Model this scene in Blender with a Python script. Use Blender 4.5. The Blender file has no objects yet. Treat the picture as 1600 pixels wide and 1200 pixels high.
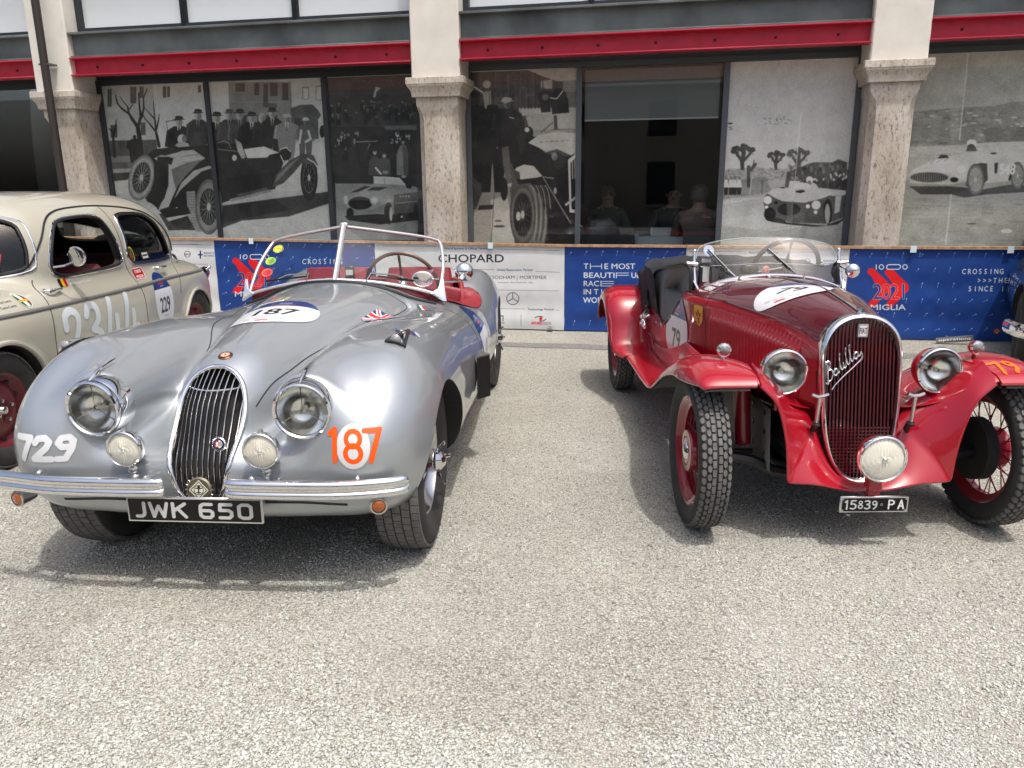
import bpy, bmesh, math, random
import numpy as np
from mathutils import Vector, Matrix
from mathutils.bvhtree import BVHTree

# ------------------------------------------------------------------ camera, sky, sun, exposure
SC = bpy.context.scene
COL = SC.collection
R = math.radians
CAM_H, CAM_PITCH, CAM_ROLL, CAM_F = 1.377, R(14.2866), R(-0.5446), 1202.0 / 1600.0
_f = Vector((0, math.cos(CAM_PITCH), -math.sin(CAM_PITCH)))
_r = Vector((1, 0, 0)); _u = _r.cross(_f)
CR = math.cos(CAM_ROLL) * _r + math.sin(CAM_ROLL) * _u
CU = -math.sin(CAM_ROLL) * _r + math.cos(CAM_ROLL) * _u
cam_data = bpy.data.cameras.new('camera')
cam_data.sensor_width = 36.0
cam_data.lens = 36.0 * CAM_F
cam_data.clip_start = 0.05
cam_data.clip_end = 600.0
cam = bpy.data.objects.new('camera', cam_data)
COL.objects.link(cam)
cam.matrix_world = Matrix(((CR.x, CU.x, -_f.x, 0), (CR.y, CU.y, -_f.y, 0), (CR.z, CU.z, -_f.z, CAM_H), (0, 0, 0, 1)))
SC.camera = cam

SUN_DIR = Vector((0.18, -0.32, 1.0)).normalized()          # towards the sun
SUN_EL = math.asin(SUN_DIR.z)
SUN_AZ = math.atan2(SUN_DIR.x, SUN_DIR.y)                  # from +Y clockwise
world = bpy.data.worlds.new('World')
SC.world = world
world.use_nodes = True
wn, wl = world.node_tree.nodes, world.node_tree.links
wn.clear()
sky = wn.new('ShaderNodeTexSky'); sky.sky_type = 'NISHITA'; sky.sun_disc = False
sky.sun_elevation = SUN_EL; sky.sun_rotation = SUN_AZ
sky.altitude = 100; sky.air_density = 1.0; sky.dust_density = 8.0; sky.ozone_density = 2.0
bg = wn.new('ShaderNodeBackground'); bg.inputs['Strength'].default_value = 0.15
wo = wn.new('ShaderNodeOutputWorld')
wl.new(sky.outputs[0], bg.inputs[0]); wl.new(bg.outputs[0], wo.inputs[0])
sun_data = bpy.data.lights.new('sun', 'SUN')
sun_data.energy = 2.1; sun_data.angle = R(1.5); sun_data.color = (1.0, 0.975, 0.935)
sun = bpy.data.objects.new('sun', sun_data)
COL.objects.link(sun)
sun.location = (6, -10, 24)
sun.rotation_euler = SUN_DIR.to_track_quat('Z', 'Y').to_euler()
SC.view_settings.view_transform = 'Standard'
SC.view_settings.look = 'None'
SC.view_settings.exposure = 0.42
SC.view_settings.gamma = 1.0
SC.view_settings.use_curve_mapping = False
SC.cycles.max_bounces = 10
SC.cycles.transparent_max_bounces = 16
SC.cycles.caustics_reflective = False
SC.cycles.caustics_refractive = False

rng = np.random.default_rng(7)
random.seed(7)
PI = math.pi

# ------------------------------------------------------------------ materials
MATS = {}
def lk(nt, a, b): nt.links.new(a, b)
def mat(name, base=(.5, .5, .5), rough=.5, metal=0., coat=0., coat_rough=.03, spec=.5, emis=None, bump=None, var=None, sheen=0., ior=1.5):
    """Principled material; var=(scale, amount, detail) mottles the colour, bump=(scale, strength, distance) adds fine relief."""
    if name in MATS: return MATS[name]
    m = bpy.data.materials.new(name); m.use_nodes = True
    nt = m.node_tree; b = nt.nodes['Principled BSDF']
    b.inputs['Base Color'].default_value = (*base, 1)
    b.inputs['Roughness'].default_value = rough
    b.inputs['Metallic'].default_value = metal
    b.inputs['Specular IOR Level'].default_value = spec
    b.inputs['IOR'].default_value = ior
    b.inputs['Coat Weight'].default_value = coat
    b.inputs['Coat Roughness'].default_value = coat_rough
    b.inputs['Sheen Weight'].default_value = sheen
    tc = nt.nodes.new('ShaderNodeTexCoord')
    if var:
        n = nt.nodes.new('ShaderNodeTexNoise'); n.inputs['Scale'].default_value = var[0]
        n.inputs['Detail'].default_value = var[2] if len(var) > 2 else 4
        lk(nt, tc.outputs['Object'], n.inputs['Vector'])
        rp = nt.nodes.new('ShaderNodeValToRGB')
        rp.color_ramp.elements[0].position = .3; rp.color_ramp.elements[1].position = .7
        a = var[1]
        rp.color_ramp.elements[0].color = (*[max(0, c * (1 - a)) for c in base], 1)
        rp.color_ramp.elements[1].color = (*[min(1, c * (1 + a)) for c in base], 1)
        lk(nt, n.outputs['Fac'], rp.inputs[0]); lk(nt, rp.outputs[0], b.inputs['Base Color'])
    if bump:
        n = nt.nodes.new('ShaderNodeTexNoise'); n.inputs['Scale'].default_value = bump[0]; n.inputs['Detail'].default_value = 5
        lk(nt, tc.outputs['Object'], n.inputs['Vector'])
        bp = nt.nodes.new('ShaderNodeBump'); bp.inputs['Strength'].default_value = bump[1]; bp.inputs['Distance'].default_value = bump[2]
        lk(nt, n.outputs['Fac'], bp.inputs['Height']); lk(nt, bp.outputs[0], b.inputs['Normal'])
    if emis:
        b.inputs['Emission Color'].default_value = (*emis[0], 1); b.inputs['Emission Strength'].default_value = emis[1]
    MATS[name] = m
    return m

def glass_mat(name, tint=(1, 1, 1), ior=1.5, rough=0.0, fac_mul=1.6):
    """Thin window glass: sees through, mirrors by Fresnel."""
    if name in MATS: return MATS[name]
    m = bpy.data.materials.new(name); m.use_nodes = True
    nt = m.node_tree; nt.nodes.clear()
    o = nt.nodes.new('ShaderNodeOutputMaterial'); t = nt.nodes.new('ShaderNodeBsdfTransparent'); t.inputs[0].default_value = (*tint, 1)
    g = nt.nodes.new('ShaderNodeBsdfGlossy'); g.inputs['Roughness'].default_value = rough
    fr = nt.nodes.new('ShaderNodeFresnel'); fr.inputs['IOR'].default_value = ior
    mu = nt.nodes.new('ShaderNodeMath'); mu.operation = 'MULTIPLY'; mu.use_clamp = True; mu.inputs[1].default_value = fac_mul
    mx = nt.nodes.new('ShaderNodeMixShader')
    lk(nt, fr.outputs[0], mu.inputs[0]); lk(nt, mu.outputs[0], mx.inputs[0])
    lk(nt, t.outputs[0], mx.inputs[1]); lk(nt, g.outputs[0], mx.inputs[2]); lk(nt, mx.outputs[0], o.inputs[0])
    MATS[name] = m
    return m

def print_mat(name, img, rough=.5, alpha=False, coat=0., spec=.4, metal=0.):
    m = bpy.data.materials.new(name); m.use_nodes = True
    nt = m.node_tree; b = nt.nodes['Principled BSDF']
    t = nt.nodes.new('ShaderNodeTexImage'); t.image = img; t.extension = 'EXTEND'
    lk(nt, t.outputs[0], b.inputs['Base Color'])
    if alpha: lk(nt, t.outputs[1], b.inputs['Alpha'])
    b.inputs['Roughness'].default_value = rough; b.inputs['Coat Weight'].default_value = coat
    b.inputs['Coat Roughness'].default_value = .04
    b.inputs['Specular IOR Level'].default_value = spec
    b.inputs['Metallic'].default_value = metal
    return m

# ------------------------------------------------------------------ objects
def thing(name, label, cat, loc=(0, 0, 0), rotz=0, group=None):
    o = bpy.data.objects.new(name, None); COL.objects.link(o)
    o.empty_display_size = .1
    o.location = loc; o.rotation_euler = (0, 0, rotz)
    o['label'] = label; o['category'] = cat
    if group: o['group'] = group
    return o
def hub(name, parent, loc=(0, 0, 0), rot=(0, 0, 0)):
    o = bpy.data.objects.new(name, None); COL.objects.link(o); o.empty_display_size = .05
    o.parent = parent; o.location = loc; o.rotation_euler = rot
    return o
def tag(o, label=None, cat=None, group=None, kind=None):
    if label: o['label'] = label
    if cat: o['category'] = cat
    if group: o['group'] = group
    if kind: o['kind'] = kind
    return o
def copy_tree(o, parent=None):
    c = o.copy(); COL.objects.link(c)
    if parent: c.parent = parent
    for ch in list(o.children): copy_tree(ch, c)
    return c
def add_mesh(name, me, parent=None, loc=None, rot=None):
    o = bpy.data.objects.new(name, me); COL.objects.link(o)
    if parent: o.parent = parent
    if loc is not None: o.location = loc
    if rot is not None: o.rotation_euler = rot
    return o

def V(*a): return np.array(a, float)
def nrm(v): v = np.asarray(v, float); return v / (np.linalg.norm(v) + 1e-12)

class MB:
    """Collects shapes, then links them as one mesh object."""
    def __init__(s): s.v = []; s.f = []; s.mi = []; s.m = 0; s.n = 0
    def add(s, verts, faces):
        s.v.append(np.asarray(verts, float).reshape(-1, 3)); n = s.n
        s.f += [tuple(int(i) + n for i in f) for f in faces]; s.mi += [s.m] * len(faces)
        s.n += len(s.v[-1]); return s
    def box(s, c, size, rot=None, b=0.):
        """Box; with b the vertical and horizontal edges are chamfered."""
        hx, hy, hz = [a / 2 for a in size]
        if b <= 0:
            P = np.array([(x, y, z) for x in (-hx, hx) for y in (-hy, hy) for z in (-hz, hz)])
            F = [(0, 1, 3, 2), (4, 6, 7, 5), (0, 4, 5, 1), (2, 3, 7, 6), (0, 2, 6, 4), (1, 5, 7, 3)]
        else:
            b = min(b, hx * .95, hy * .95, hz * .95)
            P = []; idx = {}
            for x in (-1, 1):
                for y in (-1, 1):
                    for z in (-1, 1):
                        idx[(x, y, z)] = len(P)
                        P += [(x * hx, y * (hy - b), z * (hz - b)), (x * (hx - b), y * hy, z * (hz - b)), (x * (hx - b), y * (hy - b), z * hz)]
            P = np.array(P); F = []
            g = lambda x, y, z, k: idx[(x, y, z)] + k
            for x in (-1, 1): F.append([g(x, -1, -1, 0), g(x, 1, -1, 0), g(x, 1, 1, 0), g(x, -1, 1, 0)][::x])
            for y in (-1, 1): F.append([g(-1, y, -1, 1), g(-1, y, 1, 1), g(1, y, 1, 1), g(1, y, -1, 1)][::y])
            for z in (-1, 1): F.append([g(-1, -1, z, 2), g(1, -1, z, 2), g(1, 1, z, 2), g(-1, 1, z, 2)][::z])
            for p in (-1, 1):
                for q in (-1, 1):
                    F.append([g(p, q, -1, 0), g(p, q, -1, 1), g(p, q, 1, 1), g(p, q, 1, 0)][::p * q])
                    F.append([g(p, -1, q, 2), g(p, -1, q, 0), g(p, 1, q, 0), g(p, 1, q, 2)][::p * q])
                    F.append([g(-1, p, q, 1), g(-1, p, q, 2), g(1, p, q, 2), g(1, p, q, 1)][::p * q])
                    for z in (-1, 1): F.append([g(p, q, z, 0), g(p, q, z, 1), g(p, q, z, 2)][::p * q * z])
        if rot is not None: P = P @ np.asarray(rot).T
        return s.add(P + np.asarray(c, float), F)
    def grid(s, P, cu=False, cv=False, flip=False):
        P = np.asarray(P, float); a, b = P.shape[:2]; F = []
        for i in range(a if cu else a - 1):
            for j in range(b if cv else b - 1):
                i2, j2 = (i + 1) % a, (j + 1) % b
                q = (i * b + j, i2 * b + j, i2 * b + j2, i * b + j2)
                F.append(q[::-1] if flip else q)
        return s.add(P.reshape(-1, 3), F)
    def tube(s, path, r, n=8, closed=False, cap=True, ry=None, up=None):
        """Round (or, with ry, oval) tube along a path; r may vary per point."""
        P = np.asarray(path, float); N = len(P)
        rr = np.broadcast_to(np.asarray(r, float), (N,)); r2 = rr if ry is None else np.broadcast_to(np.asarray(ry, float), (N,))
        T = np.zeros_like(P)
        for i in range(N):
            a, b = (P[(i - 1) % N], P[(i + 1) % N]) if closed else (P[max(i - 1, 0)], P[min(i + 1, N - 1)])
            T[i] = nrm(b - a)
        u0 = np.asarray(up, float) if up is not None else (V(0, 0, 1) if abs(T[0][2]) < .9 else V(1, 0, 0))
        rings = []; u = nrm(u0 - T[0] * (u0 @ T[0]))
        t = np.arange(n) * 2 * PI / n
        for i in range(N):
            if up is not None: u = np.asarray(up, float)
            u = nrm(u - T[i] * (u @ T[i])); w = np.cross(T[i], u)
            rings.append(P[i] + np.outer(np.cos(t) * rr[i], u) + np.outer(np.sin(t) * r2[i], w))
        base = s.n; s.grid(np.array(rings), cu=closed, cv=True)
        if cap and not closed:
            s.f += [tuple(base + i for i in range(n)), tuple(base + (N - 1) * n + i for i in range(n))[::-1]]; s.mi += [s.m] * 2
        return s
    def lathe(s, prof, o=(0, 0, 0), ax=(0, 0, 1), n=32, closed=False, a0=0., a1=2 * PI, squash=(1, 1)):
        """prof: (radius, height) pairs turned about axis ax through o."""
        ax = nrm(ax); e = V(1, 0, 0) if abs(ax[0]) < .9 else V(0, 1, 0)
        e = nrm(e - ax * (e @ ax)); w = np.cross(ax, e)
        full = abs(a1 - a0 - 2 * PI) < 1e-6
        t = a0 + (a1 - a0) * (np.arange(n) / (n if full else n - 1))
        P = np.array([[np.asarray(o) + ax * h + e * (r * math.cos(a) * squash[0]) + w * (r * math.sin(a) * squash[1]) for a in t] for r, h in prof])
        return s.grid(P, cu=closed, cv=full, flip=False)
    def prism(s, poly, h, flip=False):
        """Polygon (3-D points) pushed along h."""
        P = np.asarray(poly, float); n = len(P); h = np.asarray(h, float)
        F = [tuple(range(n))[::-1], tuple(range(n, 2 * n))] + [(i, (i + 1) % n, n + (i + 1) % n, n + i) for i in range(n)]
        if flip: F = [f[::-1] for f in F]
        return s.add(np.vstack([P, P + h]), F)
    def ball(s, c, r, n=16, m=10, squash=(1, 1, 1)):
        P = [[np.asarray(c) + V(math.cos(a) * math.sin(b), math.sin(a) * math.sin(b), math.cos(b)) * r * np.asarray(squash) for a in np.arange(n) * 2 * PI / n] for b in np.linspace(1e-3, PI - 1e-3, m)]
        return s.grid(np.array(P), cv=True, flip=True)
    def sheet(s, P, th, flip=False):
        """Thin curved sheet of thickness th from a grid of points (normals by cross product)."""
        P = np.asarray(P, float); a, b = P.shape[:2]
        du = np.gradient(P, axis=0); dv = np.gradient(P, axis=1)
        N = np.cross(du, dv); N /= (np.linalg.norm(N, axis=2, keepdims=True) + 1e-9)
        if flip: N = -N
        Q = P - N * th
        base = s.n
        s.grid(P, flip=flip); s.grid(Q, flip=not flip)
        o = base + a * b; ring = [i * b for i in range(a)] + [(a - 1) * b + j for j in range(1, b)] + [i * b + b - 1 for i in range(a - 2, -1, -1)] + [j for j in range(b - 2, 0, -1)]
        for k in range(len(ring)):
            i, j = ring[k], ring[(k + 1) % len(ring)]
            q = (base + i, o + i, o + j, base + j) if flip else (base + j, o + j, o + i, base + i)
            s.f.append(q); s.mi.append(s.m)
        return s
    def mesh(s, name, mats, smooth=True, sharp=38., fix=True):
        me = bpy.data.meshes.new(name)
        v = np.vstack(s.v) if s.v else np.zeros((0, 3))
        me.from_pydata(v.tolist(), [], s.f)
        for m in (mats if isinstance(mats, (list, tuple)) else [mats]): me.materials.append(m)
        if any(s.mi): me.polygons.foreach_set('material_index', s.mi)
        if fix:
            bm = bmesh.new(); bm.from_mesh(me)
            bmesh.ops.remove_doubles(bm, verts=bm.verts, dist=1e-6)
            bmesh.ops.recalc_face_normals(bm, faces=bm.faces)
            bm.to_mesh(me); bm.free()
        if smooth:
            me.polygons.foreach_set('use_smooth', [True] * len(me.polygons))
            if sharp: me.set_sharp_from_angle(angle=R(sharp))
        me.update()
        return me
    def build(s, name, mats, parent=None, loc=None, rot=None, label=None, **k):
        o = add_mesh(name, s.mesh(name, mats, **k), parent, loc, rot)
        if label: o['label'] = label
        return o

def arc(c, r, a0, a1, n, plane='yz', x=0.):
    t = np.linspace(a0, a1, n)
    a, b = c[0] + r * np.cos(t), c[1] + r * np.sin(t)
    z = np.full(n, x)
    return np.stack({'yz': [z, a, b], 'xz': [a, z, b], 'xy': [a, b, z]}[plane], 1)
def pch(xs, ys, x):
    """Monotone cubic interpolation (xs increasing)."""
    xs, ys = np.asarray(xs, float), np.asarray(ys, float); x = np.clip(x, xs[0], xs[-1])
    h = np.diff(xs); dl = np.diff(ys) / h; d = np.zeros_like(ys)
    for i in range(1, len(xs) - 1):
        if dl[i - 1] * dl[i] > 0:
            w1, w2 = 2 * h[i] + h[i - 1], h[i] + 2 * h[i - 1]
            d[i] = (w1 + w2) / (w1 / dl[i - 1] + w2 / dl[i])
    d[0], d[-1] = dl[0], dl[-1]
    k = np.clip(np.searchsorted(xs, x) - 1, 0, len(h) - 1)
    t = (x - xs[k]) / h[k]
    return (ys[k] * (1 + 2 * t) * (1 - t) ** 2 + h[k] * d[k] * t * (1 - t) ** 2 + ys[k + 1] * t * t * (3 - 2 * t) + h[k] * d[k + 1] * t * t * (t - 1))
def crv(pts, n, closed=False):
    """Catmull-Rom curve through points."""
    P = np.asarray(pts, float); N = len(P); out = []
    segs = N if closed else N - 1
    t = np.linspace(0, segs, n, endpoint=not closed)
    for s_ in t:
        i = min(int(s_), segs - 1); u = s_ - i
        g = (lambda k: P[k % N]) if closed else (lambda k: P[min(max(k, 0), N - 1)])
        a, b, c, d = g(i - 1), g(i), g(i + 1), g(i + 2)
        out.append(.5 * ((2 * b) + (c - a) * u + (2 * a - 5 * b + 4 * c - d) * u * u + (3 * b - a - 3 * c + d) * u ** 3))
    return np.array(out)
def rotm(ax, a):
    return np.array(Matrix.Rotation(a, 3, Vector(ax)))

# ------------------------------------------------------------------ flat print: a small rasteriser
_TX = {}
def text_tris(txt, shear=0.):
    k = (txt, shear)
    if k not in _TX:
        cu = bpy.data.curves.new('lettering', 'FONT'); cu.body = txt; cu.shear = shear; cu.resolution_u = 3
        o = bpy.data.objects.new('lettering', cu); COL.objects.link(o)
        dg = bpy.context.evaluated_depsgraph_get(); e = o.evaluated_get(dg); me = e.to_mesh()
        me.calc_loop_triangles()
        v = np.array([x.co[:2] for x in me.vertices]); t = np.array([l.vertices[:] for l in me.loop_triangles])
        e.to_mesh_clear(); bpy.data.objects.remove(o); bpy.data.curves.remove(cu)
        if len(t) == 0: _TX[k] = (np.zeros((0, 3, 2)), 0.)
        else: _TX[k] = (v[t], v[:, 0].max())
    return _TX[k]

class Canvas:
    """RGBA picture in display values; M maps the author's coordinates to pixels."""
    def __init__(s, w, h, bg=(0, 0, 0, 0), M=None):
        s.w, s.h = int(w), int(h); s.a = np.zeros((s.h, s.w, 4), np.float32); s.a[:] = bg if len(bg) == 4 else (*bg, 1)
        s.M = M or (lambda p: p)
    def _blend(s, m, x0, y0, col, al):
        h, w = m.shape; reg = s.a[y0:y0 + h, x0:x0 + w]; m = (m * al)[..., None]
        c = np.array(col[:3], np.float32)
        a0 = reg[..., 3:4]; ao = m + a0 * (1 - m)
        reg[..., :3] = np.where(ao > 1e-5, (c * m + reg[..., :3] * a0 * (1 - m)) / np.maximum(ao, 1e-5), c); reg[..., 3:4] = ao
    def _box(s, P, pad=1):
        x0, y0 = np.floor(P.min(0)).astype(int) - pad; x1, y1 = np.ceil(P.max(0)).astype(int) + pad
        return max(x0, 0), max(y0, 0), min(x1, s.w), min(y1, s.h)
    def _cov(s, contours, ss=3):
        A = np.vstack(contours); x0, y0, x1, y1 = s._box(A)
        if x1 <= x0 or y1 <= y0: return None
        if (x1 - x0) * (y1 - y0) > 60000: ss = 2
        xs = x0 + (np.arange((x1 - x0) * ss) + .5) / ss; ys = y0 + (np.arange((y1 - y0) * ss) + .5) / ss
        ins = np.zeros((len(ys), len(xs)), bool)
        for P in contours:
            Q = np.roll(P, -1, 0)
            for (ax, ay), (bx, by) in zip(P, Q):
                if ay == by: continue
                lo, hi = (ay, by) if ay < by else (by, ay)
                i0, i1 = np.searchsorted(ys, lo), np.searchsorted(ys, hi)
                if i1 <= i0: continue
                yy = ys[i0:i1]; xc = ax + (yy - ay) * (bx - ax) / (by - ay)
                ins[i0:i1] ^= xs[None, :] > xc[:, None]
        m = ins.reshape(y1 - y0, ss, x1 - x0, ss).mean((1, 3)).astype(np.float32)
        return m, x0, y0
    def poly(s, pts, col, al=1., raw=False):
        c = [np.asarray(p, float) if raw else s.M(np.asarray(p, float)) for p in (pts if isinstance(pts[0][0], (list, tuple, np.ndarray)) else [pts])]
        r = s._cov(c)
        if r: s._blend(*r, col, al)
        return s
    def ell(s, c, rx, ry, col, al=1., rot=0., a0=0., a1=2 * PI, n=36, hole=None):
        t = np.linspace(a0, a1, n, endpoint=abs(a1 - a0 - 2 * PI) > 1e-3)
        def e(k): 
            x, y = rx * k * np.cos(t), ry * k * np.sin(t)
            return np.stack([c[0] + x * math.cos(rot) - y * math.sin(rot), c[1] + x * math.sin(rot) + y * math.cos(rot)], 1)
        return s.poly([e(1), e(hole)] if hole else [e(1)], col, al)
    def line(s, pts, w, col, al=1., cap=True):
        """Thick polyline with round joints; w in author units."""
        P = s.M(np.asarray(pts, float)); p0 = np.asarray(pts, float)[:1]
        k = np.linalg.norm(s.M(p0 + [[w, 0]]) - s.M(p0)) * .5 + np.linalg.norm(s.M(p0 + [[0, w]]) - s.M(p0)) * .5
        r = k / 2; x0, y0, x1, y1 = s._box(P, int(r) + 2)
        if x1 <= x0 or y1 <= y0: return s
        X, Y = np.meshgrid(np.arange(x0, x1) + .5, np.arange(y0, y1) + .5); D = np.full(X.shape, 1e9)
        for a, b in zip(P[:-1], P[1:]):
            d = b - a; L = d @ d + 1e-9
            t = ((X - a[0]) * d[0] + (Y - a[1]) * d[1]) / L
            t = np.clip(t, 0, 1)
            D = np.minimum(D, np.hypot(X - a[0] - t * d[0], Y - a[1] - t * d[1]))
        s._blend(np.clip(r - D + .5, 0, 1).astype(np.float32), x0, y0, col, al)
        return s
    def text(s, txt, x, y, size, col, al=1., align='l', shear=0., sx=1., rot=0., width=None, bold=0.):
        """size: cap height in author units; y is the baseline (author y grows downwards)."""
        T, W = text_tris(txt, shear)
        if len(T) == 0: return s
        k = size / .70; kx = k * sx
        if width: kx = width / W
        off = {'l': 0, 'c': -W * kx / 2, 'r': -W * kx}[align]
        q = np.stack([T[..., 0] * kx + off, -T[..., 1] * k], -1)
        c_, s_ = math.cos(rot), math.sin(rot)
        q = np.stack([x + q[..., 0] * c_ - q[..., 1] * s_, y + q[..., 0] * s_ + q[..., 1] * c_], -1)
        P = s.M(q.reshape(-1, 2)).reshape(-1, 3, 2)
        shifts = [(0, 0)] if not bold else [(0, 0), (bold, 0), (-bold, 0), (0, bold), (0, -bold)]
        x0, y0, x1, y1 = s._box(P.reshape(-1, 2), 2)
        if x1 <= x0 or y1 <= y0: return s
        ss = 3; m = np.zeros(((y1 - y0) * ss, (x1 - x0) * ss), bool)
        for dx, dy in shifts:
            for t in (P + [dx, dy] - [x0, y0]) * ss - .5:
                a0, b0 = np.maximum(np.floor(t.min(0)).astype(int), 0); a1, b1 = np.minimum(np.ceil(t.max(0)).astype(int) + 1, (m.shape[1], m.shape[0]))
                if a1 <= a0 or b1 <= b0: continue
                X, Y = np.meshgrid(np.arange(a0, a1), np.arange(b0, b1))
                e = [(t[(i + 1) % 3][0] - t[i][0]) * (Y - t[i][1]) - (t[(i + 1) % 3][1] - t[i][1]) * (X - t[i][0]) for i in range(3)]
                m[b0:b1, a0:a1] |= ((e[0] >= -.01) & (e[1] >= -.01) & (e[2] >= -.01)) | ((e[0] <= .01) & (e[1] <= .01) & (e[2] <= .01))
        s._blend(m.reshape(y1 - y0, ss, x1 - x0, ss).mean((1, 3)).astype(np.float32), x0, y0, col, al)
        return s
    def blur(s, n=1):
        for _ in range(n):
            for ax in (0, 1):
                s.a = (np.roll(s.a, 1, ax) + 2 * s.a + np.roll(s.a, -1, ax)) / 4
        return s
    def grain(s, amt, cells=(1,)):
        for c in cells:
            g = rng.normal(0, amt, (s.h // c + 3, s.w // c + 3)).astype(np.float32)
            if c > 1:
                yi, xi = np.arange(s.h) / c, np.arange(s.w) / c
                y0, x0 = yi.astype(int), xi.astype(int); fy, fx = (yi - y0)[:, None], (xi - x0)[None]
                fy, fx = fy * fy * (3 - 2 * fy), fx * fx * (3 - 2 * fx)
                g = (g[y0][:, x0] * (1 - fx) + g[y0][:, x0 + 1] * fx) * (1 - fy) + (g[y0 + 1][:, x0] * (1 - fx) + g[y0 + 1][:, x0 + 1] * fx) * fy
            else: g = g[:s.h, :s.w]
            s.a[..., :3] = np.clip(s.a[..., :3] + g[..., None], 0, 1)
        return s
    def image(s, name):
        im = bpy.data.images.new(name, s.w, s.h, alpha=True)
        im.pixels.foreach_set(np.ascontiguousarray(np.clip(s.a[::-1], 0, 1)).ravel())
        im.update(); im.pack()
        return im
# ------------------------------------------------------------------ the place: frame of the arcade
TH = R(11.1)
FD = V(math.cos(TH), -math.sin(TH), 0); FN = V(math.sin(TH), math.cos(TH), 0); UP = V(0, 0, 1)
CAMP = V(0, 0, CAM_H)
def px_plane(P, D):
    """Where the lines of sight through photo pixels meet the vertical plane at distance D along the facade normal: (u, z)."""
    P = np.asarray(P, float).reshape(-1, 2); f, r, u = np.array(_f), np.array(CR), np.array(CU)
    d = f + ((P[:, 0] - 800) / 1202)[:, None] * r + ((600 - P[:, 1]) / 1202)[:, None] * u
    t = D / (d @ FN); q = CAMP + d * t[:, None]
    return np.stack([q @ FD, q[:, 2]], 1)
def fp(u, z, D): return FD * u + FN * D + UP * z

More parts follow.
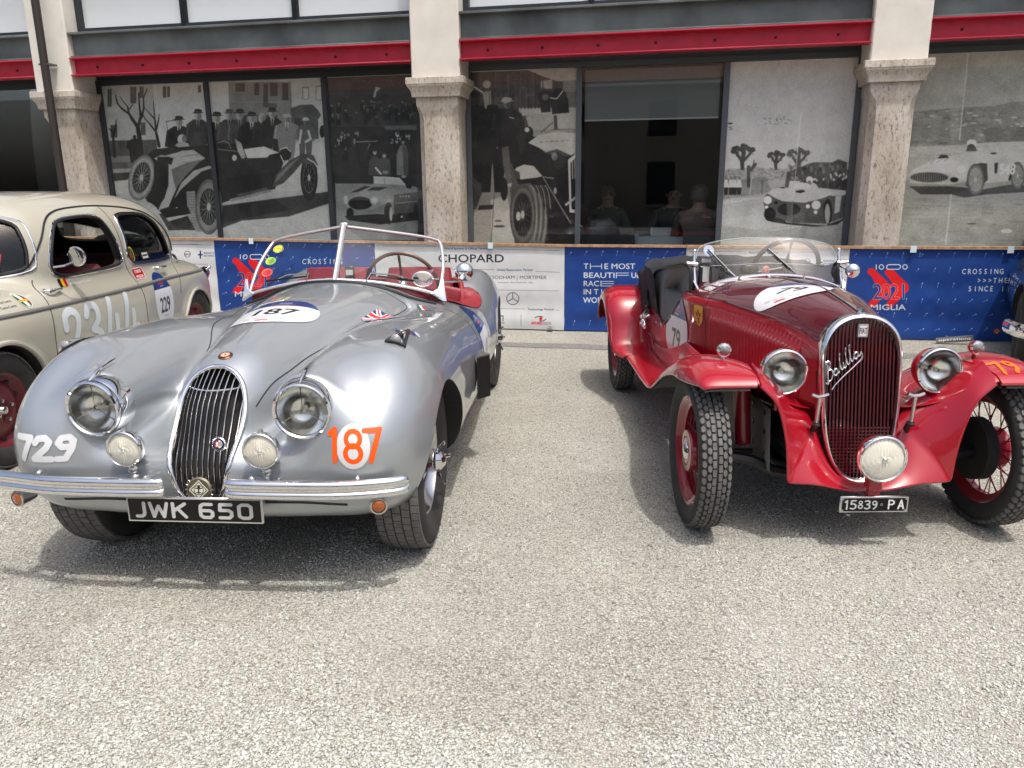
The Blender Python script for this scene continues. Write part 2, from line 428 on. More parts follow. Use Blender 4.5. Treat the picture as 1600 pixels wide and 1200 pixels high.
# ground: one gravel sheet to the horizon
def gravel_material():
    m = bpy.data.materials.new('gravel'); m.use_nodes = True; nt = m.node_tree; b = nt.nodes['Principled BSDF']
    N = nt.nodes.new
    tc = N('ShaderNodeTexCoord')
    v1 = N('ShaderNodeTexVoronoi'); v1.inputs['Scale'].default_value = 145; v1.inputs['Randomness'].default_value = 1
    v2 = N('ShaderNodeTexVoronoi'); v2.inputs['Scale'].default_value = 270
    n0 = N('ShaderNodeTexNoise'); n0.inputs['Scale'].default_value = 40; n0.inputs['Detail'].default_value = 3
    ad = N('ShaderNodeVectorMath'); ad.operation = 'MULTIPLY_ADD'; ad.inputs[1].default_value = (.006, .006, .006)
    lk(nt, n0.outputs['Color'], ad.inputs[0]); lk(nt, tc.outputs['Object'], ad.inputs[2])
    for v in (v1, v2): lk(nt, ad.outputs[0], v.inputs['Vector'])
    sep = N('ShaderNodeSeparateColor'); lk(nt, v1.outputs['Color'], sep.inputs[0])
    rp = N('ShaderNodeValToRGB'); e = rp.color_ramp.elements
    e[0].position = 0; e[0].color = (.25, .24, .225, 1); e[1].position = 1; e[1].color = (.62, .605, .57, 1)
    for p, c in ((.12, (.36, .345, .32, 1)), (.3, (.46, .44, .405, 1)), (.55, (.50, .48, .445, 1)), (.75, (.51, .48, .435, 1)), (.9, (.56, .545, .51, 1))):
        k = e.new(p); k.color = c
    lk(nt, sep.outputs[0], rp.inputs[0])
    g = N('ShaderNodeValToRGB'); g.color_ramp.elements[0].position = .25; g.color_ramp.elements[0].color = (1, 1, 1, 1)
    g.color_ramp.elements[1].position = .75; g.color_ramp.elements[1].color = (.5, .49, .47, 1)
    lk(nt, v1.outputs['Distance'], g.inputs[0])
    g2 = N('ShaderNodeValToRGB'); g2.color_ramp.elements[0].position = .3; g2.color_ramp.elements[0].color = (1, 1, 1, 1)
    g2.color_ramp.elements[1].position = .8; g2.color_ramp.elements[1].color = (.78, .77, .75, 1)
    lk(nt, v2.outputs['Distance'], g2.inputs[0])
    mu = N('ShaderNodeMix'); mu.data_type = 'RGBA'; mu.blend_type = 'MULTIPLY'; mu.inputs[0].default_value = 1
    lk(nt, rp.outputs[0], mu.inputs[6]); lk(nt, g.outputs[0], mu.inputs[7])
    mu2 = N('ShaderNodeMix'); mu2.data_type = 'RGBA'; mu2.blend_type = 'MULTIPLY'; mu2.inputs[0].default_value = 1
    lk(nt, mu.outputs[2], mu2.inputs[6]); lk(nt, g2.outputs[0], mu2.inputs[7])
    n1 = N('ShaderNodeTexNoise'); n1.inputs['Scale'].default_value = 1.1; n1.inputs['Detail'].default_value = 7; n1.inputs['Roughness'].default_value = .6
    lk(nt, tc.outputs['Object'], n1.inputs['Vector'])
    pr = N('ShaderNodeValToRGB'); pr.color_ramp.elements[0].position = .32; pr.color_ramp.elements[0].color = (.85, .865, .83, 1)
    pr.color_ramp.elements[1].position = .68; pr.color_ramp.elements[1].color = (1.035, 1.055, 1.0, 1)
    lk(nt, n1.outputs['Fac'], pr.inputs[0])
    mu3 = N('ShaderNodeMix'); mu3.data_type = 'RGBA'; mu3.blend_type = 'MULTIPLY'; mu3.inputs[0].default_value = 1
    lk(nt, mu2.outputs[2], mu3.inputs[6]); lk(nt, pr.outputs[0], mu3.inputs[7])
    n2 = N('ShaderNodeTexNoise'); n2.inputs['Scale'].default_value = .8; n2.inputs['Detail'].default_value = 5; n2.inputs['Roughness'].default_value = .65
    of = N('ShaderNodeMapping'); of.inputs['Location'].default_value = (3.1, 7.7, 0); lk(nt, tc.outputs['Object'], of.inputs[0]); lk(nt, of.outputs[0], n2.inputs['Vector'])
    dr = N('ShaderNodeMapRange'); dr.inputs['From Min'].default_value = .52; dr.inputs['From Max'].default_value = .68; dr.inputs['To Max'].default_value = .40; lk(nt, n2.outputs['Fac'], dr.inputs['Value'])
    du = N('ShaderNodeMix'); du.data_type = 'RGBA'; du.inputs[7].default_value = (.47, .462, .415, 1)
    lk(nt, dr.outputs[0], du.inputs[0]); lk(nt, mu3.outputs[2], du.inputs[6])
    hs = N('ShaderNodeHueSaturation'); hs.inputs['Value'].default_value = GROUND_VALUE
    lk(nt, du.outputs[2], hs.inputs['Color'])
    lk(nt, hs.outputs[0], b.inputs['Base Color'])
    b.inputs['Roughness'].default_value = .9; b.inputs['Specular IOR Level'].default_value = .25
    sb = N('ShaderNodeMath'); sb.operation = 'MULTIPLY_ADD'; sb.inputs[1].default_value = -1.; sb.inputs[2].default_value = 1.
    lk(nt, v1.outputs['Distance'], sb.inputs[0])
    s2 = N('ShaderNodeMath'); s2.operation = 'MULTIPLY_ADD'; s2.inputs[1].default_value = -.5
    lk(nt, v2.outputs['Distance'], s2.inputs[0]); lk(nt, sb.outputs[0], s2.inputs[2])
    bp = N('ShaderNodeBump'); bp.inputs['Strength'].default_value = .9; bp.inputs['Distance'].default_value = .006
    lk(nt, s2.outputs[0], bp.inputs['Height']); lk(nt, bp.outputs[0], b.inputs['Normal'])
    return m
GROUND_VALUE = 1.12
gm = gravel_material()
mb = MB(); xs = np.concatenate([[-250, -60], np.linspace(-12, 12, 61), [60, 250]]); ys = np.concatenate([[-250, -60], np.linspace(-6, 14, 51), [60, 300]])
P = np.array([[(x, y, 0) for y in ys] for x in xs])
mb.grid(P)
ground = mb.build('ground', gm); tag(ground, kind='structure')

# a thin flat strip of darker gravel colour laid in front of the barrier
dm = mat('dark_gravel', (.17, .165, .155), .9, var=(60, .5, 6), bump=(140, .8, .005))
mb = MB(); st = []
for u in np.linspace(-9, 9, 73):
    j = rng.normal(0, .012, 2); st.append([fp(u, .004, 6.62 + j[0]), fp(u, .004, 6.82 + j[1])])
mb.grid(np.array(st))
strip = mb.build('dark_strip', dm); tag(strip, kind='structure')

# loose gravel stones (uncountable): instanced pebbles, thick near the camera
def pebble(k):
    bm = bmesh.new(); bmesh.ops.create_icosphere(bm, subdivisions=1, radius=.5)
    r_ = np.random.default_rng(k)
    for v in bm.verts: v.co = Vector((v.co.x * (1 + r_.normal(0, .16)), v.co.y * (.8 + r_.normal(0, .13)), v.co.z * (.58 + r_.normal(0, .1))))
    me = bpy.data.meshes.new('pebble'); bm.to_mesh(me); bm.free()
    me.polygons.foreach_set('use_smooth', [k % 2 == 0] * len(me.polygons))
    me.materials.append(peb_m); return me
peb_m = bpy.data.materials.new('pebble_stone'); peb_m.use_nodes = True
nt = peb_m.node_tree; b = nt.nodes['Principled BSDF']; at = nt.nodes.new('ShaderNodeAttribute'); at.attribute_type = 'INSTANCER'; at.attribute_name = 'tint'
rp = nt.nodes.new('ShaderNodeValToRGB'); e = rp.color_ramp.elements
e[0].color = (.19, .195, .185, 1); e[1].color = (.64, .65, .605, 1)
for p, c in ((.08, (.31, .315, .29, 1)), (.3, (.405, .41, .37, 1)), (.6, (.465, .47, .43, 1)), (.85, (.525, .53, .49, 1))): k = e.new(p); k.color = c
lk(nt, at.outputs['Fac'], rp.inputs[0])
hs = nt.nodes.new('ShaderNodeHueSaturation'); hs.inputs['Value'].default_value = 1.0
lk(nt, rp.outputs[0], hs.inputs['Color']); lk(nt, hs.outputs[0], b.inputs['Base Color']); b.inputs['Roughness'].default_value = .85
b.inputs['Specular IOR Level'].default_value = .3
pebs = [bpy.data.objects.new('pebble', pebble(k)) for k in range(6)]

def scatter(name, pts, size, tint):
    n = len(pts)
    me = bpy.data.meshes.new(name); me.vertices.add(n); me.vertices.foreach_set('co', pts.astype(np.float32).ravel())
    def att(nm, ty, data, key): a = me.attributes.new(nm, ty, 'POINT'); a.data.foreach_set(key, data)
    att('siz', 'FLOAT', size.astype(np.float32), 'value')
    att('tint', 'FLOAT', tint.astype(np.float32), 'value')
    att('rotv', 'FLOAT_VECTOR', np.stack([rng.normal(0, .25, n), rng.normal(0, .25, n), rng.uniform(0, 6.28, n)], 1).astype(np.float32).ravel(), 'vector')
    att('kin', 'INT', rng.integers(0, len(pebs), n).astype(np.int32), 'value')
    o = add_mesh(name, me)
    ng = bpy.data.node_groups.new(name, 'GeometryNodeTree')
    ng.interface.new_socket('Geometry', in_out='INPUT', socket_type='NodeSocketGeometry')
    ng.interface.new_socket('Geometry', in_out='OUTPUT', socket_type='NodeSocketGeometry')
    N = ng.nodes.new; L = ng.links.new
    gi, go = N('NodeGroupInput'), N('NodeGroupOutput')
    mp = N('GeometryNodeMeshToPoints'); iop = N('GeometryNodeInstanceOnPoints'); iop.inputs['Pick Instance'].default_value = True
    gt = N('GeometryNodeGeometryToInstance')
    for ob in reversed(pebs):
        oi = N('GeometryNodeObjectInfo'); oi.inputs['Object'].default_value = ob; oi.inputs['As Instance'].default_value = True
        L(oi.outputs['Geometry'], gt.inputs[0])
    def na(nm, ty):
        a = N('GeometryNodeInputNamedAttribute'); a.data_type = ty; a.inputs['Name'].default_value = nm; return a.outputs['Attribute']
    e2r = N('FunctionNodeEulerToRotation'); L(na('rotv', 'FLOAT_VECTOR'), e2r.inputs[0])
    L(gi.outputs[0], mp.inputs['Mesh']); L(mp.outputs[0], iop.inputs['Points']); L(gt.outputs[0], iop.inputs['Instance'])
    L(na('kin', 'INT'), iop.inputs['Instance Index']); L(e2r.outputs[0], iop.inputs['Rotation']); L(na('siz', 'FLOAT'), iop.inputs['Scale'])
    L(iop.outputs[0], go.inputs[0])
    md = o.modifiers.new('scatter', 'NODES'); md.node_group = ng
    tag(o, kind='stuff')
    return o
NP_ = 230000
dd = rng.uniform(0, 1, NP_) ** 1.6 * 5.2 + 1.5                   # distance from the camera foot
hw = dd * .72 + .35
pp = np.stack([rng.uniform(-1, 1, NP_) * hw, dd, np.zeros(NP_)], 1)
sz = np.clip(rng.lognormal(math.log(.0062), .34, NP_), .003, .015)
tn = np.clip(rng.beta(2.6, 1.9, NP_), 0, 1)
def patch_noise(x, y, cell, seed):
    r_ = np.random.default_rng(seed).uniform(0, 1, (64, 64)); u, v = (x + 20) / cell, (y + 20) / cell; i, j = u.astype(int), v.astype(int); a, b_ = u - i, v - j; a, b_ = a * a * (3 - 2 * a), b_ * b_ * (3 - 2 * b_); g_ = lambda p, q: r_[p % 64, q % 64]
    return (g_(i, j) * (1 - a) + g_(i + 1, j) * a) * (1 - b_) + (g_(i, j + 1) * (1 - a) + g_(i + 1, j + 1) * a) * b_
pn1 = .6 * patch_noise(pp[:, 0], pp[:, 1], .55, 5) + .4 * patch_noise(pp[:, 0], pp[:, 1], .21, 6); pn2 = .6 * patch_noise(pp[:, 0], pp[:, 1], .7, 8) + .4 * patch_noise(pp[:, 0], pp[:, 1], .16, 9)
tn = np.clip(tn - .55 * np.clip((pn2 - .56) / .2, 0, 1) * rng.uniform(0, 1, NP_), 0, 1)
keep = rng.uniform(0, 1, NP_) > .8 * np.clip((pn1 - .52) / .16, 0, 1)
pp[:, 2] = sz * rng.uniform(.05, .28, NP_); pp, sz, tn = pp[keep], sz[keep], tn[keep]
o = scatter('gravel_stones', pp, sz, tn)
o['label'] = 'pale angular gravel stones lying loose over the forecourt'
NB = 2200
pb = np.stack([rng.uniform(-4.5, 4.5, NB), 1.5 + rng.uniform(0, 1, NB) ** 1.3 * 5.0, np.zeros(NB)], 1)
sb_ = np.clip(rng.lognormal(math.log(.0105), .38, NB), .007, .040); pb[:, 2] = sb_ * .12
o = scatter('dark_stones', pb, sb_, rng.beta(1.2, 7, NB))
o['label'] = 'scattered darker grey stones among the pale gravel'
# ------------------------------------------------------------------ the exhibition hall
DF, DG = 7.90, 8.30                                            # pillar fronts and glazing
M_cream = mat('cream_plaster', (.71, .675, .60), .85, var=(5, .07, 8), bump=(30, .25, .004))
M_red = mat('red_steel', (.43, .012, .04), .45, var=(9, .12, 5), bump=(40, .1, .002))
M_lint = mat('weathered_zinc', (.125, .145, .14), .5, metal=.3, var=(2.2, .45, 9), bump=(20, .15, .002))
M_frame = mat('dark_frame', (.022, .027, .032), .45)
M_alu = mat('grey_frame', (.09, .105, .115), .4, metal=.2)
M_dark = mat('dark_soffit', (.02, .015, .013), .8)
M_joist = mat('soffit_joist', (.07, .022, .016), .7)
M_pipe = mat('brown_pipe', (.045, .036, .032), .45, metal=.3)
M_milk = mat('milky_glass', (.78, .82, .82), .12, spec=.8)
M_glass = glass_mat('window_glass', (.985, 1.0, .995), fac_mul=.9)
def stone_material():
    m = bpy.data.materials.new('weathered_stone'); m.use_nodes = True; nt = m.node_tree; b = nt.nodes['Principled BSDF']; N = nt.nodes.new
    tc = N('ShaderNodeTexCoord')
    mp = N('ShaderNodeMapping'); mp.inputs['Scale'].default_value = (1, 1, .45); lk(nt, tc.outputs['Object'], mp.inputs[0])
    n1 = N('ShaderNodeTexNoise'); n1.inputs['Scale'].default_value = 46; n1.inputs['Detail'].default_value = 9; n1.inputs['Roughness'].default_value = .68
    n2 = N('ShaderNodeTexNoise'); n2.inputs['Scale'].default_value = 3.2; n2.inputs['Detail'].default_value = 6
    for n in (n1, n2): lk(nt, mp.outputs[0], n.inputs[0])
    r1 = N('ShaderNodeValToRGB'); e = r1.color_ramp.elements
    e[0].position = .33; e[0].color = (.20, .16, .12, 1); e[1].position = .6; e[1].color = (.62, .58, .51, 1)
    k = e.new(.41); k.color = (.45, .40, .34, 1)
    k = e.new(.46); k.color = (.55, .51, .45, 1)
    r2 = N('ShaderNodeValToRGB'); e = r2.color_ramp.elements
    e[0].position = .3; e[0].color = (.66, .60, .53, 1); e[1].position = .62; e[1].color = (1, .98, .95, 1)
    lk(nt, n1.outputs[0], r1.inputs[0]); lk(nt, n2.outputs[0], r2.inputs[0])
    mx = N('ShaderNodeMix'); mx.data_type = 'RGBA'; mx.blend_type = 'MULTIPLY'; mx.inputs[0].default_value = 1
    lk(nt, r1.outputs[0], mx.inputs[6]); lk(nt, r2.outputs[0], mx.inputs[7]); lk(nt, mx.outputs[2], b.inputs['Base Color'])
    b.inputs['Roughness'].default_value = .92
    bp = N('ShaderNodeBump'); bp.inputs['Strength'].default_value = .8; bp.inputs['Distance'].default_value = .008
    lk(nt, n1.outputs[0], bp.inputs['Height']); lk(nt, bp.outputs[0], b.inputs['Normal'])
    return m
M_stone = stone_material()
hall = thing('exhibition_hall', 'long arcaded hall with cream pillars, red beams and photo covered windows behind the barrier', 'building', tuple(fp(0, 0, DF)), -TH)
# local frame of the hall: x along the facade, y into the building, z up
MURALS = []
pil = [(-6.66, .47), (-2.30, .50), (2.00, .485), (6.32, .485)]
for (u, w) in pil:
    h = w / 2
    def ring(hw, z, y0, y1, ch=.06): return [(u + x, y, z) for x, y in ((-hw + ch, y0), (hw - ch, y0), (hw, y0 + ch), (hw, y1), (-hw, y1), (-hw, y0 + ch))]
    mb = MB()
    mb.box((u, .22, (2.45 + 6.3) / 2), (w, .44, 6.3 - 2.45), b=.012)
    pl = mb.build('pillar', M_cream, hall, sharp=30)
    sh = h - .045
    mb = MB(); rows = [ring(sh, z, .035, .44) for z in (0, .6, 1.2, 1.7, 2.06)] + [ring(sh, 2.12, .035, .44, .045), ring(sh + .012, 2.2, .02, .44, .006), ring(sh + .012, 2.28, .02, .44, .006)]
    mb.grid(np.array(rows), cv=True, flip=True); mb.build('stone_shaft', M_stone, pl, sharp=30)
    mb = MB(); rows = [ring(h + a, z, -b_, .47, .006) for a, z, b_ in ((-.02, 2.272, .0), (.002, 2.276, .012), (.004, 2.30, .014), (.012, 2.335, .022), (.03, 2.362, .036), (.042, 2.378, .046), (.042, 2.392, .046), (.05, 2.395, .052), (.05, 2.452, .052), (.046, 2.456, .048), (0, 2.457, .0))]
    mb.grid(np.array(rows), cv=True, flip=True); mb.build('capital', M_stone, pl, sharp=30)
    if u < -6:
        mb = MB(); x = u + .02; mb.tube([(x, -.115, 6.3), (x, -.115, 2.6), (x, -.11, 1.2)], .042, 12)
        dp = mb.build('downpipe', M_pipe, hall)
        mb = MB(); mb.tube([(x, -.11, 1.35), (x, -.11, 0)], .056, 12); mb.lathe([(.045, 1.33), (.062, 1.34), (.062, 1.38), (.045, 1.39)], (x, -.11, 0)); mb.build('cast_iron_foot', M_pipe, dp)
        for z in (2.72, 1.12):
            mb = MB(); mb.box((x, -.07, z), (.13, .12, .018)); mb.build('pipe_clip', M_alu, dp)
bays = [(-9.6, -6.895), (-6.425, -2.55), (-2.05, 1.757), (2.243, 6.05)]
bolt_me = None
for bi, (a, b_) in enumerate(bays):
    L_ = b_ - a; c = (a + b_) / 2; g = .003
    mb = MB()
    mb.box((c, .085, 2.70), (L_ - g, .012, .16)); mb.box((c, .055, 2.785), (L_ - g, .13, .014), b=.003); mb.box((c, .055, 2.615), (L_ - g, .13, .014), b=.003)
    bmo = mb.build('steel_beam', M_red, hall)
    n = max(3, int(L_ / .5)) 
    for k in range(n):
        if bolt_me is None:
            m2 = MB(); m2.lathe([(0.001, -.012), (.011, -.012), (.013, -.006), (.013, 0)], ax=(0, 1, 0), n=8); bolt_me = m2.mesh('bolt', mat('bolt_steel', (.05, .01, .015), .5, metal=.5))
        add_mesh('bolt', bolt_me, bmo, (a + L_ * (k + .5) / n, .079, 2.70))
    mb = MB(); mb.box((c, .13, 2.915), (L_ - g, .08, .23)); mb.box((c, .10, 2.805), (L_ - g, .15, .022), b=.004); mb.box((c, .10, 3.04), (L_ - g, .17, .025), b=.004)
    mb.build('lintel', M_lint, hall)
    mb = MB(); mb.box((c, .33, 2.74), (L_ - g, .3, .06)); sf = mb.build('soffit', M_dark, hall)
    for k in range(int(L_ / .42)):
        mb = MB(); mb.box((a + .3 + k * .42, .25, 2.675), (.07, .30, .068)); mb.build('joist', M_joist, sf)
    # upper windows: milky panes in dark frames
    xs_ = [a + .03] + [a + L_ * f_ for f_ in (.335, .665)] + [b_ - .03]
    for k in range(3):
        x0, x1 = xs_[k], xs_[k + 1]
        mb = MB()
        for xx in (x0, x1): mb.box((xx, .22, 4.2), (.055, .06, 2.3))
        for zz in (3.09, 5.3): mb.box(((x0 + x1) / 2, .22, zz), (x1 - x0 - .056, .06, .06))
        fr = mb.build('upper_window', M_frame, hall)
        mb = MB(); mb.box(((x0 + x1) / 2, .25, 4.2), (x1 - x0 - .06, .012, 2.2)); mb.build('pane', M_milk, fr)
mb = MB(); mb.box((-1.6, .12, 5.85), (16.4, .22, .8)); mb.build('wall', M_cream, hall)
mb = MB(); mb.box((-1.6, -.1, 6.33), (16.8, .8, .06)); mb.tube([(-10, -.55, 6.33), (6.8, -.55, 6.33)], .07, 10); mb.build('eaves', M_pipe, hall)
# glazing
W1 = {  # bay: mullion positions, left to right (u), what stands behind
    0: [-9.6, -8.3, -6.93], 1: [-6.40, -5.055, -3.66, -2.53], 2: [-2.06, -.90, .545, 1.77], 3: [2.23, 4.15, 6.05]}
ZG0, ZG1 = .12, 2.545
YG = DG - DF
M_roomdark = mat('room_dark', (.012, .014, .016), .7)
for bi, xs_ in W1.items():
    mb = MB()
    for k, x in enumerate(xs_):
        mb.box((x, YG, (ZG0 + ZG1) / 2), (.055, .07, ZG1 - ZG0))
    mb.box(((xs_[0] + xs_[-1]) / 2, YG, ZG1 + .03), (xs_[-1] - xs_[0] + .056, .074, .055)); mb.box(((xs_[0] + xs_[-1]) / 2, YG, ZG0 - .03), (xs_[-1] - xs_[0] + .056, .074, .058))
    mb.box(((xs_[0] + xs_[-1]) / 2, YG + .01, ZG1 + .105), (xs_[-1] - xs_[0] + .04, .05, .09))
    fr = mb.build('window_frame', M_frame if bi < 2 else M_alu, hall)
    for k in range(len(xs_) - 1):
        x0, x1 = xs_[k] + .029, xs_[k + 1] - .029
        mb = MB(); mb.box(((x0 + x1) / 2, YG, (ZG0 + ZG1) / 2), (x1 - x0, .008, ZG1 - ZG0 - .004)); mb.build('pane', M_glass, fr)

# ---- printed photographs fixed behind the panes
class Mural:
    def __init__(s, u0, u1, x0, y0, sc, bg, ppm=300):
        s.u0, s.u1 = u0, u1; s.x0, s.y0, s.sc = x0, y0, sc
        w, h = (u1 - u0) * ppm, (ZG1 - ZG0) * ppm
        def M(p):
            q = px_plane(np.stack([s.x0 + p[:, 0] * s.sc, s.y0 + p[:, 1] * s.sc], 1), DG - .008)
            return np.stack([(q[:, 0] - u0) * ppm, (ZG1 - q[:, 1]) * ppm], 1)
        s.c = Canvas(w, h, (*[bg] * 3, 1) if np.isscalar(bg) else bg, M)
    def g(s, v): return (v * 1.0, v * 1.0, v * .975)
    def p(s, v, *pts, al=1.): s.c.poly([[(a, b) for a, b in pts]], s.g(v), al); return s
    def e(s, v, x, y, rx, ry, al=1., **k): s.c.ell((x, y), rx, ry, s.g(v), al, **k); return s
    def l(s, v, w, *pts, al=1.): s.c.line([(a, b) for a, b in pts], w, s.g(v), al); return s
    def wheel(s, x, y, rx, ry, tyre=.42, rim=.16, n=22, sp=.5, th=.2, rot=0.):
        s.e(tyre * .55, x, y, rx, ry, rot=rot); s.e(tyre, x, y, rx * .97, ry * .97, rot=rot); s.e(tyre * .7, x, y, rx * .97, ry * .97, hole=.9, rot=rot)
        s.e(rim, x, y, rx * (1 - th * 1.6), ry * (1 - th * 1.6), rot=rot)
        c_, s_ = math.cos(rot), math.sin(rot)
        for k in range(n):
            t = k * 2 * PI / n + .1; t2 = t + (.5 if k % 2 else -.5)
            f = lambda r_, a: (x + r_ * rx * math.cos(a) * c_ - r_ * ry * math.sin(a) * s_, y + r_ * rx * math.cos(a) * s_ + r_ * ry * math.sin(a) * c_)
            s.l(sp, 2.2, f(.12, t2), f(1 - th * 1.7, t))
        s.e(sp, x, y, rx * (1 - th * 1.6), ry * (1 - th * 1.6), hole=.93, al=.7, rot=rot); s.e(.55, x, y, rx * .14, ry * .14)
        return s
    def man(s, x, y, h, coat=.1, face=.5, hat=.08, shirt=None, w=1.):
        """Standing figure, y at the feet, h tall."""
        k = h / 100.; f = lambda *q: [(x + a * k * w, y - b * k) for a, b in q]
        s.c.poly([f((-10, 0), (-13, 48), (-20, 50), (-17, 76), (-7, 84), (7, 84), (17, 76), (20, 50), (13, 48), (10, 0), (2, 0), (0, 42), (-2, 0))], s.g(coat))
        s.e(face, x, y - 91 * k, 6 * k, 8 * k); s.e(face * .5, x + 2.5 * k, y - 89 * k, 3.6 * k, 6 * k, al=.6)
        if hat is not None: s.p(hat, *f((-9.5, 94.6), (-5.6, 96), (-5.2, 100), (-2.5, 101.4), (3, 101), (5.6, 99.4), (5.8, 96), (9.5, 95.2), (0, 93.6))); s.l(face * .75, 1.2 * k, *f((-5.5, 96), (5.6, 96.3)), al=.35)
        if shirt: s.p(shirt, *f((-3, 84), (3, 84), (0, 64))); s.l(coat * .3, 2 * k, *f((0, 82), (0, 66)))
        s.l(min(coat * 1.9 + .03, .7), 2.4 * k, *f((-15, 76), (-17, 52)), al=.5); s.l(face * .9, 4 * k, *f((16, 49), (15, 46)))
        return s
    def done(s, label, parent=hall, blur=1, grain=.018, lift=(.03, .80), tint=(1, 1, 1)):
        s.c.blur(blur); tone = Canvas(s.c.w, s.c.h, (.5, .5, .5)); tone.grain(.02, (5, 11, 26)); tone.grain(.06, (2,))
        s.c.a[..., :3] = np.clip(s.c.a[..., :3] * (.62 + .76 * tone.a[..., :1]), 0, 1); s.c.blur(1); s.c.grain(grain, (1, 2, 24))
        q = np.clip(lift[0] + s.c.a[..., :3] * lift[1], 0, 1) * np.array(tint, np.float32)
        q = .82 * np.tanh(q ** 2.2 * 4.6 / .82)                              # ink densities of the print
        s.c.a[..., :3] = np.clip(q, 0, 1) ** (1 / 2.2); s.c.a[..., 3] = 1
        im = s.c.image('photo_print'); m = print_mat('photo_print', im, .5, spec=.3, coat=.9)
        mb = MB(); P = np.array([[(s.u0, YG - .008, ZG0), (s.u0, YG - .008, ZG1)], [(s.u1, YG - .008, ZG0), (s.u1, YG - .008, ZG1)]])
        mb.grid(P); me = mb.mesh('photo_mural', m, smooth=False, fix=False)
        uv = me.uv_layers.new(name='UVMap'); cs = {0: (0, 0), 1: (0, 1), 2: (1, 0), 3: (1, 1)}
        for l_ in me.loops: uv.data[l_.index].uv = cs[l_.vertex_index]
        o = add_mesh('photo_mural', me, parent); o['label'] = label
        return o

# mural 1: open tourer with spare wheel and a group of men (two panes)
m = Mural(-6.368, -3.69, 155, 115, .21665, .60)
B = 807.8
m.p(.66, (380, 60), (960, 60), (960, 640), (400, 640)).p(.56, (0, 60), (385, 60), (410, 500), (0, 500))
m.p(.38, (930, 60), (B + 575, 60), (B + 590, 470), (945, 470))                      # brown house
for x, y, w, h in ((B + 175, 70, 68, 60), (B + 310, 70, 36, 86), (B + 375, 75, 34, 160), (B + 425, 70, 54, 92), (B + 512, 68, 44, 122), (B + 215, 305, 40, 100), (B + 332, 300, 30, 110), (B + 385, 300, 90, 150)):
    m.p(.17, (x, y), (x + w, y), (x + w, y + h), (x, y + h))
m.p(.24, (B + 370, 215), (B + 475, 215), (B + 472, 245), (B + 372, 245)); m.l(.46, 3, (B + 130, 206), (B + 580, 206))
m.p(.62, (B + 575, 60), (B + 830, 60), (B + 840, 480), (B + 590, 480))
for x, y, w, h in ((B + 655, 95, 50, 90), (B + 752, 85, 48, 108)): m.p(.4, (x, y), (x + w, y), (x + w, y + h), (x, y + h)).p(.66, (x + 8, y + 10), (x + w - 8, y + 10), (x + w - 8, y + h - 4), (x + 8, y + h - 4))
m.p(.22, (B + 570, 250), (B + 640, 225), (B + 730, 222), (B + 770, 262), (B + 792, 300), (B + 770, 330), (B + 775, 470), (B + 590, 480)); m.e(.12, B + 800, 418, 20, 46)
m.p(.12, (B + 600, 320), (B + 690, 320), (B + 690, 470), (B + 600, 470))
for x, y, w, h in ((224, 95, 44, 118), (290, 95, 30, 80), (458, 92, 26, 82), (490, 92, 20, 78), (712, 84, 22, 52), (60, 110, 30, 130), (82, 370, 48, 90), (300, 352, 34, 92)): m.p(.2, (x, y), (x + w, y), (x + w, y + h), (x, y + h)).l(.45, 3, (x + w / 2, y), (x + w / 2, y + h), al=.5)
m.l(.5, 4, (382, 90), (415, 480)); m.l(.72, 6, (404, 90), (440, 480))
m.p(.20, (60, 484), (410, 476), (430, 620), (80, 640)); m.p(.34, (70, 596), (360, 590), (330, 700), (80, 700)).p(.22, (70, 640), (300, 636), (240, 690), (70, 690)).p(.46, (70, 690), (280, 680), (200, 760), (70, 770))
m.p(.14, (70, 720), (240, 710), (180, 800), (70, 800)); m.p(.58, (70, 780), (210, 765), (190, 900), (70, 900))
def br(v, *q):                                                                     # tapering branch
    for (x0, y0, w0), (x1, y1, w1) in zip(q[:-1], q[1:]): m.c.poly([[(x0 - w0, y0), (x0 + w0, y0), (x1 + w1, y1), (x1 - w1, y1)]], m.g(v)); m.l(v, min(w0, w1) * 2, (x0, y0), (x1, y1))
T = .07
br(T, (300, 600, 22), (292, 480, 17), (278, 385, 15), (240, 330, 12), (218, 292, 9), (160, 250, 7), (130, 212, 5), (118, 156, 3))
br(T, (282, 380, 12), (300, 310, 9), (290, 230, 6), (285, 140, 4)); br(T, (304, 320, 9), (322, 250, 6), (318, 180, 4), (345, 110, 3)); br(T, (215, 290, 7), (205, 240, 5), (165, 190, 3), (150, 165, 2)); br(T, (215, 260, 5), (240, 225, 3), (246, 200, 2))
br(T, (432, 525, 12), (410, 420, 9), (370, 370, 6), (330, 325, 4), (318, 300, 2)); br(T, (410, 410, 8), (402, 330, 5), (365, 290, 4), (330, 250, 2)); br(T, (415, 400, 6), (428, 330, 4), (432, 290, 2)); br(T, (400, 320, 4), (395, 250, 3), (390, 200, 2))
br(T, (112, 600, 12), (100, 450, 8), (118, 380, 6), (124, 330, 2)); br(T, (100, 430, 6), (72, 395, 3))
m.man(255, 640, 200, .03, .05, None, w=1.5); m.p(.06, (225, 640), (230, 470), (290, 470), (318, 600))
m.p(.54, (B - 100, 480), (B + 850, 470), (B + 850, 1200), (0, 1200), (0, 880), (200, 860))              # road
m.p(.60, (B + 480, 510), (B + 850, 495), (B + 850, 840), (B + 480, 850))
m.p(.14, (430, 1010), (B + 850, 850), (B + 850, 935), (B + 560, 1030), (B + 220, 1060), (B + 60, 1120), (500, 1130)).p(.08, (480, 1030), (B + 200, 940), (B + 460, 900), (B + 560, 985), (B + 200, 1050), (700, 1130), (560, 1120))
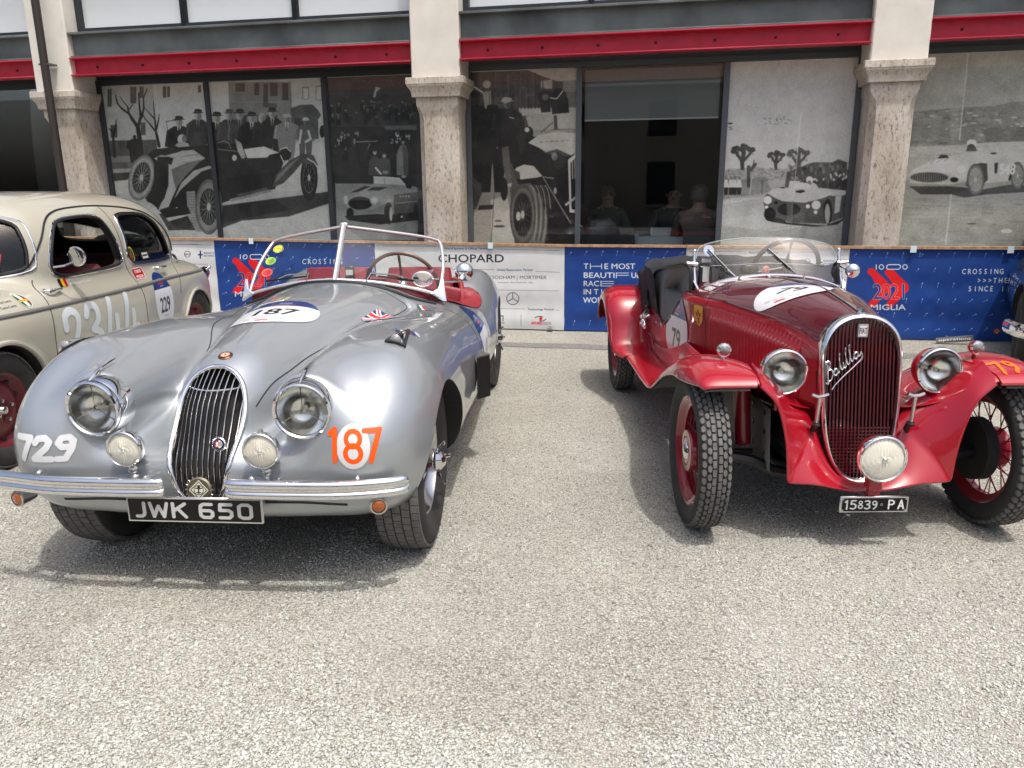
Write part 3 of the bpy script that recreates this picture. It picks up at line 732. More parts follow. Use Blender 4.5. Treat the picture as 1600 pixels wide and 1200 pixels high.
for x, c_, h_, ft, w_ in ((575, .06, .07, 740, 1.2), (712, .13, .06, 700, 1.1), (B + 40, .07, .06, 720, 1.2), (B + 130, .14, .2, 700, 1.1), (B + 205, .17, .08, 700, 1.1), (B + 292, .05, .09, 720, 1.2), (B + 365, .06, None, 720, .9), (B + 440, .06, .05, 690, 1.1)):
    m.man(x, ft, 440 if x > 600 else 430, c_, .52, h_, .6 if c_ < .1 else .4, w=w_)
m.e(.08, 590, 430, 36, 28).e(.6, 596, 472, 32, 34).e(.12, 612, 470, 16, 26, al=.6).p(.5, (545, 520), (575, 490), (640, 500), (664, 540), (640, 560))
m.l(.08, 4, (484, 345), (590, 330)); m.l(.08, 4, (484, 345), (510, 520))
m.man(B + 545, 640, 345, .36, .4, .55, .62, w=1.45); m.man(B + 680, 620, 300, .24, .3, .66, None, w=1.3); m.l(.6, 16, (B + 648, 410), (B + 636, 500)); m.l(.6, 16, (B + 700, 415), (B + 716, 470), (B + 680, 492))
# the car
m.p(.045, (340, 590), (480, 540), (700, 520), (B + 240, 500), (B + 490, 560), (B + 520, 640), (B + 460, 830), (B + 180, 900), (700, 990), (420, 980), (380, 880))
m.p(.52, (395, 610), (500, 560), (680, 550), (765, 610), (700, 650), (620, 720), (560, 820), (500, 960), (425, 985), (480, 850), (500, 700)).p(.3, (520, 690), (640, 640), (740, 620), (620, 740), (550, 830)).p(.07, (350, 580), (400, 545), (560, 525), (590, 560), (480, 590)).p(.06, (420, 600), (500, 600), (500, 800), (470, 900), (420, 970), (330, 900), (400, 800))
m.p(.05, (500, 600), (535, 610), (520, 660), (500, 650)); m.l(.35, 5, (590, 600), (720, 580)); m.l(.3, 4, (600, 640), (700, 640))
m.wheel(305, 750, 92, 168, .46, .07, 26, .55, .17, rot=.22)
m.p(.03, (395, 640), (470, 640), (500, 760), (430, 960), (340, 920), (395, 800))
m.p(.03, (540, 910), (620, 740), (740, 670), (820, 670), (870, 720), (B + 120, 900), (B + 60, 900), (640, 950)).p(.50, (538, 908), (590, 790), (680, 700), (790, 664), (830, 676), (740, 705), (650, 780), (585, 840))
m.p(.40, (628, 850), (690, 845), (700, 1000), (740, 1140), (700, 1140), (640, 1030)); m.wheel(790, 960, 98, 200, .34, .07, 26, .5, .17)
for k in range(14): m.l(.24, 3, (632 + k * 2.5, 870 + k * 19), (690 + k * 3, 865 + k * 19))
m.p(.66, (B + 235, 545), (B + 380, 525), (B + 492, 570), (B + 420, 585), (B + 400, 610), (B + 260, 610)).p(.5, (B + 170, 470), (B + 215, 500), (B + 250, 600), (B + 225, 620), (B + 190, 560)).p(.07, (B + 60, 620), (B + 510, 600), (B + 500, 700), (B + 70, 760))
m.l(.5, 4, (B + 50, 545), (B + 180, 560)); m.l(.45, 5, (B + 45, 500), (B + 90, 485), (B + 125, 500), (B + 140, 540)); m.e(.6, B + 167, 607, 17, 22)
m.e(.05, B + 535, 580, 42, 46).l(.75, 6, (B + 500, 545), (B + 540, 533), (B + 570, 560)).l(.75, 7, (B + 500, 590), (B + 520, 635))
m.wheel(B + 705, 750, 62, 165, .09, .03, 14, .42, .2); m.p(.18, (B + 440, 820), (B + 470, 720), (B + 560, 630), (B + 660, 575), (B + 740, 590), (B + 770, 665), (B + 720, 640), (B + 650, 650), (B + 590, 720), (B + 520, 790)).p(.33, (B + 455, 790), (B + 485, 725), (B + 570, 645), (B + 640, 600), (B + 600, 640), (B + 520, 730)).l(.62, 10, (B + 695, 614), (B + 740, 640), (B + 764, 672))
m.p(.4, (B + 130, 905), (B + 420, 835), (B + 440, 850), (B + 140, 925)).p(.2, (B + 180, 870), (B + 400, 820), (B + 410, 836), (B + 200, 892)).p(.62, (B + 470, 822), (B + 530, 818), (B + 520, 832), (B + 470, 842))
m.e(.6, 560, 975, 12, 12).e(.5, 556, 1000, 13, 10).p(.5, (480, 1040), (640, 1005), (660, 1018), (500, 1065)).p(.03, (430, 985), (640, 960), (660, 1010), (480, 1040))
m.done('black and white photo print of an old open tourer with men standing round it', lift=(.03, .56), tint=(.97, 1, .99))

# mural 2: crowd above a low two seater
m = Mural(-3.63, -2.40, 505, 110, .2207, .12)
m.p(.14, (40, 70), (660, 60), (660, 390), (60, 400)).p(.09, (60, 400), (660, 400), (660, 800), (80, 800)).p(.30, (420, 395), (660, 385), (660, 420), (440, 420))
rr = np.random.default_rng(3)
def folk(x0, x1, y0, y1, n, v, hh):
    for k in range(n):
        x, y = rr.uniform(x0, x1), rr.uniform(y0, y1); a = rr.uniform(.7, 1.25) * v; h = hh * rr.uniform(.85, 1.15)
        m.p(rr.uniform(.03, .13), (x - h * .9, y + h * 4), (x - h * .9, y + h * 1.4), (x - h * .3, y + h * .9), (x + h * .3, y + h * .9), (x + h * .9, y + h * 1.4), (x + h * .9, y + h * 4))
        m.e(a, x, y, h * .45, h * .62).e(a * .35, x + h * .12, y - h * .35, h * .5, h * .32)
        if rr.random() < .55: m.p(min(.75, a * 1.5), (x - h * .18, y + h * .8), (x + h * .18, y + h * .8), (x, y + h * 2.0))
folk(60, 650, 200, 330, 46, .32, 17); folk(70, 270, 420, 560, 18, .5, 19); folk(440, 655, 425, 520, 12, .55, 22)
m.p(.07, (250, 400), (430, 400), (480, 500), (430, 740), (260, 740)).l(.42, 7, (215, 508), (270, 505), (385, 500)).l(.38, 8, (330, 520), (300, 590)).p(.1, (255, 520), (320, 520), (300, 640), (260, 640)).l(.16, 5, (452, 80), (460, 380))
m.p(.55, (352, 190), (365, 140), (372, 115), (410, 125), (378, 150), (372, 190))
for x, y in ((365, 580), (433, 600)): m.p(.2, (x - 46, 740), (x - 40, 640), (x - 14, 610), (x + 14, 610), (x + 40, 640), (x + 46, 740)).e(.52, x, y, 13, 19).e(.12, x + 2, y - 14, 14, 9)
m.l(.75, 12, (372, 690), (408, 732)); m.e(.42, 440, 720, 20, 12)
m.p(.38, (520, 740), (520, 590), (545, 530), (585, 530), (600, 590), (602, 745)).p(.22, (560, 530), (570, 745), (602, 745), (598, 560)).e(.4, 566, 500, 13, 18).e(.05, 566, 488, 16, 13)
m.p(.42, (85, 800), (330, 800), (330, 1100), (95, 1100)).p(.40, (90, 930), (670, 900), (670, 1200), (100, 1200))
m.p(.05, (150, 1030), (480, 1010), (670, 1000), (670, 1060), (400, 1090), (180, 1060))
m.p(.44, (128, 900), (150, 860), (200, 845), (300, 815), (360, 800), (580, 800), (668, 830), (668, 990), (480, 1020), (190, 1010), (150, 960)).p(.10, (190, 865), (290, 820), (335, 820), (250, 860)).p(.12, (310, 850), (350, 825), (460, 825), (400, 850))
m.p(.20, (500, 880), (668, 860), (668, 1000), (500, 1015)).e(.06, 262, 940, 84, 46).p(.34, (140, 945), (190, 985), (340, 985), (480, 930), (470, 1010), (190, 1025)).e(.55, 362, 920, 31, 30).e(.72, 362, 920, 20, 20).e(.6, 160, 915, 14, 30)
m.p(.62, (358, 800), (356, 752), (430, 750), (540, 760), (575, 800), (575, 812)).l(.72, 5, (356, 752), (540, 762), (576, 806)).l(.3, 3, (430, 752), (436, 800)).p(.06, (580, 800), (630, 812), (620, 840), (590, 830)).e(.5, 570, 752, 18, 9)
m.e(.04, 462, 1010, 30, 78).e(.5, 480, 1015, 11, 52).e(.04, 190, 1010, 26, 38).e(.04, 656, 990, 18, 50); m.l(.6, 4, (510, 940), (668, 925))
for k in range(4): m.p(.5, (540 + k * 20, 885), (552 + k * 20, 884), (552 + k * 20, 898), (540 + k * 20, 899))
m.e(.7, 556, 1035, 8, 8)
m.done('dark black and white photo print of a low sports car before a crowd', lift=(.03, .52), tint=(.96, 1, 1))

# mural 3: racing car seen from the front, men and hats
m = Mural(-2.04, -.93, 715, 95, .24155, .22)
m.p(.20, (40, 60), (800, 40), (800, 330), (40, 360)); m.p(.60, (450, 60), (800, 45), (800, 140), (640, 130), (560, 105)).p(.55, (535, 130), (612, 120), (612, 180), (535, 180)).p(.42, (680, 130), (800, 120), (800, 210), (680, 200))
for k in range(26): x = 150 + k * 16; m.l(rr.uniform(.1, .34), 5, (x, 70 + rr.uniform(0, 60)), (x + rr.uniform(-6, 6), 310))
for k in range(60): m.e(rr.uniform(.08, .32), rr.uniform(230, 560), rr.uniform(80, 300), rr.uniform(6, 20), rr.uniform(6, 20), al=.5)
m.p(.34, (700, 210), (800, 190), (800, 330), (720, 320)); m.p(.62, (400, 310), (790, 300), (790, 350), (400, 355)); 
for k in range(9): m.l(.68, 6, (400 + k * 22, 305), (402 + k * 22, 350))
m.p(.42, (40, 700), (330, 650), (360, 1190), (40, 1190)).p(.16, (40, 760), (190, 760), (120, 960), (40, 970)).p(.62, (215, 900), (320, 870), (370, 1180), (215, 1180)).p(.5, (100, 980), (215, 940), (210, 1180), (80, 1180)).l(.14, 4, (236, 860), (216, 1190)).l(.2, 3, (120, 900), (70, 1190)).p(.1, (140, 935), (230, 930), (225, 960), (130, 965)).e(.2, 270, 1070, 38, 8).e(.25, 262, 1035, 24, 6)
m.l(.85, 8, (82, 152), (162, 205)); m.e(.62, 188, 152, 30, 30).e(.2, 188, 152, 30, 30, hole=.85).p(.52, (160, 200), (215, 195), (218, 360), (185, 360)); m.l(.3, 6, (205, 215), (207, 330))
m.man(110, 740, 540, .06, .16, .07, None, w=1.05); m.p(.05, (60, 330), (200, 330), (230, 560), (200, 840), (60, 720)); m.p(.08, (135, 345), (215, 360), (250, 560), (210, 700), (140, 610))
m.man(225, 850, 560, .045, .07, .05, None, w=1.2); m.p(.6, (250, 560), (275, 540), (290, 560), (268, 590))
m.man(320, 660, 420, .08, .34, .62, None, w=1.3); m.e(.62, 310, 255, 25, 20).l(.8, 5, (335, 365), (362, 372)); m.e(.7, 345, 415, 12, 10)
m.p(.05, (240, 310), (290, 320), (390, 440), (440, 560), (400, 640), (280, 640))
m.p(.28, (285, 560), (330, 550), (340, 700), (350, 800), (320, 800), (295, 680)).p(.62, (318, 795), (350, 790), (345, 815), (320, 815)).e(.03, 300, 830, 24, 74)
m.p(.03, (340, 620), (450, 420), (560, 600), (700, 620), (780, 600), (780, 1190), (500, 1190)).p(.1, (380, 490), (430, 370), (440, 560), (400, 600))
m.p(.58, (440, 360), (520, 340), (620, 350), (625, 440), (470, 470)).p(.62, (640, 352), (720, 335), (785, 335), (785, 440), (645, 440)).p(.5, (450, 450), (785, 440), (785, 470), (480, 490))
m.l(.1, 4, (540, 462), (615, 398)); m.e(.10, 565, 220, 46, 30).p(.10, (515, 215), (600, 200), (600, 330), (540, 335)).e(.07, 655, 240, 50, 62).p(.07, (600, 240), (712, 240), (720, 335), (610, 345)).l(.7, 7, (600, 240), (640, 245), (680, 195)); m.e(.46, 566, 236, 22, 20, al=.6)
m.e(.05, 462, 468, 26, 42).e(.75, 448, 446, 16, 16)
m.p(.68, (455, 530), (520, 480), (640, 458), (780, 470), (780, 590), (730, 610), (640, 570), (570, 590), (520, 560)).p(.05, (450, 540), (540, 580), (580, 640), (570, 740), (460, 680)).p(.06, (575, 620), (640, 590), (700, 620), (720, 700), (640, 740), (580, 700)).e(.6, 625, 618, 20, 26, al=.7).e(.2, 655, 650, 40, 50, al=.4)
for k in range(6): m.e(.3, 540 + k * 34, 525 - k * 2, 12, 4, al=.6)
m.p(.72, (712, 640), (780, 585), (780, 610), (728, 660), (735, 960), (780, 965), (780, 985), (722, 980)).p(.04, (735, 665), (780, 615), (780, 960), (742, 955))
for k in range(3): m.l(.66, 7, (740 + k * 16, 650 - k * 10), (742 + k * 16, 760))
m.p(.68, (358, 720), (380, 690), (430, 670), (490, 680), (548, 745), (480, 765), (405, 768)).p(.2, (360, 700), (400, 720), (405, 770), (360, 750)).p(.02, (400, 768), (560, 750), (600, 860), (580, 900)); m.l(.6, 5, (548, 750), (620, 760)); m.l(.42, 8, (555, 760), (730, 1050)); m.l(.62, 16, (700, 930), (780, 870)); m.e(.55, 628, 1040, 12, 36)
m.p(.30, (390, 800), (470, 790), (540, 880), (585, 1040), (560, 1190), (400, 1190)); m.wheel(420, 995, 84, 200, .30, .05, 22, .28, .16)
for k in range(7): m.l(.44 - k % 2 * .25, 8, *[(470 + k * 15 + 40 * math.sin(t), 995 - 190 * math.cos(t)) for t in np.linspace(.1, 2.6, 9)])
m.e(.6, 392, 1005, 15, 30).p(.03, (585, 950), (700, 1000), (740, 1190), (580, 1190)); m.e(.5, 630, 840, 10, 22)
m.done('sepia photo print of a big racing car seen from the front with men beside it', lift=(.03, .52), tint=(1.02, 1, .94))

# mural 4: two tone racer on a tree lined road
m = Mural(.575, 1.95, 1120, 180, .17088, .60)
m.p(.62, (0, -600), (1400, -600), (1400, 700), (0, 700)); m.c.a[:] = m.c.a * np.linspace(.94, 1.0, m.c.h)[:, None, None]
m.p(.46, (60, 500), (350, 470), (560, 500), (800, 470), (1270, 500), (1270, 720), (40, 760)).p(.36, (60, 590), (450, 580), (500, 700), (60, 770))
for k in range(300): m.e(rr.uniform(.2, .5), rr.uniform(60, 660), rr.uniform(490, 590), rr.uniform(4, 14), rr.uniform(4, 12), al=.5)
def poll(x, y, s_, v=.16):
    br2 = lambda *q: [m.c.poly([[(x + (a0 - w0) * s_, y + b0 * s_), (x + (a0 + w0) * s_, y + b0 * s_), (x + (a1 + w1) * s_, y + b1 * s_), (x + (a1 - w1) * s_, y + b1 * s_)]], m.g(v)) for (a0, b0, w0), (a1, b1, w1) in zip(q[:-1], q[1:])]
    br2((0, 0, 16), (-4, -80, 20)); br2((0, -70, 18), (-50, -150, 16), (-75, -190, 14)); br2((0, -70, 18), (10, -170, 20), (5, -220, 22)); br2((10, -80, 16), (70, -150, 16), (95, -190, 14))
    for a_, b_ in ((-75, -190), (-50, -200), (5, -220), (30, -210), (95, -185), (60, -190), (-85, -170), (-10, -190)): m.e(v, x + a_ * s_, y + b_ * s_, 24 * s_, 24 * s_)
    for k in range(26): m.e(v * rr.uniform(.7, 1.5), x + rr.uniform(-95, 105) * s_, y + rr.uniform(-215, -110) * s_, 8 * s_, 10 * s_, al=.6)
poll(235, 500, 1.0); poll(540, 500, .75); poll(740, 520, .95, .22); m.l(.18, 30, (290, 650), (290, 470), (310, 500), (350, 450)); m.l(.2, 9, (330, 490), (340, 410))
m.p(.20, (640, 520), (880, 430), (1060, 430), (1110, 400), (1190, 430), (1190, 495), (1265, 490), (1262, 700), (620, 660))
for k in range(90): m.e(rr.uniform(.08, .40), rr.uniform(650, 1250), rr.uniform(450, 660), rr.uniform(5, 16), rr.uniform(8, 28), al=.7)
for k in range(24): x, y = rr.uniform(880, 1240), rr.uniform(520, 600); m.e(.62, x, y, 9, 11).p(.12, (x - 16, y + 90), (x - 14, y + 18), (x + 14, y + 18), (x + 16, y + 90), al=.7)
for x in (85, 130, 165, 205): m.p(.66, (x - 24, 660), (x - 14, 590), (x + 14, 590), (x + 24, 660)).e(.3, x, 570, 13, 16).p(.08, (x - 20, 660), (x + 20, 660), (x + 14, 730), (x - 18, 730)).l(.5, 8, (x - 8, 730), (x - 12, 780)).l(.5, 8, (x + 10, 730), (x + 8, 775)).l(.72, 12, (x + 2, 785), (x + 14, 785))
m.l(.6, 6, (320, 580), (300, 720)); m.e(.34, 405, 590, 66, 22).l(.2, 8, (415, 600), (412, 720))
for x, y in ((690, 560), (730, 575)): m.p(.6, (x - 35, 660), (x - 25, 600), (x + 25, 600), (x + 35, 660)).e(.35, x, 575, 14, 18)
m.p(.50, (0, 830), (430, 750), (1290, 700), (1290, 1200), (0, 1200)).p(.44, (0, 860), (420, 790), (430, 900), (0, 960), al=.6); m.l(.4, 8, (0, 1090), (1240, 950), al=.6); m.p(.40, (0, 1000), (500, 1060), (1200, 960), (1220, 1200), (0, 1200), al=.7)
m.p(.10, (440, 940), (560, 900), (640, 980), (990, 1010), (1190, 930), (1100, 1000), (900, 1020), (660, 1000), (500, 975))
m.p(.20, (425, 770), (450, 725), (500, 700), (900, 690), (1060, 740), (1215, 720), (1200, 900), (1150, 940), (1000, 990), (690, 985), (440, 900)).p(.60, (460, 712), (510, 672), (700, 660), (950, 665), (1190, 690), (1215, 720), (1130, 735), (1040, 730), (960, 760), (800, 800), (600, 785), (540, 760)).p(.60, (1085, 740), (1140, 735), (1120, 880), (1075, 900)).p(.08, (722, 690), (790, 680), (810, 700), (760, 712), (720, 705)).p(.1, (565, 662), (610, 655), (625, 672))
m.p(.72, (705, 670), (715, 630), (760, 615), (850, 622), (860, 668)); m.e(.82, 848, 590, 32, 30).e(.3, 845, 612, 18, 18).p(.6, (850, 660), (870, 610), (910, 630), (930, 670)); m.e(.07, 660, 860, 112, 60).e(.2, 660, 860, 112, 60, hole=.94); m.p(.28, (640, 800), (700, 800), (690, 990), (640, 980), al=.6)
for x, y, r_ in ((465, 775, 34), (908, 820, 38), (832, 832, 16), (455, 842, 13), (902, 886, 14)): m.e(.45, x, y, r_ + 4, r_ + 4).e(.86, x, y, r_, r_)
m.e(.05, 540, 800, 16, 14).e(.04, 485, 905, 54, 64).e(.05, 1015, 880, 40, 115).e(.48, 1010, 900, 24, 92).e(.05, 1180, 860, 26, 70).e(.4, 1176, 860, 15, 48)
for k in range(24): m.e(.2, rr.uniform(430, 680), rr.uniform(10, 90), rr.uniform(4, 14), 5, al=.6, rot=.4)
for k in range(7): m.e(.12, rr.uniform(85, 140), rr.uniform(20, 165), 18, 4, rot=-.3)
m.l(.84, 9, (770, -20), (735, 330)); m.l(.72, 5, (740, 330), (695, 780), al=.8); m.l(.3, 5, (693, 780), (670, 1110), al=.6); m.p(.68, (690, 160), (760, 60), (740, 330), (700, 330), al=.25)
m.done('pale photo print of a two tone racing car on a road lined with cut trees', lift=(.03, .74), tint=(.985, 1, .975))

# mural 5: long nosed racer before a hillside
m = Mural(2.24, 4.12, 1400, 80, .2541, .50)
m.p(.50, (0, 0), (900, 0), (900, 380), (0, 380)); m.p(.47, (0, 100), (900, 90), (900, 330), (0, 330)); m.p(.36, (0, 380), (140, 370), (330, 350), (600, 335), (720, 312), (900, 305), (900, 640), (0, 640))
for k in range(420): m.e(rr.uniform(.24, .44), rr.uniform(100, 900), rr.uniform(360, 600), rr.uniform(8, 36), rr.uniform(3, 8), al=.5)
for k in range(30): m.e(.6, rr.uniform(200, 880), rr.uniform(365, 520), rr.uniform(6, 22), 5, al=.8)
m.p(.25, (520, 480), (640, 460), (900, 470), (900, 560), (560, 560), al=.6); m.p(.56, (80, 590), (420, 575), (560, 560), (900, 552), (900, 640), (80, 690)).p(.50, (80, 640), (400, 620), (400, 720), (80, 740))
for k in range(120): m.e(rr.uniform(.4, .66), rr.uniform(90, 900), rr.uniform(580, 660), rr.uniform(8, 30), 5, al=.5)
m.p(.42, (0, 790), (900, 780), (900, 1200), (0, 1200)).p(.46, (40, 850), (900, 830), (900, 960), (40, 940), al=.7)
for k in range(120): m.e(rr.uniform(.3, .52), rr.uniform(40, 900), rr.uniform(880, 1190), rr.uniform(30, 120), rr.uniform(2, 7), al=.4)
m.p(.15, (80, 830), (340, 830), (520, 850), (700, 820), (900, 830), (900, 860), (560, 880), (420, 900), (340, 880), (150, 880)); m.e(.62, 680, 1105, 36, 13).e(.2, 465, 1060, 30, 5)
m.p(.58, (70, 760), (110, 720), (190, 680), (300, 650), (440, 625), (700, 625), (900, 630), (900, 770), (760, 790), (560, 810), (430, 800), (330, 820), (90, 810)).p(.66, (100, 730), (200, 690), (340, 660), (420, 690), (330, 745), (110, 745)).p(.72, (185, 690), (260, 660), (345, 668), (320, 695), al=.8)
for k in range(3): m.l(.42, 6, (215 + k * 40, 690 - k * 6), (235 + k * 42, 668 - k * 4))
m.e(.30, 205, 775, 120, 33).e(.14, 205, 775, 112, 27)
for k in range(15): m.l(.4, 3, (105 + k * 14, 755), (105 + k * 14, 797))
m.p(.64, (340, 735), (375, 690), (440, 700), (448, 760), (420, 790), (340, 770)).e(.74, 400, 725, 34, 32).e(.5, 400, 725, 34, 32, hole=.9).e(.06, 358, 790, 26, 16).p(.10, (255, 660), (275, 636), (315, 638), (325, 656))
m.p(.15, (440, 760), (470, 705), (520, 685), (560, 690), (565, 790), (545, 810), (430, 830)); m.wheel(490, 790, 54, 100, .30, .38, 12, .52, .18); m.wheel(748, 765, 44, 86, .28, .34, 12, .5, .18); m.p(.06, (690, 790), (720, 690), (730, 690), (700, 800))
m.p(.10, (605, 690), (628, 682), (622, 750), (606, 752)).p(.12, (703, 700), (718, 698), (712, 740), (702, 744)); m.c.text('548', 632, 756, 64, m.g(.74), shear=.15, sx=.72, bold=1)
m.e(.72, 466, 566, 30, 24).e(.16, 462, 588, 24, 18).p(.2, (430, 615), (440, 590), (490, 590), (500, 615)); m.e(.1, 600, 628, 20, 6); m.e(.3, 376, 250, 8, 4)
m.l(.66, 7, (444, 10), (390, 545)); m.l(.62, 5, (340, 880), (305, 1190)); m.p(.54, (330, 350), (440, 10), (400, 360), (380, 560), (340, 560), al=.3)
m.done('grey photo print of a long nosed racing car numbered 548 before a bare hillside', lift=(.04, .70), tint=(.99, 1, .94))
m = Mural(4.18, 6.02, 1400, 80, .2541, .34)
m.done('plain grey end of the hillside photo print', lift=(.03, .66))
# black sheet standing in for the unlit room behind the left panes
mb = MB(); mb.box((-8.27, YG + .9, 1.33), (2.7, .02, 2.43)); mb.build('dark_room_backing', M_roomdark, hall)

# the room seen through the clear pane
rm = MB(); x0, x1, y0, y1 = -.93, 2.3, YG + .06, YG + 4.6
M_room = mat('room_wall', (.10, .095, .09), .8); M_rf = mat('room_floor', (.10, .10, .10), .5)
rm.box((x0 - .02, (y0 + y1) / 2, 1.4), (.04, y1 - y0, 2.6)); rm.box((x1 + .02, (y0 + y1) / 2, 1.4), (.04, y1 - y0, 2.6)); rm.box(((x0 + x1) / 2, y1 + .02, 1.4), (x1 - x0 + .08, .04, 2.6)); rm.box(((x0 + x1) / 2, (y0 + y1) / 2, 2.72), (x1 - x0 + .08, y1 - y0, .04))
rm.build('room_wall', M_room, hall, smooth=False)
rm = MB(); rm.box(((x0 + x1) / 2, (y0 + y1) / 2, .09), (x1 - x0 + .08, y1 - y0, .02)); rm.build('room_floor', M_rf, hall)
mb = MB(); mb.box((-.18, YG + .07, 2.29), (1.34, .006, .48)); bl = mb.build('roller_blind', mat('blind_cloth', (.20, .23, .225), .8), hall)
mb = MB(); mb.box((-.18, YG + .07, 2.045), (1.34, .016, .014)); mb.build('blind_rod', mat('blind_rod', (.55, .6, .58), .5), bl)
# ------------------------------------------------------------------ crowd barrier hung with printed banners
DB = 7.46
def rail_z(u): return float(np.interp(u, [-7.5, -5.03, -.95, 3.06, 3.2], [.92, .902, .845, .841, .846]))
def bu(x, y=440): return float(px_plane([(x, y)], DB)[0, 0])
BLUE, WHITE, INK, NAVY, SIGNAL = (.115, .25, .52), (.82, .825, .82), (.13, .14, .17), (.10, .18, .36), (.86, .12, .14)
def banner_canvas(u0, u1, bg, ppm=560):
    def M(p):
        q = px_plane(p, DB)
        return np.stack([(q[:, 0] - u0) * ppm, (.93 - q[:, 1]) * ppm], 1)
    c = Canvas((u1 - u0) * ppm, .93 * ppm, bg, M)
    return c
def streaks(c, x0, x1, rows, seed):
    r_ = np.random.default_rng(seed)
    for j, y in enumerate(rows):
        for k in range(int((x1 - x0) / 25) + 1):
            x = x0 + k * 25 + (j % 2) * 6 + r_.uniform(-1, 1); ph = .22 + .5 * math.sin(k * .5 + j * 1.1)
            L_ = 2.6 + 1.2 * abs(math.sin(k * .7 + j)); dx, dy = math.cos(ph + .6) * L_, -math.sin(ph + .6) * L_
            c.line([(x - dx, y - dy), (x + dx, y + dy)], 1.0, (.55, .64, .80), .6); c.ell((x + dx, y + dy), .75, .75, (.8, .85, .92))
def year_logo(c, x, y, k=1.):
    """Round date logo: 1000 over a red chevron with 2021, MIGLIA below. (x, y) = left end of the top line's baseline."""
    f = lambda a, b: (x + a * k, y + b * k)
    c.poly([f(-3, 5), f(4, -1), f(26, 26), f(10, 52), f(-8, 58), f(-2, 50), f(10, 32)], SIGNAL); c.poly([f(20, 5), f(33, 0), f(58, 24), f(58, 32), f(38, 52), f(22, 56), f(38, 30)], SIGNAL)
    for a, b in ((-1, 3), (26, 4)): c.line([f(a, b), f(a + 26, b + 24), f(a + 2, b + 50)], 11 * k, SIGNAL)
    c.text('1', *f(4, 0), 8 * k, WHITE, bold=.7); c.ell(f(15, -4), 4.2 * k, 4.2 * k, WHITE, hole=.66)
    c.line([f(27, -4), f(41, -4)], 9 * k, WHITE); c.line([f(27, -4), f(41, -4)], 6 * k, BLUE); c.ell(f(52, -4), 4.2 * k, 4.2 * k, WHITE, hole=.66)
    for i, ch in enumerate('2021'):
        c.text(ch, *f(1 + i * 13.5, 46), 24 * k, WHITE, sx=.92, bold=1.6); c.text(ch, *f(1 + i * 13.5, 46), 24 * k, SIGNAL if i in (1, 2) else BLUE, sx=.92, bold=.1)
    c.text('MIGLIA', *f(-3, 63), 8.6 * k, WHITE, width=56 * k, bold=.8)
def mono(c, t, x, y, size, adv, col, shear=0.):
    for i, ch in enumerate(t):
        if ch != ' ': c.text(ch, x + i * adv + adv / 2, y - i * .02, size, col, align='c', shear=shear, sx=.82, bold=.5)
def chopard_panel(c, x, y):
    """White sponsor sheet; (x, y) is its top right corner in photo pixels."""
    f = lambda a, b: (x + a, y + b + a * .012)
    G = (.50, .51, .52)
    c.line([f(-284, 5), f(-200, 5)], .7, G); c.line([f(-106, 8), f(-8, 9)], .7, G); c.text('World Sponsor & Official Timekeeper', *f(-188, 9.5), 3.3, NAVY, width=77)
    c.text('CHOPARD', *f(-198, 29.5), 12.2, INK, width=103, bold=.7)
    c.line([f(-196, 40), f(-110, 40)], .7, G); c.line([f(-45, 42), f(-8, 43)], .7, G); c.text('Global Restoration Partner', *f(-106, 42), 3.4, NAVY, width=57)
    c.text('WOODHAM | MORTIMER', *f(-126, 55), 5.4, (.3, .31, .33), width=98); c.text('Restoration - Race Preparation - Sales', *f(-104, 61), 2., (.3, .31, .33), width=55)
    c.line([f(-270, 71), f(-9, 72)], .7, G); c.ell(f(-81, 85), 10, 10, (.2, .21, .23), hole=.9)
    for a in (-90, 30, 150): c.line([f(-81, 85), f(-81 + 9.4 * math.cos(R(a)), 85 + 9.4 * math.sin(R(a)))], 1.0, (.2, .21, .23))
    c.line([f(-270, 100), f(-62, 101)], .7, G); c.line([f(-14, 102), f(-9, 102)], .7, G); c.text('Technology Partner', *f(-58, 103), 3.3, NAVY, width=42)
    c.line([f(-68, 110), f(-68, 127)], .8, G)
    c.text('ANTARES', *f(-52, 125), 4.6, SIGNAL, width=17, bold=.5); c.text('VISION', *f(-34.5, 125), 4.6, (.35, .36, .38), width=13.5)
    c.ell(f(-37, 115.5), 2.6, 2.6, SIGNAL); c.line([f(-46, 114), f(-40, 112), f(-34, 112.5)], 1.2, (.2, .21, .23)); c.line([f(-39, 119), f(-33, 119), f(-29, 116)], 1.2, (.2, .21, .23))
    c.line([f(-104, 120), f(-104, 112), f(-96, 112), f(-96, 120)], 1.4, (.25, .26, .28)); c.line([f(-101, 120), f(-101, 116)], 1.2, (.25, .26, .28)); c.text('MAPEI', *f(-103, 124), 1.8, INK, width=9)
def brands(c, x, y):
    f = lambda a, b: (x + a, y + b)
    c.line([f(-84, 9), f(-4, 9)], .7, (.4, .42, .55)); c.line([f(60, 10), f(115, 10)], .7, (.4, .42, .55)); c.text('Race Passion Sponsor', *f(8, 12), 3.2, NAVY, width=46)
    c.ell(f(12, 22), 3, 3, SIGNAL, hole=.6); c.text('VILLA', *f(20, 27), 4.6, INK, width=22); c.text('Andrea', *f(54, 27), 4.6, NAVY, width=22)
    c.ell(f(99, 25), 5, 5, (.2, .21, .23), hole=.84); c.text('BPM', *f(99, 27), 3, INK, align='c'); c.line([f(92, 40), f(130, 41)], .7, (.5, .5, .55)); c.line([f(119, 31), f(119, 21)], 2.4, NAVY); c.line([f(116, 26), f(122, 26)], 2, NAVY)
    c.text('BANCO', *f(124, 25), 3, NAVY, width=18); c.text('SAN MARCO', *f(124, 29), 2.6, NAVY, width=18)
wood = mat('wood_rail', (.40, .235, .13), .7, var=(30, .35, 6), bump=(60, .3, .002))
steel = mat('galvanised_steel', (.30, .31, .32), .4, metal=.8)
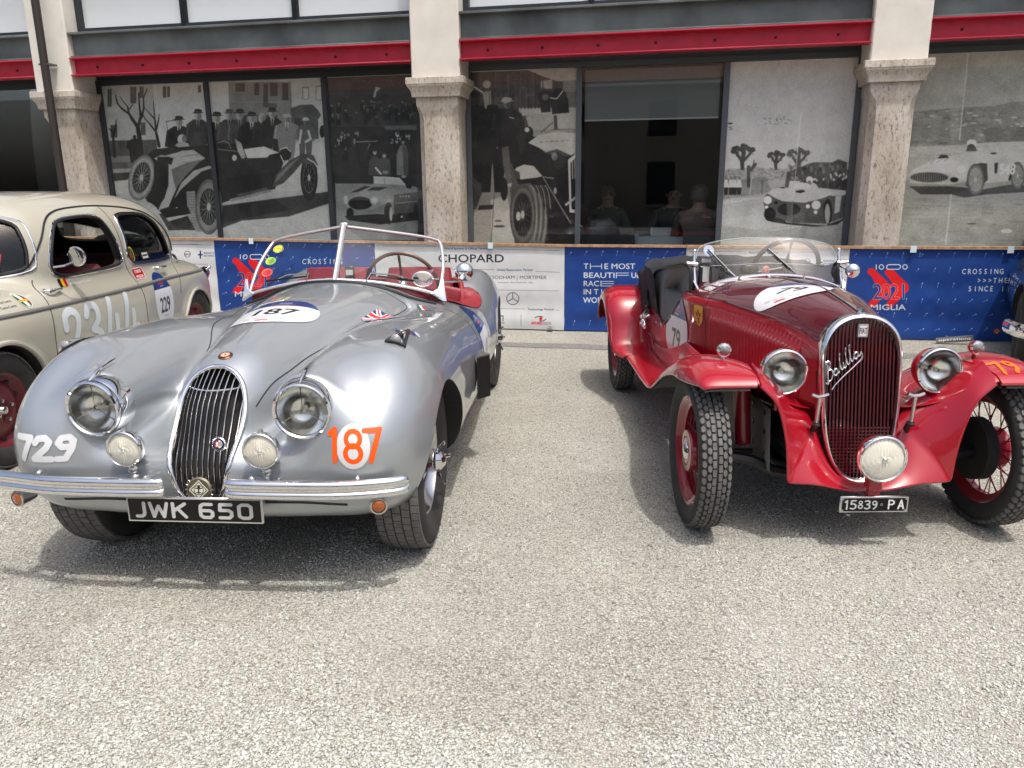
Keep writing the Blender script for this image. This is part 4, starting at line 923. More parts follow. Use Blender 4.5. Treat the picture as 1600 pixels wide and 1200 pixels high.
def banner(u0, u1, c, label, seed):
    c.blur(1); c.grain(.012, (1, 40))
    im = c.image('banner_print'); m = print_mat('banner_vinyl', im, .42, spec=.35)
    nu, nz = 44, 40; r_ = np.random.default_rng(seed); a1, a2, p1, p2 = r_.uniform(.004, .008), r_.uniform(.006, .010), r_.uniform(0, 6), r_.uniform(0, 6)
    P = np.zeros((nu, nz, 3)); UVs = np.zeros((nu, nz, 2))
    for i, u in enumerate(np.linspace(u0, u1, nu)):
        top = rail_z(u) - .022
        for j, z in enumerate(np.linspace(.012, top, nz)):
            s_ = (top - z) / top
            w = a1 * math.sin(u * 7 + p1 + z * 3) * (.3 + s_) + a2 * math.sin(z * 21 + p2 + u * .6) * (.2 + .8 * s_) * (.4 + .6 * math.sin(u * 2.3 + p1) ** 2)
            P[i, j] = fp(u, z, DB + w); UVs[i, j] = ((u - u0) / (u1 - u0), z / .93)
    mb = MB(); mb.grid(P); me = mb.mesh('banner', m, fix=False)
    uv = me.uv_layers.new(name='UVMap'); q = UVs.reshape(-1, 2)
    for l_ in me.loops: uv.data[l_.index].uv = q[l_.vertex_index]
    o = add_mesh('banner', me); tag(o, label, 'banner', 'printed banners along the barrier')
    return o
U = [bu(x) for x in (-120, 340, 588, 882, 1070, 1323, 1700)]
g = .002
c = banner_canvas(U[0] + g, U[1] - g, WHITE)
brands(c, 194, 372); c.line([(280, 382), (330, 383)], .7, (.4, .42, .55))
banner(U[0] + g, U[1] - g, c, 'white sponsor banner showing behind the tail of the beige saloon', 1)
c = banner_canvas(U[1] + g, U[2] - g, BLUE)
streaks(c, 350, 585, (385, 404, 421, 440, 458, 476, 492), 2); year_logo(c, 369, 405, .92)
mono(c, 'CROSSING', 471, 412.5, 8, 8.1, WHITE); mono(c, '>>>THE FUTURE', 491, 425.5, 8, 8.1, WHITE); mono(c, 'SINCE 1927', 484, 437.5, 8, 8.1, WHITE)
banner(U[1] + g, U[2] - g, c, 'blue banner with red 2021 logo behind the silver car windscreen', 2)
c = banner_canvas(U[2] + g, U[3] - g, WHITE); chopard_panel(c, 882, 382.5)
banner(U[2] + g, U[3] - g, c, 'white sponsor banner headed CHOPARD between the silver and red cars', 3)
c = banner_canvas(U[3] + g, U[4] - g, BLUE)
streaks(c, 890, 1066, (396, 505), 4); streaks(c, 1010, 1066, (405, 420, 440, 460, 480), 5)
def spaced(t, x, y, adv, s_=8.2):
    for i, ch in enumerate(t): c.text(ch, x + adv[i], y, s_, WHITE, align='c', bold=.8)
c.text('T', 912, 420, 8.4, WHITE, bold=.7); c.line([(922.5, 412.2), (922.5, 420)], 1.3, WHITE); c.line([(922.5, 416), (939, 416)], 1.1, WHITE); c.line([(940, 412.2), (940, 420)], 1.3, WHITE)
c.text('E MOST', 943.5, 420, 8.4, WHITE, width=49, bold=.7)
c.text('BEAUTI', 911, 434, 8.4, WHITE, width=49, bold=.7); c.line([(963, 426), (963, 434)], 1.4, WHITE); c.line([(963, 426.4), (982, 426.4)], 1.1, WHITE); c.line([(963, 430), (982, 430)], 1.1, WHITE); c.text('UL', 986, 434, 8.4, WHITE, bold=.7)
c.text('RAC', 911, 447, 8.4, WHITE, width=25, bold=.7); c.line([(939, 439), (939, 447)], 1.4, WHITE)
for y in (439.5, 443, 446.6): c.line([(939, y), (959, y)], 1.1, WHITE)
c.text('IN T', 911, 460, 8.4, WHITE, width=24, bold=.7); c.line([(940, 452), (940, 460)], 1.3, WHITE); c.line([(940, 456), (960, 456)], 1.1, WHITE); c.line([(961, 452), (961, 460)], 1.3, WHITE); c.text('E', 965, 460, 8.4, WHITE, bold=.7)
c.text('WORLD', 911, 473, 8.4, WHITE, width=44, bold=.7)
banner(U[3] + g, U[4] - g, c, 'blue banner reading THE MOST BEAUTIFUL RACE IN THE WORLD', 4)
c = banner_canvas(U[4] + g, U[5] - g, WHITE); brands(c, 1162, 384)
c.line([(1290, 424), (1316, 424)], .7, (.5, .5, .55))
banner(U[4] + g, U[5] - g, c, 'white sponsor banner behind the windscreen of the red roadster', 5)
c = banner_canvas(U[5] + g, U[6] - g, BLUE)
streaks(c, 1336, 1440, (399,), 6); streaks(c, 1440, 1700, (399,), 7); streaks(c, 1434, 1500, (422, 446), 8); streaks(c, 1340, 1700, (470, 492, 515), 9); year_logo(c, 1362, 421, 1.0)
mono(c, 'CROSSING', 1501.5, 428, 8, 8.4, WHITE, .1); mono(c, '>>>THE FUTURE', 1525, 442, 8, 8.4, WHITE, .1); mono(c, 'SINCE 1927', 1511, 455, 8, 8.4, WHITE, .1)
c.ell((1557, 517), 5, 4.6, (.8, .78, .75)); c.ell((1557, 517), 5, 4.6, (.7, .15, .15), hole=.7); c.line([(1553, 520), (1561, 513)], 1.4, (.7, .15, .15)); c.line([(1553, 513), (1561, 520)], 1.2, (.2, .2, .2))
banner(U[5] + g, U[6] - g, c, 'blue banner with red 2021 logo and lettering behind the red roadster nose', 6)
# top rail and feet
bar = thing('crowd_barrier', 'long crowd barrier with a wooden top rail in front of the hall', 'barrier', tuple(fp(0, 0, DB)), -TH)
for k in range(len(U) - 1):
    a, b_ = U[k] + .0015, U[k + 1] - .0015
    mb = MB(); P = []
    for u in (a, b_): P.append([(u, y, rail_z(u) + z) for y, z in ((-.022, -.02), (-.022, .002), (.03, .002), (.03, -.02))])
    mb.grid(np.array(P), cv=True); n = mb.n; mb.f += [(n - 8, n - 7, n - 6, n - 5), (n - 4, n - 3, n - 2, n - 1)]; mb.mi += [0, 0]
    mb.build('top_rail', wood, bar, smooth=False)
for px in (250, 460, 690, 860, 1010, 1190, 1490, 1640):
    u = bu(px); mb = MB(); mb.tube([(u, .05, rail_z(u) - .03), (u, .05, .03)], .019, 10)
    po = mb.build('post', steel, bar)
    mb = MB(); mb.box((u, .15, .02), (.055, .42, .008)); mb.tube([(u, -.06, .026), (u, .05, .05), (u, .36, .026)], .012, 8); mb.build('foot', steel, po)
tape = mat('clear_tape', (.62, .74, .78), .25)
for px in (768, 1420, 1570, 400):
    u = bu(px); mb = MB(); mb.box((u, -.026, rail_z(u) - .02), (.05, .003, .06)); mb.build('tape', tape, bar, smooth=False)
# notice plate leaning on the barrier foot behind the red car
c = Canvas(220, 60, (.06, .065, .07)); c.text('operations', 14, 42, 26, (.8, .8, .8), width=190)
mn = print_mat('notice_print', c.image('notice_print'), .5)
a0 = px_plane([(1458, 545)], DB - .1)[0]; 
P = np.array([[fp(a0[0], .01, DB - .16), fp(a0[0], .05, DB - .13)], [fp(a0[0] + .30, .035, DB - .16), fp(a0[0] + .30, .085, DB - .13)]])
mb = MB(); mb.sheet(P, .004)
me = mb.mesh('notice_plate', mn, smooth=False, fix=False); uv = me.uv_layers.new(name='UVMap')
for l_ in me.loops: uv.data[l_.index].uv = {0: (0, 0), 1: (0, 1), 2: (1, 0), 3: (1, 1)}[l_.vertex_index % 4]
tag(add_mesh('notice_plate', me), 'small black lettered plate lying at the barrier foot behind the red car', 'sign')

# ------------------------------------------------------------------ inside the clear pane: tables, chairs, diners
def hp(x, y, z=0.): p = FD * x + FN * (DF + y) + UP * z; return tuple(p)          # hall frame to world
F0 = .10
M_cloth = mat('table_cloth', (.60, .70, .70), .8, bump=(14, .3, .01)); M_chair = mat('chair_grey', (.10, .11, .12), .5); M_chrome0 = mat('chair_chrome', (.6, .6, .6), .2, metal=1.)
def dine_table(x, y, w, label):
    t = thing('dining_table', label, 'table', hp(x, y, F0), -TH)
    mb = MB(); mb.box((0, 0, .725), (w, .75, .03), b=.004); mb.build('tabletop', M_joist, t)
    for sx in (-1, 1):
        for sy in (-1, 1): m2 = MB(); m2.tube([(sx * (w / 2 - .08), sy * .3, .71), (sx * (w / 2 - .08), sy * .3, 0)], .018, 8); m2.build('leg', M_chrome0, t)
    mb = MB(); rows = []
    for f_, z in ((.0, .745), (.98, .745), (1.0, .742), (1.01, .72), (1.02, .5), (1.05, .18)):
        rows.append([((math.copysign(min(1, abs(math.cos(a)) * 1.45), math.cos(a))) * w / 2 * f_ * (1 + (.015 * math.sin(a * 14) if z < .6 else 0)), (math.copysign(min(1, abs(math.sin(a)) * 1.45), math.sin(a))) * .39 * f_ * (1 + (.02 * math.sin(a * 14) if z < .6 else 0)), z) for a in np.linspace(0, 2 * PI, 56, endpoint=False)])
    mb.grid(np.array(rows), cv=True)
    o = mb.build('tablecloth', M_cloth, None, hp(x, y, F0), (0, 0, -TH)); return t, o
t1, cl = dine_table(.19, 1.25, .95, 'small dining table under a pale cloth inside the clear window')
tag(cl, 'pale tablecloth hanging to near the floor inside the clear window', 'tablecloth')
t2, cl2 = dine_table(-1.02 + .45, 1.6, .9, 'dark dining table with papers at the left inside the clear window')
tag(cl2, 'second cloth on the table at the left inside the clear window', 'tablecloth')
def chair(x, y, rz, label):
    t = thing('dining_chair', label, 'chair', hp(x, y, F0), -TH + rz, 'chairs inside the clear window')
    mb = MB(); mb.box((0, 0, .455), (.42, .42, .03), b=.012); mb.build('seat', M_chair, t)
    mb = MB(); P = np.array([[(math.sin(a) * .21, .2 + .05 * math.cos(a) - .05 + z * .09, .56 + z * .30) for z in np.linspace(0, 1, 4)] for a in np.linspace(-1.2, 1.2, 9)]); mb.sheet(P, .012); mb.build('backrest', M_chair, t)
    for sx in (-1, 1):
        m2 = MB(); m2.tube(crv([(sx * .19, -.2, 0), (sx * .19, -.17, .42), (sx * .18, .17, .44), (sx * .18, .23, .85)], 14), .011, 8); m2.build('frame', M_chrome0, t)
        m2 = MB(); m2.tube([(sx * .19, .24, 0), (sx * .18, .12, .44)], .011, 8); m2.build('leg', M_chrome0, t)
    return t
chair(.36, .72, PI + .15, 'grey shell chair under the seated man in a brown jacket inside the window')
chair(.10, 1.95, .1, 'grey shell chair behind the pale tablecloth inside the window')
chair(-.40, .85, PI - .4, 'empty chrome legged chair in the middle inside the clear window')
chair(-.78, .9, PI + .3, 'empty chrome legged chair at the left edge inside the clear window')
def person(name_label, at_, rz, joints, mats_, head_r=.098, facing=1):
    """Seated figure grown with a skin modifier; clothing and hair are its children."""
    P, E, r_ = [], [], []
    for key, (p, rad, par) in joints.items():
        P.append(p); r_.append(rad)
        if par: E.append((list(joints).index(par), len(P) - 1))
    me = bpy.data.meshes.new('person'); me.from_pydata(P, E, [])
    o = bpy.data.objects.new('person', me); COL.objects.link(o)
    sk = o.modifiers.new('skin', 'SKIN'); sk.use_smooth_shade = True
    for i, v in enumerate(me.skin_vertices[0].data): v.radius = (r_[i], r_[i]); v.use_root = (i == 0)
    su = o.modifiers.new('sub', 'SUBSURF'); su.levels = su.render_levels = 2
    dg = bpy.context.evaluated_depsgraph_get(); m2 = bpy.data.meshes.new_from_object(o.evaluated_get(dg)); bpy.data.objects.remove(o)
    for m_ in mats_: m2.materials.append(m_)
    for p in m2.polygons:
        c_ = p.center; p.material_index = 1 if c_.z > joints['neck'][0][2] - .02 else (2 if c_.z < .62 and c_.y < .05 else 0)
        hx = min((Vector(joints[k][0]) - c_).length for k in joints if k.startswith('hand'))
        if hx < .10: p.material_index = 1
    m2.name = 'person'
    o = add_mesh('person', m2); o.location = at_; o.rotation_euler = (0, 0, rz); tag(o, name_label, 'person', 'diners inside the clear window')
    return o
sk_ = mat('skin', (.33, .20, .145), .5); hair_ = mat('grey_hair', (.09, .08, .07), .7); br_ = mat('brown_jacket', (.17, .125, .095), .8, bump=(30, .3, .006)); tr_ = mat('dark_trousers', (.03, .03, .035), .8); gr_ = mat('dark_green_jacket', (.025, .06, .04), .8)
def seated(label, at_, rz, jm, lean=.06, hair=True):
    J = {'pelvis': ((0, 0, .55), .145, None), 'waist': ((0, -lean * .4, .72), .135, 'pelvis'), 'chest': ((0, -lean, .93), .155, 'waist'), 'neck': ((0, -lean * 1.2, 1.10), .055, 'chest'), 'head': ((0, -lean * 1.5, 1.21), .085, 'neck'), 'crown': ((0, -lean * 1.4, 1.30), .075, 'head')}
    for s_, n in ((-1, 'l'), (1, 'r')):
        J['sh' + n] = ((s_ * .19, -lean, 1.02), .07, 'chest'); J['el' + n] = ((s_ * .25, -lean - .12, .80), .05, 'sh' + n); J['wr' + n] = ((s_ * .17, -lean - .34, .80), .035, 'el' + n)
        J['hand' + n] = ((s_ * .14, -lean - .43, .80), .034, 'wr' + n)
        J['hip' + n] = ((s_ * .10, -.03, .53), .10, 'pelvis'); J['kn' + n] = ((s_ * .13, -.43, .52), .07, 'hip' + n); J['an' + n] = ((s_ * .12, -.40, .12), .045, 'kn' + n); J['toe' + n] = ((s_ * .12, -.56, .05), .04, 'an' + n)
    o = person(label, at_, rz, J, [jm, sk_, tr_])
    y = -lean * 1.45
    if hair:
        mb = MB(); mb.lathe([(.001, .105), (.05, .098), (.085, .06), (.098, .01), (.096, -.04), (.09, -.05)], (0, y + .012, 1.25), (0, .35, 1), 18); mb.build('hair', hair_, o)
    mb = MB(); mb.ball((0, y - .098, 1.235), .016, 8, 6, (.8, 1.1, 1.4)); 
    for s_ in (-1, 1): mb.ball((s_ * .088, y, 1.235), .024, 8, 6, (.4, .7, 1.2))
    fc = mb.build('face', sk_, o)
    mb = MB()
    for s_ in (-1, 1): mb.ball((s_ * .034, y - .083, 1.255), .011, 8, 6)
    mb.box((0, y - .092, 1.195), (.05, .012, .008)); mb.build('eyes_and_mouth', tr_, o)
    return o
seated('grey haired man in a brown jacket seated with his back to the window', hp(.36, .74, F0 - .06), -TH + PI, br_)
seated('bald man facing out across the pale tablecloth inside the window', hp(.10, 1.9, F0 - .06), -TH, mat('dark_jacket', (.03, .03, .035), .8), hair=False)
seated('person in a dark green jacket leaning over the left table inside', hp(-.72, 2.15, F0 - .06), -TH + .1, gr_, lean=.2)
bx = MB(); bx.box((0, 0, .045), (.30, .2, .09), b=.006); tag(bx.build('napkin_box', mat('pale_box', (.6, .62, .6), .6), None, hp(.0, 1.05, F0 + .745), (0, 0, -TH)), 'pale box standing on the tablecloth inside the clear window', 'box')
bo = MB(); bo.lathe([(.001, 0), (.035, 0), (.035, .16), (.012, .2), (.012, .27), (.001, .27)], n=14); tag(bo.build('bottle', mat('bottle_glass', (.03, .06, .05), .1), None, hp(.12, 1.3, F0 + .745)), 'dark bottle standing on the tablecloth inside the clear window', 'bottle')

# ------------------------------------------------------------------ the house across the yard (behind the camera, seen in glass, chrome and paint)
M_op = mat('ochre_plaster', (.46, .40, .32), .9, var=(.6, .15, 7)); M_tile = mat('roof_tile', (.30, .14, .09), .85, var=(4, .4, 6)); M_shut = mat('dark_opening', (.02, .024, .03), .6)
op = thing('house', 'ochre plastered house with a tiled roof across the yard', 'building', tuple(fp(0, 0, -13.0)), -TH)
mb = MB(); mb.box((0, -3, 2.45), (46, 6, 4.9)); mb.build('wall', M_op, op, smooth=False)
mb = MB()
for k in range(46): mb.prism([(-23.3 + k, .6, 4.92), (-23.3 + k + .96, .6, 4.92), (-23.3 + k + .96, .6, 5.0), (-23.3 + k, .6, 5.0)], (0, -4.1, 1.25))
rf_ = mb.build('roof', M_tile, op, smooth=False); 
for k in range(13):
    for z, h in ((3.75, 1.2), (1.5, 1.5)):
        x = -20 + k * 3.3
        mb = MB(); mb.box((x, .012, z), (1.0, .03, h)); w_ = mb.build('window', M_shut, op, smooth=False)
        mb = MB(); mb.box((x, .05, z - h / 2 - .06), (1.25, .16, .09)); mb.build('sill', M_stone, w_, smooth=False)
for x in (-6.2, 5.1): mb = MB(); mb.tube([(x, .08, 4.85), (x, .08, 0)], .06, 10); mb.build('downpipe', M_pipe, op)
mb = MB(); mb.prism([(2.3, .001, 0)] + [(3.5 + 1.2 * math.cos(a), .001, 2.0 + 1.2 * math.sin(a)) for a in np.linspace(PI, 0, 18)] + [(4.7, .001, 0)], (0, .03, 0)); mb.build('archway', M_shut, op, smooth=False)
# ------------------------------------------------------------------ car bodies: smooth implicit shapes meshed by surface nets
class Tube:
    """Body volume along x with superellipse cross-sections and rounded ends; mirrored in y when off-centre."""
    def __init__(s, xs, yc, ry, zt, zb, zc=None, p=2.3, front=None, rear=None, pz=None):
        o = np.argsort(xs); s.xs = np.asarray(xs, float)[o]
        g = lambda a: np.broadcast_to(np.asarray(a, float), (len(xs),))[o]
        s.yc, s.ry, s.zt, s.zb = g(yc), g(ry), g(zt), g(zb); s.zc = g(zc) if zc is not None else (s.zt * .55 + s.zb * .45)
        s.p, s.front, s.rear = p, front, rear
    def __call__(s, X, Y, Z):
        shp = X.shape
        if X.ndim == 3: x1 = X[:, 0, 0]; ex = lambda a: pch(s.xs, a, x1)[:, None, None]
        else: ex = lambda a: pch(s.xs, a, X)
        yc, ry, zt, zb, zc = (ex(a).astype(np.float32) for a in (s.yc, s.ry, s.zt, s.zb, s.zc))
        dz = Z - zc; rz = np.where(dz > 0, zt - zc, zc - zb)
        y = np.abs(Y) if np.any(s.yc > 0) else Y
        p = s.p; ay, az = np.abs(y - yc) / ry, np.abs(dz) / rz
        t = ay ** p + az ** p; G2 = (ay ** (p - 1) / ry) ** 2 + (az ** (p - 1) / rz) ** 2
        for e, sg in ((s.front, 1), (s.rear, -1)):
            if e: a = np.maximum(0, sg * (X - e[0])) / e[1]; t = t + a ** p; G2 = G2 + (a ** (p - 1) / e[1]) ** 2
        t = np.maximum(t, 1e-4); g = t ** (1 / p)
        return (g - 1) / np.maximum(np.sqrt(G2) * g ** (1 - p), .3)
def smin(a, b, k):
    h = np.maximum(k - np.abs(a - b), 0) / k
    return np.minimum(a, b) - h * h * k * .25
def surface_nets(f, lo, hi, h, sym=True):
    """Mesh f=0 on a grid of step h, vertices pulled exactly onto the surface."""
    ax = [np.arange(lo[i], hi[i] + h, h).astype(np.float32) for i in range(3)]
    if sym:
        n = int(round(hi[1] / h)) + 1; ax[1] = (np.arange(-n, n + 1) * h).astype(np.float32)
        hf = ax[1][n:]
        X, Y, Z = np.meshgrid(ax[0], hf, ax[2], indexing='ij', sparse=True)
        X, Y, Z = np.broadcast_arrays(X, Y, Z); F = f(X, Y, Z); F = np.concatenate([F[:, :0:-1], F], 1)
    else:
        X, Y, Z = np.broadcast_arrays(*np.meshgrid(*ax, indexing='ij', sparse=True)); F = f(X, Y, Z)
    S = F < 0; nx, ny, nz = S.shape
    cnt = np.zeros((nx - 1, ny - 1, nz - 1), np.int8)
    for a in (0, 1):
        for b in (0, 1):
            for c in (0, 1): cnt += S[a:nx - 1 + a, b:ny - 1 + b, c:nz - 1 + c]
    act = (cnt > 0) & (cnt < 8); ids = -np.ones(act.shape, np.int64); I = np.argwhere(act); ids[act] = np.arange(len(I))
    P = np.zeros((len(I), 3)); W = np.zeros(len(I))
    cor = [(a, b, c) for a in (0, 1) for b in (0, 1) for c in (0, 1)]
    for p in cor:
        for d in range(3):
            if p[d]: continue
            q = list(p); q[d] = 1
            fa = F[I[:, 0] + p[0], I[:, 1] + p[1], I[:, 2] + p[2]]; fb = F[I[:, 0] + q[0], I[:, 1] + q[1], I[:, 2] + q[2]]
            m = (fa < 0) != (fb < 0); t = np.where(m, fa / np.where(m, fa - fb, 1), 0)
            pos = np.array(p, float)[None] + t[:, None] * (np.array(q) - np.array(p))[None]
            P += pos * m[:, None]; W += m
    P = (I + P / W[:, None]) * h + np.array([a[0] for a in ax])
    quads = []
    for d in range(3):
        e1, e2 = (d + 1) % 3, (d + 2) % 3
        sl0 = [slice(1, None)] * 3; sl0[d] = slice(0, -1); sl1 = [slice(1, None)] * 3; sl1[d] = slice(1, None)
        A, B_ = S[tuple(sl0)], S[tuple(sl1)]
        lim = [s_ - 1 for s_ in S.shape]
        J = np.argwhere(A != B_); o = np.ones(3, int); o[d] = 0; J = J + o
        ok = np.all(J[:, [e1, e2]] < np.array([lim[e1], lim[e2]]), axis=1) & (J[:, d] < lim[d]); J = J[ok]
        sg = S[J[:, 0], J[:, 1], J[:, 2]]
        u = np.zeros(3, int); v = np.zeros(3, int); u[e1] = 1; v[e2] = 1
        g = lambda K: ids[K[:, 0], K[:, 1], K[:, 2]]
        q = np.stack([g(J - u - v), g(J - v), g(J), g(J - u)], 1)
        q[~sg] = q[~sg][:, ::-1]; quads.append(q)
    Q = np.vstack(quads); Q = Q[(Q >= 0).all(1)]
    e = 2e-3
    for _ in range(3):
        x, y, z = (P[:, i].astype(np.float32) for i in range(3))
        f0 = f(x, y, z); G = np.stack([f(x + e, y, z) - f(x - e, y, z), f(x, y + e, z) - f(x, y - e, z), f(x, y, z + e) - f(x, y, z - e)], 1) / (2 * e)
        st = f0[:, None] * G / np.maximum((G * G).sum(1, keepdims=True), 1e-4); L_ = np.linalg.norm(st, axis=1, keepdims=True)
        P -= st * np.minimum(1, .6 * h / np.maximum(L_, 1e-9))
    return P, Q
def np_mesh(name, P, Q):
    me = bpy.data.meshes.new(name); me.vertices.add(len(P)); me.vertices.foreach_set('co', P.astype(np.float32).ravel())
    me.loops.add(Q.size); me.loops.foreach_set('vertex_index', Q.astype(np.int32).ravel())
    me.polygons.add(len(Q)); me.polygons.foreach_set('loop_start', np.arange(0, Q.size, Q.shape[1], dtype=np.int32))
    me.update(calc_edges=True); me.validate(); return me
def carve(me, cutters, solver='EXACT'):
    """Boolean-subtract each cutter mesh."""
    o = bpy.data.objects.new('carving', me); COL.objects.link(o); tmp = []
    for c in cutters:
        co = bpy.data.objects.new('cutter', c); COL.objects.link(co); tmp.append(co)
        md = o.modifiers.new('b', 'BOOLEAN'); md.operation = 'DIFFERENCE'; md.object = co; md.solver = solver
    dg = bpy.context.evaluated_depsgraph_get(); out = bpy.data.meshes.new_from_object(o.evaluated_get(dg))
    for x in tmp + [o]: bpy.data.objects.remove(x)
    return out
def skin_classes(me, f, mats, inner, tol=.004):
    """Outer skin keeps mats[0]; faces cut inside get the slot chosen by inner(centres, normals)."""
    me.materials.clear()
    for m in mats: me.materials.append(m)
    n = len(me.polygons); c = np.zeros(n * 3, np.float32); me.polygons.foreach_get('center', c); c = c.reshape(-1, 3)
    nn = np.zeros(n * 3, np.float32); me.polygons.foreach_get('normal', nn); nn = nn.reshape(-1, 3)
    v = f(c[:, 0], c[:, 1], c[:, 2]); idx = np.where(np.abs(v) < tol, 0, inner(c, nn)).astype(np.int32)
    me.polygons.foreach_set('material_index', idx); me.polygons.foreach_set('use_smooth', [True] * n)
    nv = len(me.vertices); V_ = np.zeros(nv * 3, np.float32); me.vertices.foreach_get('co', V_); x, y, z = V_.reshape(-1, 3).T; e = np.float32(2e-3)
    G = np.stack([f(x + e, y, z) - f(x - e, y, z), f(x, y + e, z) - f(x, y - e, z), f(x, y, z + e) - f(x, y, z - e)], 1); G /= np.linalg.norm(G, axis=1, keepdims=True) + 1e-9
    nl = len(me.loops); lv = np.zeros(nl, np.int32); me.loops.foreach_get('vertex_index', lv); tot = np.zeros(n, np.int32); me.polygons.foreach_get('loop_total', tot)
    pf = np.repeat(np.arange(n), tot); LN = np.where((idx[pf] == 0)[:, None], G[lv], nn[pf])
    bad = (LN * nn[pf]).sum(1) < .3; LN[bad] = nn[pf][bad]
    me.normals_split_custom_set(LN.tolist()); me.update()
def bvh_of(*objs):
    """BVH of meshes in their parent's frame."""
    vs, fs, n = [], [], 0
    for o in objs:
        M = o.matrix_basis
        vs += [M @ v.co for v in o.data.vertices]; fs += [[i + n for i in p.vertices] for p in o.data.polygons]; n = len(vs)
    return BVHTree.FromPolygons(vs, fs)
def decal(name, parent, bvh, m, o, u, v, n=(14, 14), off=.0025, label=None, reach=.4, clip=None):
    """Sticker: a patch centred at o with full extents u and v, laid onto the body below it."""
    o, u, v = (Vector(a) for a in (o, u, v)); w = u.cross(v).normalized(); nu, nv = n
    pts, ids = [], {}
    for i in range(nu + 1):
        for j in range(nv + 1):
            p = o + u * (i / nu - .5) + v * (j / nv - .5) + w * reach * .5
            h = bvh.ray_cast(p, -w, reach)
            if h[0] is not None: ids[i, j] = len(pts); pts.append(h[0] + (h[1] if h[1].dot(w) > 0 else -h[1]) * off)
    fs = [(ids[i, j], ids[i + 1, j], ids[i + 1, j + 1], ids[i, j + 1]) for i in range(nu) for j in range(nv) if all(k in ids for k in ((i, j), (i + 1, j), (i + 1, j + 1), (i, j + 1)))]
    me = bpy.data.meshes.new(name); me.from_pydata([tuple(p) for p in pts], [], fs); me.materials.append(m)
    uv = me.uv_layers.new(name='UVMap'); inv = {b: a for a, b in ids.items()}
    for l_ in me.loops: i, j = inv[l_.vertex_index]; uv.data[l_.index].uv = (i / nu, j / nv)
    me.polygons.foreach_set('use_smooth', [True] * len(fs)); me.update()
    ob = add_mesh(name, me, parent)
    if label: ob['label'] = label
    return ob
def seam(name, parent, bvh, pts, d, m, w=.004, off=.0012, n=60, closed=False):
    """Shut line or thin strip laid on the body along pts, seen along direction d."""
    C_ = crv(pts, n, closed); d = Vector(d).normalized(); L_ = []
    hits = []
    for p in C_:
        h = bvh.ray_cast(Vector(p) - d * .3, d, .6)
        hits.append((h[0], h[1] if h[0] is None or h[1].dot(d) < 0 else -h[1]) if h[0] is not None else None)
    mb = MB(); row = []
    for i in range(len(hits)):
        if hits[i] is None: 
            if len(row) > 1: mb.grid(np.array(row))
            row = []; continue
        a = hits[max(i - 1, 0)] or hits[i]; b_ = hits[min(i + 1, len(hits) - 1)] or hits[i]
        t = (b_[0] - a[0]); 
        if t.length < 1e-6: continue
        s_ = t.normalized().cross(hits[i][1]).normalized() * w / 2; q = hits[i][0] + hits[i][1] * off
        row.append([tuple(q - s_ - hits[i][1] * off * 1.2), tuple(q - s_), tuple(q + s_), tuple(q + s_ - hits[i][1] * off * 1.2)])
    if len(row) > 1: mb.grid(np.array(row))
    return mb.build(name, m, parent, sharp=None) if mb.n else None

# shared car materials
M_chrome = mat('chrome', (.80, .80, .80), .045, metal=1.)
M_dullchrome = mat('dull_chrome', (.62, .62, .60), .22, metal=1.)
M_tyre = mat('tyre_rubber', (.028, .027, .026), .75, var=(14, .25, 4), bump=(90, .15, .001))
M_tread = mat('worn_tread', (.125, .12, .115), .9, var=(30, .25, 4), bump=(120, .3, .001))
M_black = mat('black_paint', (.012, .012, .013), .35)
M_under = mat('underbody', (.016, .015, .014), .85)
M_gap = mat('shut_line', (.012, .012, .013), .7)
M_lens = glass_mat('lamp_glass', (.95, .96, .94), fac_mul=1.3)
M_refl = mat('lamp_reflector', (.93, .93, .91), .19, metal=1.)
M_wind = glass_mat('screen_glass', (.95, .975, .965), fac_mul=.15)
M_wind2 = glass_mat('clear_screen_glass', (.93, .965, .95), fac_mul=.8)
M_amber = mat('amber_lens', (.42, .10, .012), .15, coat=1.)
M_leather = mat('red_leather', (.22, .017, .024), .45, bump=(70, .15, .002), var=(5, .18, 4))
